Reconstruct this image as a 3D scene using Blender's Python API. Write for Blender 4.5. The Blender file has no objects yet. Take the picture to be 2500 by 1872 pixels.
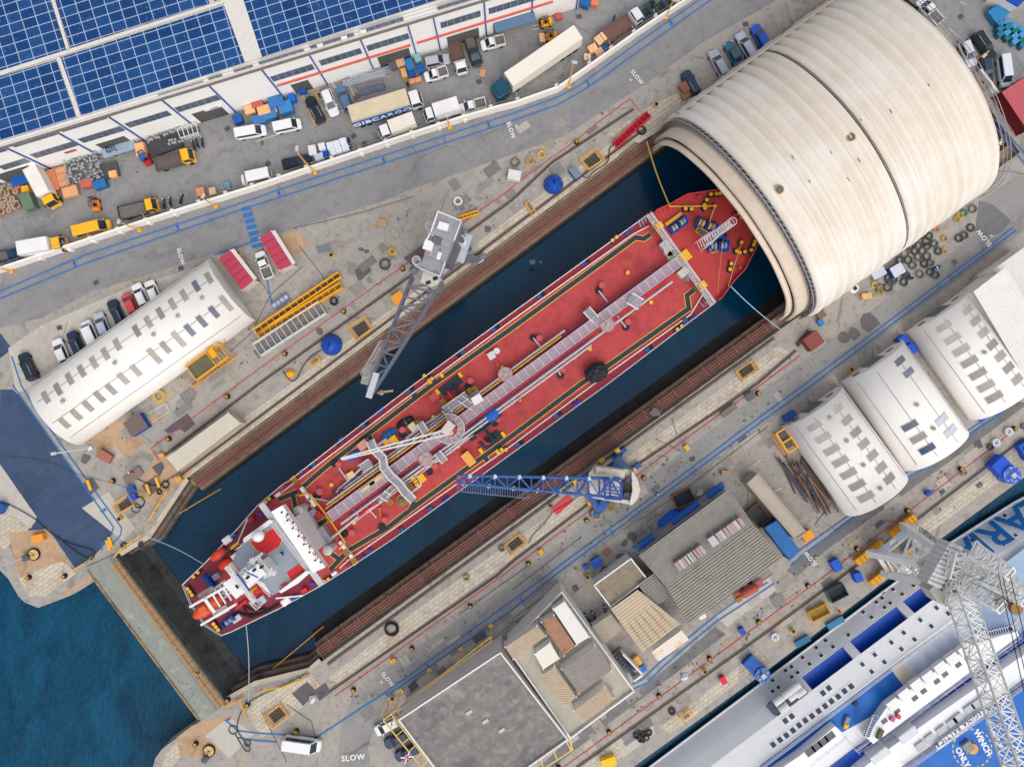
import bpy,bmesh,math,random
from mathutils import Vector,Matrix
from mathutils.geometry import tessellate_polygon
rnd=random.Random(7)
SC=bpy.context.scene
COL=SC.collection
S=.066
H=127.0
R=math.radians
# ---------------------------------------------------------------- camera, light
cam=bpy.data.objects.new('camera',bpy.data.cameras.new('camera'))
COL.objects.link(cam);SC.camera=cam
cam.location=(0,0,H)
cam.data.sensor_width=36
cam.data.lens=36*(H/S)/2500
cam.data.clip_end=3000
SC.render.resolution_x,SC.render.resolution_y=1024,766
W=bpy.data.worlds.new('World');SC.world=W;W.use_nodes=True
nt=W.node_tree
sky=nt.nodes.new('ShaderNodeTexSky');sky.sky_type='NISHITA';sky.sun_disc=False
SUN_EL,SUN_AZ=R(56),R(150)
sky.sun_elevation=SUN_EL;sky.sun_rotation=SUN_AZ
sky.air_density=1.0;sky.dust_density=4.0;sky.ozone_density=1.0
bg=nt.nodes['Background'];bg.inputs[1].default_value=.15
hs=nt.nodes.new('ShaderNodeHueSaturation');hs.inputs['Saturation'].default_value=.5
nt.links.new(sky.outputs[0],hs.inputs['Color']);nt.links.new(hs.outputs[0],bg.inputs[0])
sl=bpy.data.lights.new('sun','SUN');sl.energy=1.1;sl.angle=R(95);sl.color=(1,.98,.95)
sun=bpy.data.objects.new('sun',sl);COL.objects.link(sun)
sd=Vector((math.sin(SUN_AZ)*math.cos(SUN_EL),math.cos(SUN_AZ)*math.cos(SUN_EL),math.sin(SUN_EL)))
sun.rotation_euler=sd.to_track_quat('Z','Y').to_euler()
vs=SC.view_settings;vs.view_transform='Standard';vs.look='None';vs.gamma=1;vs.exposure=.12
# ---------------------------------------------------------------- helpers
def lin(c):
 return tuple((x/255/12.92 if x<=10 else((x/255+.055)/1.055)**2.4)for x in c)
def P(x,y,z=0.0):
 k=S*(1-z/H)
 return Vector(((x-1250)*k,(936-y)*k,z))
MATS={}
def mat(c,rough=.75,var=.10,scale=1.2,metal=0,stain=None,st=.58,sscale=.35,bump=0,bscale=8,spec=.3,corr=None,emit=0):
 key=(c,rough,var,scale,metal,stain,st,sscale,bump,bscale,spec,corr)
 if key in MATS:return MATS[key]
 m=bpy.data.materials.new('surface');m.use_nodes=True
 t=m.node_tree;n=t.nodes;L=t.links.new
 b=n['Principled BSDF']
 b.inputs['Roughness'].default_value=rough;b.inputs['Metallic'].default_value=metal
 b.inputs['Specular IOR Level'].default_value=spec
 tc=n.new('ShaderNodeTexCoord')
 nz=n.new('ShaderNodeTexNoise');nz.inputs['Scale'].default_value=scale;nz.inputs['Detail'].default_value=8;nz.inputs['Roughness'].default_value=.65
 L(tc.outputs['Object'],nz.inputs['Vector'])
 rp=n.new('ShaderNodeValToRGB');rp.color_ramp.elements[0].position=.3;rp.color_ramp.elements[1].position=.7
 cl=lin(c)
 rp.color_ramp.elements[0].color=(*[x*(1-var)for x in cl],1)
 rp.color_ramp.elements[1].color=(*[min(.9,x*(1+var*.8))for x in cl],1)
 L(nz.outputs['Fac'],rp.inputs['Fac'])
 out=rp.outputs['Color']
 if stain:
  n2=n.new('ShaderNodeTexNoise');n2.inputs['Scale'].default_value=sscale;n2.inputs['Detail'].default_value=9;n2.inputs['Roughness'].default_value=.7
  L(tc.outputs['Object'],n2.inputs['Vector'])
  r2=n.new('ShaderNodeValToRGB');r2.color_ramp.elements[0].position=st;r2.color_ramp.elements[1].position=st+.14
  L(n2.outputs['Fac'],r2.inputs['Fac'])
  mx=n.new('ShaderNodeMix');mx.data_type='RGBA'
  L(r2.outputs['Color'],mx.inputs[0]);L(out,mx.inputs[6]);mx.inputs[7].default_value=(*lin(stain),1)
  out=mx.outputs[2]
 L(out,b.inputs['Base Color'])
 if corr:
  mp=n.new('ShaderNodeMapping');mp.inputs['Rotation'].default_value[2]=R(-corr[0])
  L(tc.outputs['Object'],mp.inputs['Vector'])
  w=n.new('ShaderNodeTexWave');w.inputs['Scale'].default_value=.314/corr[1];w.inputs['Distortion'].default_value=0
  L(mp.outputs[0],w.inputs['Vector'])
  bp=n.new('ShaderNodeBump');bp.inputs['Strength'].default_value=corr[2];bp.inputs['Distance'].default_value=corr[1]*.3
  L(w.outputs['Fac'],bp.inputs['Height']);L(bp.outputs[0],b.inputs['Normal'])
 elif bump:
  n3=n.new('ShaderNodeTexNoise');n3.inputs['Scale'].default_value=bscale;n3.inputs['Detail'].default_value=4
  L(tc.outputs['Object'],n3.inputs['Vector'])
  bp=n.new('ShaderNodeBump');bp.inputs['Strength'].default_value=bump;bp.inputs['Distance'].default_value=.05
  L(n3.outputs['Fac'],bp.inputs['Height']);L(bp.outputs[0],b.inputs['Normal'])
 MATS[key]=m
 return m
def glass(c=(40,52,62)):
 return mat(c,.12,.15,2,spec=.6)
class MB:
 def __init__(s):s.v=[];s.f=[]
 def add(s,v,f):
  o=len(s.v);s.v+=[Vector(x)for x in v];s.f+=[tuple(i+o for i in q)for q in f];return s
 def prism(s,poly,z0,z1):
  n=len(poly);a=sum(poly[i][0]*poly[(i+1)%n][1]-poly[(i+1)%n][0]*poly[i][1]for i in range(n))
  if a<0:poly=poly[::-1]
  z0=z0 if hasattr(z0,'__len__')else[z0]*n
  z1=z1 if hasattr(z1,'__len__')else[z1]*n
  v=[(p[0],p[1],z0[i])for i,p in enumerate(poly)]+[(p[0],p[1],z1[i])for i,p in enumerate(poly)]
  return s.add(v,[tuple(range(n-1,-1,-1)),tuple(range(n,2*n))]+[(i,(i+1)%n,n+(i+1)%n,n+i)for i in range(n)])
 def sheet(s,poly,z):
  n=len(poly);a=sum(poly[i][0]*poly[(i+1)%n][1]-poly[(i+1)%n][0]*poly[i][1]for i in range(n))
  if a<0:poly=poly[::-1]
  return s.add([(p[0],p[1],z)for p in poly],[tuple(range(n))])
 def box(s,x0,y0,z0,x1,y1,z1):
  return s.prism([(x0,y0),(x1,y0),(x1,y1),(x0,y1)],z0,z1)
 def obox(s,x,y,l,w,z0,z1,deg=0):
  c,k=math.cos(R(deg)),math.sin(R(deg))
  return s.prism([(x+a*l/2*c-b*w/2*k,y+a*l/2*k+b*w/2*c)for a,b in((-1,-1),(1,-1),(1,1),(-1,1))],z0,z1)
 def bar(s,p,q,w=.1,h=None,up=(0,0,1)):
  p,q=Vector(p),Vector(q);h=h or w;d=q-p
  if d.length<1e-6:return s
  d.normalize();u=Vector(up)
  if abs(d.dot(u))>.98:u=Vector((1,0,0))
  a=d.cross(u).normalized();b=a.cross(d)
  v=[o+a*i*w/2+b*j*h/2 for o in(p,q)for i,j in((-1,-1),(1,-1),(1,1),(-1,1))]
  return s.add(v,[(0,1,2,3),(7,6,5,4),(0,4,5,1),(1,5,6,2),(2,6,7,3),(3,7,4,0)])
 def tube(s,pts,r=.05,n=6,closed=False):
  pts=[Vector(p)for p in pts];m=len(pts);rings=[];pa=None
  for i,p in enumerate(pts):
   if closed:d=pts[(i+1)%m]-pts[i-1]
   else:d=pts[min(i+1,m-1)]-pts[max(i-1,0)]
   d.normalize()
   if pa is None:
    u=Vector((0,0,1))if abs(d.z)<.9 else Vector((1,0,0))
    pa=d.cross(u).normalized()
   pa=(pa-d*pa.dot(d)).normalized();b=d.cross(pa)
   rings.append([p+(pa*math.cos(2*math.pi*k/n)+b*math.sin(2*math.pi*k/n))*r for k in range(n)])
  return s.loft(rings,cap=not closed,closed=closed)
 def loft(s,rings,cap=True,closed=False):
  n=len(rings[0]);m=len(rings);f=[]
  for i in range(m if closed else m-1):
   j=(i+1)%m
   f+=[(i*n+k,i*n+(k+1)%n,j*n+(k+1)%n,j*n+k)for k in range(n)]
  if cap and not closed:f+=[tuple(range(n-1,-1,-1)),tuple(range((m-1)*n,m*n))]
  return s.add([p for r in rings for p in r],f)
 def cyl(s,x,y,z0,z1,r,r2=None,n=14):
  r2=r if r2 is None else r2
  return s.loft([[(x+q*math.cos(2*math.pi*k/n),y+q*math.sin(2*math.pi*k/n),z)for k in range(n)]for q,z in((r,z0),(r2,z1))])
 def ell(s,x,y,z,rx,ry,rz,n=14,m=8,lo=-1.0):
  rings=[]
  for i in range(m+1):
   a=-math.pi/2*(-lo)+(math.pi/2*(1-lo))*i/m if lo else math.pi/2*i/m
   c=max(.02,math.cos(a));rings.append([(x+rx*c*math.cos(2*math.pi*k/n),y+ry*c*math.sin(2*math.pi*k/n),z+rz*math.sin(a))for k in range(n)])
  return s.loft(rings)
 def torus(s,x,y,z,Rr,r,n=20,m=6):
  return s.tube([(x+Rr*math.cos(2*math.pi*k/n),y+Rr*math.sin(2*math.pi*k/n),z)for k in range(n)],r,m,closed=True)
 def build(s,name,m,parent=None,smooth=False,bevel=0):
  me=bpy.data.meshes.new(name);o=bpy.data.objects.new(name,me)
  v=s.v
  if parent is None:
   xs=[p.x for p in v];ys=[p.y for p in v];zs=[p.z for p in v]
   c=Vector(((min(xs)+max(xs))/2,(min(ys)+max(ys))/2,min(zs)))
   v=[p-c for p in v];o.location=c
  me.from_pydata([tuple(p)for p in v],[],s.f)
  bm=bmesh.new();bm.from_mesh(me);bmesh.ops.recalc_face_normals(bm,faces=bm.faces);bm.to_mesh(me);bm.free()
  if smooth:
   for p in me.polygons:p.use_smooth=True
  me.materials.append(m);COL.objects.link(o)
  if parent is not None:o.parent=parent.e if isinstance(parent,Thing)else parent
  if bevel:
   b=o.modifiers.new('bevel','BEVEL');b.width=bevel;b.segments=2;b.limit_method='ANGLE'
  return o
class Thing:
 def __init__(s,name,label,cat,x,y,z=0,deg=0,group=None,world=None):
  s.e=bpy.data.objects.new(name,None);COL.objects.link(s.e);s.e.empty_display_size=.5
  s.o=Vector(world)if world else P(x,y,z);s.deg=deg
  s.e.location=s.o;s.e.rotation_euler=(0,0,R(deg))
  s.e['label']=label;s.e['category']=cat
  if group:s.e['group']=group
  s.M=Matrix.Rotation(R(-deg),3,'Z')
 def l(s,x,y,z=0):
  return s.M@(P(x,y,z)-s.o)
 def w(s,p):return s.M@(Vector(p)-s.o)
def tag(o,label,cat,group=None):
 o['label']=label;o['category']=cat
 if group:o['group']=group
 return o
def struct(o):o['kind']='structure';return o
KIDS=None
def copy_tree(o,parent=None):
 c=o.copy();COL.objects.link(c)
 if parent:c.parent=parent
 for ch in list(o.children):copy_tree(ch,c)
 return c
def dup(o,x,y,z=0,deg=0,label=None,group=None,world=None):
 c=copy_tree(o);c.location=Vector(world)if world else P(x,y,z);c.rotation_euler=(0,0,R(deg))
 if label:c['label']=label
 if group:c['group']=group
 return c
def px(pts,z=0):return[P(a,b,z)for a,b in pts]
def line_sheet(mb,pts,w,z,wz=False):
 p=[P(a,b,z)if not wz else Vector(a)for a,b in pts]
 L,Rr=[],[]
 for i in range(len(p)):
  d0=(p[i]-p[i-1]).normalized()if i else None
  d1=(p[i+1]-p[i]).normalized()if i<len(p)-1 else None
  d=((d0 or d1)+(d1 or d0)).normalized();n=Vector((-d.y,d.x,0))
  k=w/2/max(.4,n.dot(Vector((-(d0 or d1).y,(d0 or d1).x,0))))
  L.append(p[i]+n*k);Rr.append(p[i]-n*k)
 n=len(p)
 mb.add(L+Rr,[(i,n+i,n+i+1,i+1)for i in range(n-1)])
def txt(body,m,size,loc,deg,parent=None,name='lettering',rot=None,off=.012,ext=.01,spacing=1.0):
 c=bpy.data.curves.new(name,'FONT');c.body=body;c.size=size;c.align_x='CENTER';c.align_y='CENTER';c.offset=off*size;c.extrude=ext;c.space_character=spacing
 c.resolution_u=3
 c.materials.append(m);k=bpy.data.objects.new(name,c);me=bpy.data.meshes.new_from_object(k);bpy.data.objects.remove(k);me.name=name
 o=bpy.data.objects.new(name,me);COL.objects.link(o)
 if not me.materials:me.materials.append(m)
 o.location=loc;o.rotation_euler=rot or(0,0,R(deg))
 if parent is not None:o.parent=parent.e if isinstance(parent,Thing)else parent
 return o
DOCK=36.2
# ---------------------------------------------------------------- setting: ground, water, dock
def ground_mat(base,c2,c3,scale,streak=None,grime=(110,104,98),crack=True,joint=None):
 m=bpy.data.materials.new('ground_surface');m.use_nodes=True;t=m.node_tree;n=t.nodes;L=t.links.new
 b=n['Principled BSDF'];b.inputs['Roughness'].default_value=.85;b.inputs['Specular IOR Level'].default_value=.2
 tc=n.new('ShaderNodeTexCoord');mp=n.new('ShaderNodeMapping');mp.inputs['Rotation'].default_value[2]=R(-DOCK)
 L(tc.outputs['Object'],mp.inputs['Vector'])
 def noise(sc,det=8,ro=.65,vec=None,ds=0):
  q=n.new('ShaderNodeTexNoise');q.inputs['Scale'].default_value=sc;q.inputs['Detail'].default_value=det;q.inputs['Roughness'].default_value=ro;q.inputs['Distortion'].default_value=ds
  L(vec or mp.outputs[0],q.inputs['Vector']);return q.outputs['Fac']
 def ramp(f,a,z,lo=0,hi=1):
  q=n.new('ShaderNodeMapRange');q.inputs[1].default_value=a;q.inputs[2].default_value=z;q.inputs[3].default_value=lo;q.inputs[4].default_value=hi
  L(f,q.inputs[0]);return q.outputs[0]
 def mix(f,a,c,blend='MIX'):
  q=n.new('ShaderNodeMix');q.data_type='RGBA';q.blend_type=blend
  if isinstance(f,float):q.inputs[0].default_value=f
  else:L(f,q.inputs[0])
  for i,x in((6,a),(7,c)):
   if isinstance(x,tuple):q.inputs[i].default_value=(*lin(x),1)
   else:L(x,q.inputs[i])
  return q.outputs[2]
 col=mix(ramp(noise(scale),.35,.65),base,c2)
 col=mix(ramp(noise(scale*.35,ds=.6),.52,.68),col,c3)
 if streak:
  ms=n.new('ShaderNodeMapping');ms.inputs['Scale'].default_value=(.12,1.6,1);L(mp.outputs[0],ms.inputs['Vector'])
  col=mix(ramp(noise(.55,6,.6,ms.outputs[0]),.5,.8,0,.75),col,streak)
 col=mix(ramp(noise(.9,10,.75,ds=.4),.52,.7,0,.75),col,grime)
 col=mix(ramp(noise(.16,7,.7,ds=1.2),.56,.66,0,.55),col,grime)
 if crack:
  vo=n.new('ShaderNodeTexVoronoi');vo.feature='DISTANCE_TO_EDGE';vo.inputs['Scale'].default_value=.11
  wr=n.new('ShaderNodeTexNoise');wr.inputs['Scale'].default_value=.5;wr.inputs['Detail'].default_value=6;L(mp.outputs[0],wr.inputs['Vector'])
  va=n.new('ShaderNodeMix');va.data_type='VECTOR';va.inputs[0].default_value=.35;L(mp.outputs[0],va.inputs[4]);L(wr.outputs['Color'],va.inputs[5])
  L(va.outputs[1],vo.inputs['Vector'])
  mk=n.new('ShaderNodeMath');mk.operation='MULTIPLY';L(ramp(vo.outputs['Distance'],.003,.009,.5,0),mk.inputs[0]);L(ramp(noise(.09,3),.5,.6),mk.inputs[1])
  col=mix(mk.outputs[0],col,(92,86,80))
 if joint:
  bt=n.new('ShaderNodeTexBrick');bt.inputs['Scale'].default_value=1;bt.inputs['Brick Width'].default_value=joint[0];bt.inputs['Row Height'].default_value=joint[1]
  bt.inputs['Mortar Size'].default_value=joint[2];bt.inputs['Mortar Smooth'].default_value=.3;bt.inputs['Color1'].default_value=(1,1,1,1);bt.inputs['Color2'].default_value=(joint[3],)*3+(1,)
  bt.inputs['Mortar'].default_value=(joint[4],joint[4]*.96,joint[4]*.9,1)
  wr=n.new('ShaderNodeTexNoise');wr.inputs['Scale'].default_value=.8;L(mp.outputs[0],wr.inputs['Vector'])
  va=n.new('ShaderNodeMix');va.data_type='VECTOR';va.inputs[0].default_value=joint[5]if len(joint)>5 else .06;L(mp.outputs[0],va.inputs[4]);L(wr.outputs['Color'],va.inputs[5])
  L(va.outputs[1],bt.inputs['Vector'])
  col=mix(1.0,col,bt.outputs['Color'],'MULTIPLY')
 sp=ramp(noise(14,3,.6),.3,.7,.9,1.08)
 q=n.new('ShaderNodeMix');q.data_type='RGBA';q.blend_type='MULTIPLY';q.inputs[0].default_value=1;L(col,q.inputs[6]);L(sp,q.inputs[7])
 L(q.outputs[2],b.inputs['Base Color'])
 bp=n.new('ShaderNodeBump');bp.inputs['Strength'].default_value=.25;bp.inputs['Distance'].default_value=.03;L(noise(9,5),bp.inputs['Height']);L(bp.outputs[0],b.inputs['Normal'])
 return m
def water_mat(c,strength,sc,c2=None):
 m=bpy.data.materials.new('water_surface');m.use_nodes=True;t=m.node_tree;n=t.nodes;L=t.links.new
 b=n['Principled BSDF'];b.inputs['Roughness'].default_value=.08;b.inputs['IOR'].default_value=1.33;b.inputs['Specular IOR Level'].default_value=.3
 tc=n.new('ShaderNodeTexCoord');mp=n.new('ShaderNodeMapping');mp.inputs['Scale'].default_value=(1,.6,1);mp.inputs['Rotation'].default_value[2]=R(25)
 L(tc.outputs['Object'],mp.inputs['Vector'])
 nz=n.new('ShaderNodeTexNoise');nz.inputs['Scale'].default_value=sc;nz.inputs['Detail'].default_value=7;nz.inputs['Roughness'].default_value=.62;L(mp.outputs[0],nz.inputs['Vector'])
 nw=n.new('ShaderNodeTexNoise');nw.inputs['Scale'].default_value=sc*.12;nw.inputs['Detail'].default_value=5;nw.inputs['Distortion'].default_value=1;L(mp.outputs[0],nw.inputs['Vector'])
 rp=n.new('ShaderNodeValToRGB');rp.color_ramp.elements[0].position=.3;rp.color_ramp.elements[1].position=.72
 rp.color_ramp.elements[0].color=(*lin(c),1);rp.color_ramp.elements[1].color=(*lin(c2 or c),1)
 ad=n.new('ShaderNodeMath');ad.operation='MULTIPLY_ADD';L(nz.outputs['Fac'],ad.inputs[0]);ad.inputs[1].default_value=.45
 m2=n.new('ShaderNodeMath');m2.operation='MULTIPLY';L(nw.outputs['Fac'],m2.inputs[0]);m2.inputs[1].default_value=.6;L(m2.outputs[0],ad.inputs[2])
 L(ad.outputs[0],rp.inputs['Fac']);L(rp.outputs['Color'],b.inputs['Base Color'])
 bp=n.new('ShaderNodeBump');bp.inputs['Strength'].default_value=strength;bp.inputs['Distance'].default_value=.12;L(nz.outputs['Fac'],bp.inputs['Height']);L(bp.outputs[0],b.inputs['Normal'])
 return m
G_CONC=ground_mat((154,150,145),(168,161,151),(172,158,140),.5,grime=(104,100,96))
G_ASPH=ground_mat((134,133,134),(142,140,139),(126,125,128),.35,streak=(118,118,121),grime=(112,111,113))
G_YARD=ground_mat((139,138,139),(147,145,144),(130,129,130),.4,grime=(104,103,104),joint=(9,6,.012,.97,.72))
G_ROAD2=ground_mat((144,142,140),(151,149,145),(138,136,134),.45,streak=(128,127,126),grime=(116,114,112),joint=(7,5,.012,.97,.75))
G_DARK=ground_mat((112,111,112),(124,122,121),(104,104,106),.5,streak=(92,92,94),grime=(98,97,98),crack=False)
G_BLUE=ground_mat((58,76,104),(66,84,110),(52,68,95),.3,streak=(76,92,116),grime=(58,68,84))
G_STONE=ground_mat((196,186,168),(206,197,180),(184,166,144),.8,grime=(160,146,128),crack=False,joint=(.95,.6,.035,.86,.5))
G_BROWN=ground_mat((178,146,116),(188,160,130),(160,126,100),.6,grime=(140,116,96))
G_LIGHT=ground_mat((184,178,168),(192,186,175),(176,166,152),.5,grime=(160,152,142))
G_SLAB=ground_mat((160,155,148),(172,166,157),(150,144,136),.5,grime=(130,124,117),joint=(3.2,2.6,.02,.88,.62))
FAR=4200
NL0,NL1=(452,1166),(1585,322)
SL0,SL1=(785,1615),(1907,803)
dockhole=[(452,1166),(1585,322),(2160,-108),(2490,372),(1907,803),(785,1615),(757,1640),(625,1672),(557,1710),(290,1348),(359,1306)]
land=[(-FAR,-FAR),(5*1250,-FAR),(6250,-1565),(2500,1165),(2282,1326),(1875,1634),(1540,1876),(800,2420),(380,2700),(373,1872),(379,1850),(395,1828),(418,1811),(480,1766),(557,1710),(290,1348),(228,1413),(150,1462),(93,1483),(60,1470),(45,1455),(20,1412),(-60,1330),(-FAR,1330)]
ring=land[:14]+land[14:15]+[(625,1672),(757,1640),(785,1615),(1907,803),(2490,372),(2160,-108),(1585,322),(452,1166),(359,1306),(290,1348)]+land[16:]
ring=[Vector((*P(a,b).xy,0))for a,b in ring]
tris=tessellate_polygon([ring])
mb=MB();mb.add(ring,[tuple(t)for t in tris])
struct(mb.build('ground',G_CONC))
mb=MB();mb.sheet([P(-FAR*2,-FAR),P(FAR*2,-FAR),P(FAR*2,2*FAR),P(-FAR*2,2*FAR)],-4.2)
o=struct(mb.build('sea',water_mat((0,38,60),1.2,1.5,(8,80,110))))
mb=MB();mb.sheet(px([(280,1340),(452,1140),(2160,-140),(2500,372),(785,1650),(560,1722)]),-4.15)
struct(mb.build('dock_water',water_mat((0,36,58),.35,.6,(2,56,84))))
C_WALL=mat((150,128,108),.9,.22,.8,stain=(112,92,78),st=.5,bump=.4)
C_LEDGE=mat((132,112,96),.9,.25,.6,stain=(80,74,70),st=.52,bump=.4)
C_ALGAE=mat((34,36,36),.7,.4,.5,stain=(22,24,22),st=.5,bump=.6)
C_STONEW=mat((190,178,158),.9,.15,.7,stain=(140,122,100),st=.55,bump=.3)
def wall_strip(name,path,prof,m):
 p=[P(a,b).xy for a,b in path];k=len(prof);rows=[]
 for i in range(len(p)):
  d0=(p[i]-p[i-1]).normalized()if i else None;d1=(p[i+1]-p[i]).normalized()if i<len(p)-1 else None
  d=((d0 or d1)+(d1 or d0)).normalized();n=Vector((d.y,-d.x))
  n=n/max(.5,n.dot(Vector(((d0 or d1).y,-(d0 or d1).x))))
  rows.append([(p[i].x+n.x*o,p[i].y+n.y*o,z)for o,z in prof])
 mb=MB();mb.add([q for r in rows for q in r],[(i*k+j,i*k+j+1,(i+1)*k+j+1,(i+1)*k+j)for i in range(len(p)-1)for j in range(k-1)])
 return struct(mb.build(name,m))
NPATH=[(452,1166),(1585,322),(2160,-108)]
SPATH=[(2490,372),(1907,803),(785,1615)]
wall_strip('dock_wall',NPATH,[(0,0),(0,-.6),(.2,-.6),(.2,-.95),(1.75,-.95),(1.75,-2.3)],C_WALL)
wall_strip('dock_wall_ledge',NPATH,[(1.75,-2.3),(2.9,-2.35),(2.95,-3.5)],C_LEDGE)
wall_strip('dock_wall_foot',NPATH,[(2.95,-3.5),(3.3,-3.7),(3.6,-4.5),(5,-9)],C_ALGAE)
wall_strip('dock_wall',SPATH,[(0,0),(0,-.6),(.2,-.6),(.2,-.95),(1.9,-.95),(1.9,-2.0)],C_WALL)
wall_strip('dock_wall_ledge',SPATH,[(1.9,-2.0),(2.8,-2.1),(2.85,-3.3)],C_LEDGE)
wall_strip('dock_wall_foot',SPATH,[(2.85,-3.3),(3.4,-3.6),(4.6,-4.15),(6.2,-4.6),(8,-9)],C_ALGAE)
C_EW=mat((112,100,88),.9,.3,.8,stain=(66,60,54),st=.48,bump=.4)
wall_strip('dock_coping',[(290,1348),(359,1306),(452,1166)],[(0,0),(.7,-.12)],C_STONEW);wall_strip('dock_entrance_wall',[(290,1348),(359,1306),(452,1166)],[(.7,-.12),(.8,-1.4),(1.2,-1.5),(1.3,-2.9),(1.6,-3.0),(1.8,-6)],C_EW)
wall_strip('dock_coping',[(785,1615),(757,1640),(625,1672),(557,1710)],[(0,0),(.7,-.12)],C_STONEW);wall_strip('dock_entrance_wall',[(785,1615),(757,1640),(625,1672),(557,1710)],[(.7,-.12),(.8,-1.4),(1.3,-1.5),(1.4,-2.9),(1.9,-3.0),(2.1,-6)],C_EW)
wall_strip('sea_wall',[(-FAR,1330),(-60,1330),(20,1412),(45,1455),(60,1470),(93,1483),(150,1462),(228,1413),(290,1348)],[(0,0),(.15,-5)],C_STONEW)
wall_strip('sea_wall',[(557,1710),(480,1766),(418,1811),(395,1828),(379,1850),(373,1872),(380,2700)],[(0,0),(.15,-5)],C_STONEW)
wall_strip('repair_basin_wall',[(6250,-1565),(2500,1165),(2282,1326),(1875,1634),(1540,1876),(800,2420)][::-1][::1],[(0,0),(0,-.5),(-.3,-.5),(-.3,-5)],mat((70,66,62),.9,.3,.6))
wall_strip('dock_head_wall',[(2160,-108),(2490,372)],[(0,0),(.1,-9)],C_WALL)
LAYER=[0.004]
def paved(name,pts,m):
 mb=MB();p=[Vector((*P(a,b).xy,LAYER[0]))for a,b in pts];mb.add(p,[tuple(t)for t in tessellate_polygon([p])])
 LAYER[0]+=.0004
 return struct(mb.build(name,m))
wallbase=[(-300,770),(0,668),(350,552),(625,466),(882,380),(1012,336),(1138,296),(1203,277),(1262,262),(1363,226),(1445,169),(1552,93),(1605,57),(1668,17),(1760,-46),(2000,-200)]
paved('yard',[(-300,-600),(1950,-600),(1950,-170)]+wallbase[::-1],G_YARD)
paved('north_road',wallbase+[(2200,-200),(1875,14),(1716,104),(1575,206),(1377,333),(1250,378),(989,468),(930,493),(715,558),(625,592),(520,620),(319,684),(226,711),(102,776),(0,800),(-300,900)],G_ASPH)
paved('south_road',[(828,2100),(828,1872),(827,1808),(837,1757),(859,1703),(893,1670),(930,1638),(1006,1588),(1250,1421),(1448,1264),(1561,1179),(1646,1117),(1875,944),(2056,810),(2152,739),(2316,626),(2378,570),(2395,491),(2480,430),(2700,430),(2482,575),(1988,945),(1875,1030),(1504,1310),(1355,1415),(1250,1503),(964,1700),(944,1715),(922,1754),(898,1828),(905,1872),(905,2100)],G_ROAD2)
paved('blue_tarmac',[(-300,960),(31,950),(48,967),(200,1179),(285,1290),(248,1337),(229,1357),(183,1386),(119,1292),(79,1309),(64,1286),(90,1261),(0,1134),(-300,900)],G_BLUE)
paved('blue_tarmac',[(-200,760),(0,812),(30,852),(0,875),(-200,900)],G_BLUE)
paved('hangar_yard',[(2150,-60),(2700,-60),(2700,330),(2520,330),(2420,180)],G_YARD)
paved('lower_lane',[(1300,1885),(1400,1795),(1530,1705),(1640,1620),(1745,1530),(1772,1547),(1640,1650),(1500,1755),(1350,1872)],G_DARK)
paved('lower_lane',[(1920,1392),(2060,1275),(2200,1180),(2320,1090),(2520,945),(2520,978),(2330,1118),(2170,1233),(2020,1340),(1945,1408)],G_DARK)
paved('asphalt_patch',[(2390,490),(2425,500),(2470,540),(2440,570),(2400,580),(2380,565)],G_DARK)
for a in([(445,1175),(840,880),(1180,625),(1505,385),(1565,325),(1545,310),(1440,385),(1170,590),(1000,720),(700,945),(440,1135)],[(1480,330),(1600,250),(1690,215),(1720,230),(1640,300),(1560,350)],[(800,1655),(1060,1455),(1400,1215),(1900,845),(1930,860),(1700,1035),(1440,1222),(1225,1385),(830,1668)],[(640,1690),(760,1650),(790,1680),(720,1740),(640,1800),(600,1740)],[(1610,1775),(1850,1590),(1870,1610),(1640,1790)],[(1400,1880),(1520,1795),(1530,1835),(1480,1872)],[(2230,1290),(2490,1095),(2490,1135),(2270,1300)],[(0,1150),(90,1270),(60,1300),(10,1340),(-40,1300)],[(45,1410),(150,1360),(185,1400),(110,1455),(70,1455)],[(400,1840),(470,1780),(478,1800),(420,1872),(395,1872)]):
 paved('stone_paving',a,G_STONE)
for a in([(20,1300),(115,1290),(175,1385),(200,1400),(150,1370),(120,1380),(50,1410)],[(380,1110),(440,1110),(470,1150),(380,1240),(330,1210)],[(470,1770),(560,1740),(620,1790),(500,1850),(440,1845),(430,1800)],[(150,1450),(225,1400),(228,1410),(160,1455)],[(180,1055),(330,1020),(420,1010),(320,1110),(270,1120)],[(640,600),(720,560),(760,600),(680,650)]):
 paved('brown_paving',a,G_BROWN)
for a in([(500,1795),(560,1750),(620,1790),(560,1850)],[(1745,1500),(1875,1405),(1895,1440),(1775,1530)],[(1510,1815),(1590,1755),(1600,1790),(1520,1850)],[(0,950),(-2,1130),(90,1262),(75,1290),(-100,1150)],[(200,1240),(265,1200),(330,1290),(300,1320)]):
 paved('light_paving',a,G_LIGHT)
paved('slab_paving',[(1420,1872),(1600,1740),(1880,1535),(2060,1400),(2500,1070),(2500,1015),(2050,1345),(1905,1452),(1780,1555),(1560,1720),(1350,1872)],G_SLAB)
paved('slab_paving',[(850,1665),(1250,1405),(1664,1090),(1900,920),(1890,900),(1655,1075),(1240,1385),(830,1668)],G_SLAB)
paved('slab_paving',[(100,795),(320,700),(520,640),(420,720),(110,930),(40,960),(20,850)],G_LIGHT)
paved('slab_paving',[(360,1090),(625,905),(1240,468),(1440,330),(1420,322),(1220,462),(1000,610),(600,880),(340,1060)],G_SLAB)
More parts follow.
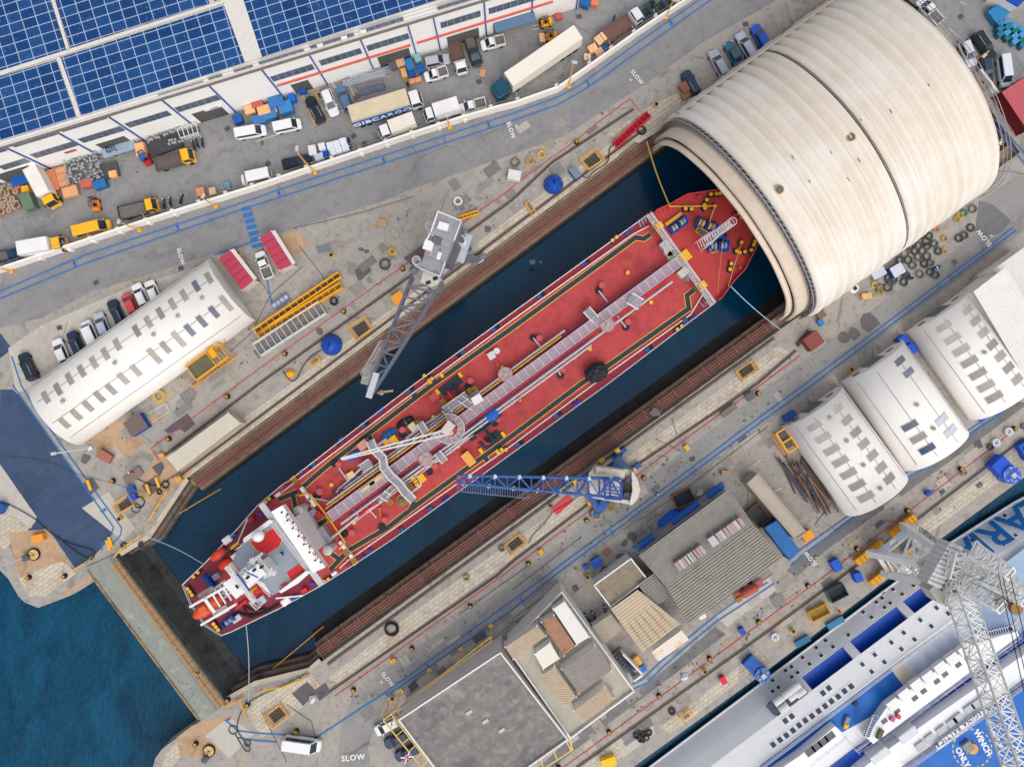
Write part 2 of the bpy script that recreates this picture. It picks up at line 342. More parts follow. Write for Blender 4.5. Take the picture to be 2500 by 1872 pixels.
for a in([(865,660),(893,642),(908,660),(876,690)],[(985,630),(1035,595),(1050,612),(1005,648)],[(400,1050),(458,1008),(477,1035),(452,1055),(440,1048),(410,1058)],[(712,1692),(750,1663),(776,1690),(740,1722)],[(765,1685),(795,1665),(808,1690),(780,1710)],[(200,1182),(225,1163),(243,1190),(222,1207)],[(345,1185),(380,1160),(395,1188),(365,1212)],[(370,1140),(395,1125),(402,1140),(390,1165)],[(2135,1280),(2152,1266),(2160,1275),(2140,1292)],[(1800,1075),(1820,1060),(1832,1075),(1813,1093)],[(995,1675),(1015,1655),(1028,1668),(1005,1690)],[(2375,1080),(2392,1070),(2400,1090),(2382,1100)],[(1150,1555),(1178,1535),(1190,1552),(1162,1572)],[(1395,1430),(1408,1425),(1415,1438),(1402,1446)]):
 paved('steel_plate',a,mat((92,88,92),.7,.2,.8,stain=(110,90,80),st=.55))
for a in([(2175,1000),(2165,1010),(2180,1030)],[(50,1330),(100,1300),(135,1350),(80,1390)],):
 paved('brown_paving',a,G_BROWN)
rp_=random.Random(11)
for k in range(120):
 u=rp_.random()
 if k%3==0:x,y=380+1080*u,1110-780*u;x+=rp_.uniform(-130,10);y+=rp_.uniform(-110,10)
 elif k%3==1:x,y=830+1040*u,1690-740*u;x+=rp_.uniform(0,110);y+=rp_.uniform(0,110)
 else:x,y=1400+1040*u,1850-760*u;x+=rp_.uniform(-50,50);y+=rp_.uniform(-40,30)
 l,w=rp_.uniform(6,26),rp_.uniform(5,16);c,s_=math.cos(R(36)),math.sin(R(36))
 g=rp_.choice([(170,164,155),(142,138,134),(132,128,126),(176,168,156),(150,143,135),(162,146,128),(120,116,115)])
 paved('repair_patch',[(x+a*l*c+b*w*s_,y-a*l*s_+b*w*c)for a,b in((-1,-1),(1,-1),(1,1),(-1,1))],mat(g,.85,.16,1.5,stain=tuple(int(v*.85)for v in g),st=.55,sscale=.8))
for x,y,r in((1190,560,11),(882,609,8),(895,614,7),(782,810,10),(777,806,8),(1600,1005,14),(930,1255,6),(870,1700,4),(2390,1185,10),(1545,1310,14),(1525,1325,10),(870,238,10),(640,350,6),(2120,790,26),(2085,815,18),(2060,825,16),(330,360,5),(335,420,4),(1250,330,3),(210,1120,14),(1520,1360,18),(1480,1400,20),(2330,640,10),(1255,255,8),(1010,620,4),(1320,640,3)):
 a=[(x+r*(.6+.6*rnd.random())*math.cos(k*.7),y+r*(.5+.6*rnd.random())*math.sin(k*.7))for k in range(9)]
 paved('oil_stain',a,mat((98,95,93),.6,.2,1.5))
BLUE=mat((38,112,182),.7,.12,3,stain=(120,130,140),st=.68,sscale=2.5)
RED=mat((196,48,68),.7,.12,3,stain=(150,120,115),st=.7,sscale=2)
WHITE_P=mat((226,226,222),.7,.06,3)
YEL_P=mat((214,172,70),.7,.1,3)
def lines(name,paths,w,m,z=.09):
 mb=MB()
 for p in paths:line_sheet(mb,p,w,z);z+=.0006
 return struct(mb.build(name,m))
lines('road_marking',[[(-40,726),(0,711),(209,622),(625,484),(667,468),(1250,278),(1363,237),(1417,208),(1569,96),(1708,0),(1800,-64)],[(-40,744),(0,729),(209,643),(596,510),(727,468),(1250,296),(1363,256),(1431,217),(1569,119),(1736,0),(1830,-66)],[(523,622),(640,583)],[(640,583),(644,640),(655,700),(663,740)],[(30,940),(277,1287),(271,1304),(249,1326),(249,1343)],[(28,870),(52,942),(88,1001),(121,1046),(297,1289),(294,1306),(266,1337)],[(551,1757),(579,1783),(625,1789),(775,1798),(941,1690),(1250,1466),(1335,1404),(1875,1004),(1968,936),(2474,556)],[(580,1800),(625,1807),(676,1811)],[(944,1698),(1250,1489),(1355,1404),(1875,1018),(1988,936),(2482,562)],[(941,1690),(944,1698)],[(1544,1670),(1569,1658),(1609,1619),(1685,1554),(1747,1503),(1790,1472),(1875,1421)],[(1548,1681),(1580,1668),(1622,1625),(1690,1566),(1755,1513),(1800,1484),(1890,1424)],[(1926,1368),(1957,1340),(2073,1258),(2200,1160),(2262,1131),(2350,1060),(2449,995)],[(1930,1382),(1962,1354),(2085,1264),(2205,1170),(2270,1138),(2360,1066),(2455,1003)],[(2428,290),(2520,395)],[(2428,308),(2510,410)],[(1269,1457),(1275,1468)],[(1695,1143),(1700,1150)],[(1492,1295),(1497,1303)],[(2290,698),(2295,706)]],.2,BLUE)
mb=MB()
for i in range(7):mb.obox(*P(602+i*4.2,510+i*15).xy,1.55,.62,.1,.104,14)
struct(mb.build('crossing_marking',BLUE))
mb=MB()
for x,y,a in((182,643,22),(434,554,18),(681,472,18),(937,390,18),(1193,305,18),(1435,203,32),(1637,56,35),(255,1245,-50),(341,1461,-55),(475,1640,-55),(558,1755,-50)):
 c,s_=math.cos(R(a)),math.sin(R(a));o=P(x,y)
 q=lambda u,v:(o.x+u*c-v*s_,o.y+u*s_+v*c)
 for p0,p1 in(((0,.35),(0,-.1)),((0,-.1),(-.25,-.6)),((0,-.1),(.25,-.6)),((-.3,.1),(.3,.15)),((0,.5),(0,.68))):
  line_sheet(mb,[((*q(*p0),.102),0),((*q(*p1),.102),0)],.16,0,wz=True)
struct(mb.build('pedestrian_marking',BLUE))
lines('red_line_marking',[[(388,1124),(369,1094),(585,936),(625,906),(1238,468),(1273,438),(1408,342),(1453,305),(1521,254),(1538,242),(1561,270)],[(817,1699),(1227,1404),(1250,1387),(1662,1080),(1863,936),(1953,868)],[(1377,1872),(1875,1508),(2016,1404),(2468,1057)],[(1881,1068),(1915,1115),(1937,1098)],[(1300,1928),(1377,1872)]],.13,RED)
lines('rail',[[(401,1111),(639,931),(1012,666),(1133,573),(1250,488),(1349,395),(1547,266)],[(440,1160),(820,878),(1180,608),(1575,314)],[(806,1686),(1213,1404),(1250,1371),(1434,1231),(1544,1142),(1849,936),(1943,855)],[(800,1622),(1250,1293),(1470,1130),(1890,826)],[(1408,1872),(1875,1540),(2059,1404),(2500,1069)]],.42,mat((104,84,74),.7,.3,2),.11)
lines('rail_groove',[[(401,1114),(639,934),(1012,669),(1133,576),(1250,491),(1349,398),(1547,269)],[(806,1688),(1213,1406),(1250,1373),(1434,1233),(1544,1144),(1849,938),(1943,857)],[(1410,1873),(1875,1542),(2059,1406),(2500,1071)],[(440,1163),(820,881),(1180,611),(1575,317)],[(800,1618),(1250,1289),(1470,1126),(1890,822)]],.12,mat((40,36,36),.7,.2,2),.125)
lines('bay_marking',[[(731,214),(768,305)],[(768,305),(808,290)],[(752,240),(768,300)],[(770,225),(786,292)],[(735,228),(778,216)],[(742,245),(782,232)],[(764,290),(792,262)]],.16,YEL_P)
lines('bay_marking',[[(625,345),(740,310)],[(810,200),(860,290)],[(850,205),(865,235)],[(800,278),(845,268)],[(2310,92),(2318,82)],[(2318,70),(2360,110)],[(2345,5),(2358,12)],[(360,1010),(405,985)],[(405,985),(412,1005)],[(372,1030),(412,1005)],[(1880,1205),(1910,1190)],[(1820,1150),(1860,1120)]],.13,mat((206,200,186),.8,.1,3))
mb=MB();rq=random.Random(5)
for x,y in((556,315),(864,333),(890,352),(655,400),(1414,42),(1820,60),(146,800),(442,655),(235,690),(700,1800),(786,1695),(2345,42),(1300,640),(1170,200),(1690,1120),(1990,1150),(1500,1640),(2300,1200)):mb.obox(*P(x,y).xy,.85,.7,.1,.103,rq.choice([17,36]))
struct(mb.build('manhole_cover',mat((84,82,84),.7,.2,2)))
mb=MB()
for k in range(900):
 u=rq.random();z=rq.random()
 if k%3==0:x,y=330+1230*u+rq.gauss(-40,45),1120-850*u+rq.gauss(-40,45)
 elif k%3==1:x,y=800+1150*u+rq.gauss(40,30),1690-830*u+rq.gauss(40,30)
 else:x,y=1420+1000*u+rq.gauss(0,26),1830-740*u+rq.gauss(0,26)
 s_=.07+.16*rq.random()**3;mb.obox(*P(x,y).xy,s_*rq.uniform(.6,2.4),s_,.07,.1+s_*.4,rq.random()*180)
mb.build('litter',mat((112,100,90),.9,.6,.4,stain=(196,190,180),st=.55,sscale=.3))['kind']='stuff'
lines('paving_joint',[[(1010,480),(880,520),(715,558)],[(1120,1500),(1290,1380)],[(1250,1440),(1420,1310)],[(1600,1070),(1660,1100)],[(1640,1020),(1652,1060)],[(700,1720),(760,1760),(770,1800)],[(640,1740),(700,1860)],[(1875,1040),(1650,1210),(1560,1270)],[(1350,1440),(1250,1510)],[(2080,1160),(1990,1280)],[(600,640),(660,720),(740,650)],[(660,720),(620,800)],[(560,860),(640,790)],[(730,600),(800,690)]],.1,mat((96,90,84),.9,.2,2),.085)
def word(t,x,y,deg,size,sp=1.15):
 return struct(txt(t,WHITE_P,size,P(x,y,.115),deg,name='road_lettering',ext=.002,off=.03,spacing=sp))
word('SLOW',441,626,-75,.9);word('SLOW',1555,189,-52,.9);word('25',1540,195,-52,.5)
word('SLOW',1247,318,-72,.9);word('25',1261,308,108,.5)
word('SLOW',946,1657,-51,.9);word('25',931,1664,-51,.5);word('SLOW',862,1849,6,1.25)
word('SLOW',1979,1363,-52+180,.9);word('25',1992,1359,128,.45)
word('SLOW',2403,581,128,1.05);word('25',2421,576,128,.5);word('SLOW',2436,360,53,.95)
# ---------------------------------------------------------------- large structures
WHITE=mat((226,222,216),.7,.05,.6,stain=(205,198,186),st=.66,sscale=.5)
WHITE_C=mat((228,224,218),.7,.05,.6,stain=(200,192,180),st=.66,sscale=.5)
WIN=mat((86,100,118),.25,.4,1.4,spec=.5)
DARK=mat((38,40,44),.6,.3,1.5)
class Plane:
 def __init__(s,a,b):
  s.a,s.b=P(*a),P(*b);s.d=(s.b-s.a).normalized();s.n=Vector((s.d.y,-s.d.x,0))
 def hit(s,x,y):
  c=Vector((0,0,H));r=P(x,y)-c;k=(s.a-c).dot(s.n)/r.dot(s.n);p=c+r*k
  return(p-s.a).dot(s.d),p.z
 def box(s,mb,t0,t1,z0,z1,out=.05,back=0):
  q=[s.a+s.d*t0+s.n*-back,s.a+s.d*t1+s.n*-back,s.a+s.d*t1+s.n*out,s.a+s.d*t0+s.n*out]
  return mb.prism([(p.x,p.y)for p in q],z0,z1)
HW=13.0
WP=Plane((127,411),(1297,54))
wh=Thing('warehouse','long white warehouse whose roof is covered with blue solar panels','warehouse',600,260)
t0,t1=WP.hit(-260,530)[0],WP.hit(1408,31)[0]
mb=MB();WP.box(mb,t0,t1,0,HW-.4,0,55)
mb.v=[wh.w(p)for p in mb.v]
mb.build('wall',mat((243,240,235),.7,.03,.4,stain=(226,221,213),st=.68,sscale=.25,corr=(17,.45,.2)),wh)
mb=MB();WP.box(mb,t0-.5,t1+.4,HW-.4,HW,.55,55.4);mb.v=[wh.w(p)for p in mb.v]
mb.build('roof',mat((216,211,203),.6,.06,.6,stain=(190,184,176),st=.6,corr=(107,.5,.4)),wh)
mb=MB();WP.box(mb,t0-.5,t1+.4,HW-.25,HW+.12,.8,-.56);mb.v=[wh.w(p)for p in mb.v]
mb.build('gutter',mat((120,112,106),.6,.2,2),wh)
def solar_mat():
 m=bpy.data.materials.new('solar_panel');m.use_nodes=True;t=m.node_tree;n=t.nodes;L=t.links.new;b=n['Principled BSDF'];b.inputs['Roughness'].default_value=.3;b.inputs['Specular IOR Level'].default_value=.25
 tc=n.new('ShaderNodeTexCoord');mp=n.new('ShaderNodeMapping');mp.inputs['Rotation'].default_value[2]=R(-17.2);L(tc.outputs['Object'],mp.inputs['Vector'])
 def brick(w,h,ms,c1,c2,mo):
  q=n.new('ShaderNodeTexBrick');q.offset=0;q.inputs['Scale'].default_value=1;q.inputs['Brick Width'].default_value=w;q.inputs['Row Height'].default_value=h;q.inputs['Mortar Size'].default_value=ms;q.inputs['Mortar Smooth'].default_value=.1
  for k,c in(('Color1',c1),('Color2',c2),('Mortar',mo)):q.inputs[k].default_value=(*lin(c),1)
  L(mp.outputs[0],q.inputs['Vector']);return q
 a=brick(2.02,1.42,.055,(36,80,132),(20,60,112),(198,206,216))
 f=brick(.673,.71,.024,(255,255,255),(240,244,250),(150,180,214))
 mx=n.new('ShaderNodeMix');mx.data_type='RGBA';mx.blend_type='MULTIPLY';mx.inputs[0].default_value=.85;L(a.outputs['Color'],mx.inputs[6]);L(f.outputs['Color'],mx.inputs[7])
 st=n.new('ShaderNodeMapping');st.inputs['Scale'].default_value=(3.2,.9,1);L(mp.outputs[0],st.inputs['Vector'])
 nz=n.new('ShaderNodeTexNoise');nz.inputs['Scale'].default_value=1.4;nz.inputs['Detail'].default_value=4;nz.inputs['Roughness'].default_value=.7;L(st.outputs[0],nz.inputs['Vector'])
 rp=n.new('ShaderNodeMapRange');rp.inputs[1].default_value=.63;rp.inputs[2].default_value=.72;rp.inputs[4].default_value=.75;L(nz.outputs['Fac'],rp.inputs[0])
 m2=n.new('ShaderNodeMix');m2.data_type='RGBA';L(rp.outputs[0],m2.inputs[0]);L(mx.outputs[2],m2.inputs[6]);m2.inputs[7].default_value=(*lin((150,178,214)),1)
 L(m2.outputs[2],b.inputs['Base Color']);return m
SOL=solar_mat()
for q in([(-160,236),(136,147),(184,286),(-160,394)],[(148,141),(551,13),(596,152),(198,281)],[(-160,-20),(119,-6),(161,124),(-160,222)],[(132,-10),(172,116),(510,8),(490,-60),(118,-60)],[(590,-4),(637,139),(1076,-4),(1040,-90),(560,-90)],[(522,2),(585,-18),(572,-60),(505,-50)]):
 mb=MB();mb.prism([wh.l(a,b,HW+.3).xy for a,b in q],HW+.14,HW+.3);mb.build('solar_array',SOL,wh)
for q in([(126,0),(134,0),(170,122),(163,124)],[(139,140),(147,140),(198,284),(188,286)],[(545,8),(592,-6),(640,140),(598,152)],[(-160,225),(575,-8),(577,-2),(-160,236)]):
 mb=MB();mb.prism([wh.l(a,b,HW+.3).xy for a,b in q],HW+.05,HW+.35);mb.build('roof_walkway',mat((214,209,200),.6,.06,1,corr=(17,.4,.4)),wh)
def wbox(name,t0,t1,z0,z1,m,out=.05,parent=None):
 mb=MB();WP.box(mb,t0,t1,z0,z1,out,-.003);mb.v=[wh.w(p)for p in mb.v];return mb.build(name,m,parent or wh)
BLU=mat((36,80,158),.5,.1,2)
def tp(tile,x,y):return(tile[0]+x*.28255,tile[1]+y*.28261)
T1,T2,T3,T4=(0,0),(625,0),(1250,0),(1875,0)
for T,r in((T1,[(80,1250,480,1150),(510,1120,905,1005),(1385,840,1775,720),(1810,695,1935,665),(2030,630,2195,585),(0,1450,245,1385),(280,1350,650,1240),(690,1215,1065,1110),(1095,1085,1465,975),(1525,950,1890,840),(-300,1545,-60,1470),(-200,1340,50,1290)]),(T2,[(35,562,420,445),(475,425,850,305),(915,285,1275,170),(1570,85,1890,-10),(135,685,495,575),(550,545,910,440),(960,420,1320,310),(1595,222,1940,115),(2010,95,2450,-30)])):
 for xa,ya,xb,yb in r:
  (ta,za),(tb,zb)=WP.hit(*tp(T,xa,ya)),WP.hit(*tp(T,xb,yb));z=(za+zb)/2
  f=wbox('window',ta,tb,z-.95,z+.95,mat((140,146,154),.5,.05,1),.06)
  g=MB();k=max(2,round((tb-ta)/1.1));w=(tb-ta)/k
  for i in range(k):WP.box(g,ta+i*w+.05,ta+(i+1)*w-.05,z-.88,z+.88,.075,-.05)
  g.v=[wh.w(p)for p in g.v];g.build('pane',WIN,f)
for T,r in((T1,[(1760,685,2055,985),(1345,820,1660,1075),(885,970,1230,1200),(455,1110,845,1335),(5,1250,450,1460),(-300,1450,120,1630)]),(T2,[(5,555,215,810),(425,405,630,750),(875,255,1020,610),(1295,130,1385,470),(1525,55,1592,430),(1972,0,1990,300)]),(T3,[(178,-60,165,190),(560,-60,548,100)])):
 for xa,ya,xb,yb in r:
  ta=WP.hit(*tp(T,xb,yb))[0];wbox('downpipe',ta-.09,ta+.09,0,HW-.3,BLU,.2)
ra=WP.hit(*tp(T2,185,742));rb=WP.hit(*tp(T2,1330,378));rc=WP.hit(*tp(T2,1385,355));rd=WP.hit(*tp(T3,350,0))
zr=(ra[1]+rb[1])/2
wbox('red_fascia',ra[0],rb[0],zr-.2,zr+.2,mat((208,100,84),.6,.1,2),.25);wbox('red_fascia',rc[0],rd[0],zr-.2,zr+.2,mat((208,100,84),.6,.1,2),.25)
for T,xa,ya,xb,yb,h in((T1,1740,1060,1990,995,4),(T1,980,1340,1200,1260,3.6),(T1,130,1600,400,1500,3.6),(T2,350,810,500,770,3.6),(T2,1075,570,1345,500,4),(T2,1660,400,1930,320,3.6),(T2,2050,255,2350,150,3.6)):
 (ta,_),(tb,_)=WP.hit(*tp(T,xa,ya)),WP.hit(*tp(T,xb,yb));wbox('doorway',ta,tb,0,h,mat((88,88,86),.8,.25,.8),.04)
for T,xa,ya,xb,yb,c in((T1,870,1290,1150,1205,(150,168,186)),(T1,75,1540,330,1470,(28,92,170)),(T2,2050,200,2400,100,(90,120,150))):
 (ta,za),(tb,zb)=WP.hit(*tp(T,xa,ya)),WP.hit(*tp(T,xb,yb));wbox('canopy',ta,tb,(za+zb)/2-.25,(za+zb)/2,mat(c,.5,.1,2),1.5)
for T,xa,ya in((T2,925,265),(T2,760,320),(T2,552,385)):
 ta,z=WP.hit(*tp(T,xa,ya));wbox('air_conditioner',ta-.45,ta+.45,z-.35,z+.35,WHITE,.5)
for T,xa,ya,b_ in((T1,1850,930,'nüred'),(T2,1770,255,'TAVIR'),(T2,2170,130,'TRIDENT'),(T1,640,1325,'')):
 ta,z=WP.hit(*tp(T,xa,ya));z=max(z,3.9)
 if b_=='':wbox('grille',ta-.9,ta+.9,z-.35,z+.35,mat((170,96,86),.6,.2,2),.06);continue
 if b_=='nüred':b_='nred';wbox('sign_panel',ta-1.6,ta+1.6,z-.45,z+.45,mat((238,236,230),.5,.02,1),.05)
 p=WP.a+WP.d*ta+WP.n*.09;p.z=z
 txt(b_,mat((40,44,60),.5,.05,1),.62,wh.w(p),0,wh,rot=(R(90),0,math.atan2(WP.d.y,WP.d.x)))
wl=Thing('boundary_wall','long white boundary wall with small buttresses between the loading yard and the road','wall',882,380)
mb=MB();HB=2.1
for a,b in zip(wallbase[:-1],wallbase[1:]):
 p,q=P(*a),P(*b);d=(q-p).normalized();n=Vector((-d.y,d.x,0))*.35
 mb.prism([wl.w(x).xy for x in(p,q,q+n,p+n)],0,HB)
mb.build('wall',mat((236,230,220),.7,.05,.6,stain=(208,198,182),st=.64,sscale=.7),wl)
but=[(110,639),(181,618),(239,597),(304,575),(373,553),(436,532),(500,510),(564,489),(628,470),(693,448),(759,427),(820,405),(888,386),(950,364),(1012,343),(1076,323),(1138,304),(1203,282),(1267,263),(1363,230),(1443,174),(1496,137),(1551,99),(1603,61),(1657,24)]
for i,(x,y)in enumerate(but):
 dg=math.degrees(math.atan2(-(but[min(i+1,24)][1]-but[max(i-1,0)][1]),but[min(i+1,24)][0]-but[max(i-1,0)][0]))
 c=wl.l(x,y);k=math.radians(dg);n=Vector((-math.sin(k),math.cos(k),0));d=Vector((math.cos(k),math.sin(k),0));o=c+n*.25
 f=o+n*.75
 mb=MB();mb.add([f-d*.3,f+d*.3,o+d*.3,o-d*.3]+[p+Vector((0,0,HB+.02))for p in(f-d*.3,f+d*.3)]+[p+Vector((0,0,1.0))for p in(o+d*.3,o-d*.3)],[(3,2,1,0),(4,5,6,7),(0,1,5,4),(1,2,6,5),(2,3,7,6),(3,0,4,7)])
 mb.build('buttress',WHITE,wl)
 mb=MB();r0=f+n*.15;mb.bar(r0+Vector((0,0,HB)),r0+n*.5+Vector((0,0,HB+.45)),.16,.1);mb.build('bracket',mat((130,128,126),.5,.1,2),wl)
mb=MB()
for a,b in zip(wallbase[:-1],wallbase[1:]):
 p,q=wl.l(*a),wl.l(*b);d=(q-p).normalized();n=Vector((-d.y,d.x,0))
 for h in(.3,.55):mb.tube([p+n*.6+Vector((0,0,HB+h)),q+n*.6+Vector((0,0,HB+h))],.025,4)
mb.build('railing_wire',mat((120,120,122),.5,.1,2),wl)
hg=Thing('dock_cover','huge cream arched cover of ribbed fabric over the head of the dry dock','shelter',1746,574,0,36.2)
HP=lambda t,hw,h:(hw*math.cos(t)*(1+.05*math.sin(2*t)**2),h*math.sin(t)**.92)
def shell(x0,x1,hw,h,th,wav,nx,pitch=1.9):
 rings=[];N=56
 for i in range(nx+1):
  x=x0+(x1-x0)*i/nx
  w=wav*(abs(math.sin(math.pi*(x-x0)/pitch))-.6)*(.8+.2*math.sin(x*.9))
  o=[(x,*HP(math.pi*k/N,hw+w,h+w))for k in range(N+1)]
  inn=[(x,*HP(math.pi*k/N,hw-th,h-th))for k in range(N,-1,-1)]
  rings.append(o+inn)
 return MB().loft(rings)
CREAM=mat((220,209,194),.85,.05,.4,stain=(226,219,210),st=.44,sscale=.08,bump=.1)
CREAM2=mat((206,190,172),.8,.08,.4,stain=(186,172,156),st=.55,sscale=.5)
XM=3.6
shell(XM,XM+16.0,19.3,17.0,.5,.85,150).build('front_canopy',CREAM,hg,smooth=True)
shell(XM+16.4,XM+33.6,19.3,17.0,.5,.9,160).build('rear_canopy',CREAM,hg,smooth=True)
shell(.7,XM-.66,17.9,15.9,.5,0,4).build('door_canopy',CREAM2,hg,smooth=True)
shell(-.2,.6,17.1,15.3,.5,0,2).build('door_lip',mat((214,198,180),.8,.08,.4),hg,smooth=True)
shell(.6,.72,17.0,15.1,.4,0,1).build('door_gap',mat((70,64,60),.8,.2,1),hg,smooth=True)
GSTEEL=mat((150,146,146),.5,.2,2)
for xa,hw,h,nm in((XM-.35,18.9,16.8,'truss_arch'),):
 mb=MB();N=60
 for s_ in(-.26,.26):
  for dr in(0,-.9):mb.tube([(xa+s_,*HP(math.pi*k/N,hw+dr,h+dr))for k in range(N+1)],.09,5)
 for k in range(N):
  a,b=HP(math.pi*k/N,hw,h),HP(math.pi*(k+1)/N,hw,h)
  mb.bar((xa-.26,*a),(xa+.26,*b),.07);mb.bar((xa+.26,*b),(xa+.26,*HP(math.pi*k/N,hw-.9,h-.9)),.07);mb.bar((xa-.26,*a),(xa-.26,*HP(math.pi*(k+1)/N,hw-.9,h-.9)),.07)
 mb.build(nm,GSTEEL,hg)
 shell(xa-.3,xa+.3,hw-1.1,h-1.1,.3,0,1).build('seam_cover',mat((100,97,100),.8,.2,1),hg,smooth=True)
shell(XM+16.0,XM+16.4,19.15,16.85,.5,0,1).build('seam_cover',mat((80,72,72),.8,.2,1),hg,smooth=True)
mb=MB()
for s_ in(-.25,0,.25):mb.tube([(XM+16.2+s_,*HP(math.pi*k/60,19.36+.04*math.sin(k*2.3),17.06+.05*math.sin(k*2.3)))for k in range(61)],.06,5)
mb.build('seam_rope',mat((98,84,86),.6,.2,2),hg)
mb=MB()
for s_,dr in((0,.1),(.5,.3),(.5,.9)):mb.tube([(XM+33.8+s_,*HP(math.pi*k/60,19.3+dr,17.0+dr))for k in range(61)],.06,5)
for k in range(60):mb.bar((XM+33.8,*HP(math.pi*k/60,19.4,17.1)),(XM+34.3,*HP(math.pi*k/60,20.2,17.9)),.05)
mb.build('rear_gantry_rail',mat((150,146,146),.5,.2,2),hg)
def hang_hit(x,y):
 z=16.0
 for _ in range(30):
  p=hg.l(x,y,z);c=max(-1,min(1,p.y/19.3));z=17.15*max(0,1-c*c)**.46
 return hg.l(x,y,z)
for x,y,L_ in((2078,335,0),(1903,463,0)):
 p=hang_hit(x,y);mb=MB();mb.cyl(p.x,p.y,p.z-.35,p.z+.06,.66);v=mb.build('vent_hatch',mat((206,158,72),.6,.1,2),hg)
 mb=MB();mb.cyl(p.x,p.y,p.z+.06,p.z+.09,.55);mb.build('vent_cover',mat((96,100,96),.6,.2,2),v)
mb=MB()
for x,y,l_ in((2171,268,12),(2026,370,8),(2093,387,13),(1973,440,9),(2067,434,12),(1932,381,11),(2264,205,9),(2100,292,5)):
 p=hang_hit(x,y);q=hang_hit(x+l_*.5,y+l_*.8);mb.bar(p+Vector((0,0,.12)),q+Vector((0,0,.12)),.1,.1)
mb.build('canopy_tear',mat((120,108,96),.8,.2,2),hg)
mb=MB()
rings=[]
for i in range(32):
 x=XM+.3+33*i/31;rings.append([(x,*HP(t,19.62,17.32))for t in(.34,.38,.42,.46,.5)])
mb.loft(rings,cap=False);mb.build('patched_strip',mat((214,203,188),.8,.08,.5,stain=(150,142,138),st=.6,sscale=.6),hg,smooth=True)
def vault(label,a,b,length,h,sky_px,vents,skin,sw=1.0,door=True):
 pa,pb=P(*a),P(*b);mid=(pa+pb)/2;d=pb-pa;hw=d.length/2;ax=Vector((d.y,-d.x,0)).normalized()
 dg=math.degrees(math.atan2(ax.y,ax.x));t=Thing('vaulted_shed',label,'shed',0,0,0,dg,'white barrel vaulted sheds',world=mid)
 N=28;prof=lambda r,hh:[(r*math.cos(math.pi*k/N),hh*math.sin(math.pi*k/N)**.74)for k in range(N+1)]
 rings=[[(x,y,z)for y,z in prof(hw,h)]+[(x,y,z)for y,z in prof(hw-.15,h-.15)[::-1]]for x in(0,length/2,length)]
 MB().loft(rings).build('roof',skin,t,smooth=False).data.polygons.foreach_set('use_smooth',[True]*(2*(2*N+2)+2))
 for x,nm in((.25,'end_wall'),(length-.35,'end_wall')):
  w=MB().loft([[(xx,y,z)for y,z in prof(hw-.16,h-.16)]for xx in(x,x+.1)]).build(nm,mat((234,232,228),.7,.06,.7,stain=(196,194,190),st=.62),t)
  if door and x<1:
   MB().box(x-.04,-1.6,.02,x-.003,1.6,3.2).build('door',mat((120,124,130),.6,.1,1),w)
   for yy in(-3.4,3.2):MB().box(x-.04,yy-.6,1.4,x-.003,yy+.6,2.3).build('window',WIN,w)
 def hit(x,y):
  z=h*.8
  for _ in range(25):
   p=t.l(x,y,z);c=max(-1,min(1,p.y/hw));z=h*max(0,1-c*c)**.37
  return t.l(x,y,z)
 for q in sky_px:
  x,y,c=q[:3];sl=q[3]if len(q)>3 else 2.1
  p=hit(x,y);th=math.acos(max(-1,min(1,p.y/hw)));dt=sl/2/max(hw,h)*1.12
  arc=[th+dt*(k/4-.5)*2 for k in range(5)]
  mk=lambda rr,w:[[(p.x+s_*w,(hw+rr)*math.cos(a_),(h+rr)*max(.01,math.sin(a_))**.74)for a_ in arc]for s_ in(-1,1)]
  o1,o2=mk(.05,.5*sw),mk(-.05,.5*sw)
  MB().loft([r1+r2[::-1]for r1,r2 in zip(o1,o2)]).build('skylight',mat((206,201,192),.6,.08,2),t);f_=t.e.children[-1]
  n1,n2=mk(.07,.42*sw),mk(.0,.42*sw);arc2=arc[:];arc[:]=[arc2[0]+(arc2[-1]-arc2[0])*(.05+.9*k/4)for k in range(5)];n1,n2=mk(.08,.42*sw),mk(.0,.42*sw);dv=rnd.randint(-12,10);c=tuple(max(0,min(255,v+dv))for v in c)
  MB().loft([r1+r2[::-1]for r1,r2 in zip(n1,n2)]).build('pane',mat(c,.35,.14,1.2,stain=(150,140,126),st=.62,sscale=.8),f_)
 for x,y in vents:
  p=hit(x,y);mb=MB();mb.cyl(p.x,p.y,p.z-.2,p.z+.35,.22);mb.cyl(p.x,p.y,p.z+.35,p.z+.5,.34,.1);mb.build('roof_vent',mat((160,158,154),.5,.15,2),t)
 mb=MB()
 for yy in(-.82,.8,.3,-.35):
  th=math.acos(yy);mb.tube([(x,(hw+.03)*math.cos(th),(h+.03)*math.sin(th)**.74)for x in(.8,length-.8)],.05,4)
 mb.build('seam',mat((150,144,136),.7,.3,1.5),t)
 return t
Q0,Q1=(0,468),(0,936);G1,G2,G3,GB=(160,154,144),(104,112,124),(150,146,140),(66,84,116)
SK=mat((238,233,225),.7,.04,.4,stain=(196,164,134),st=.7,sscale=.3)
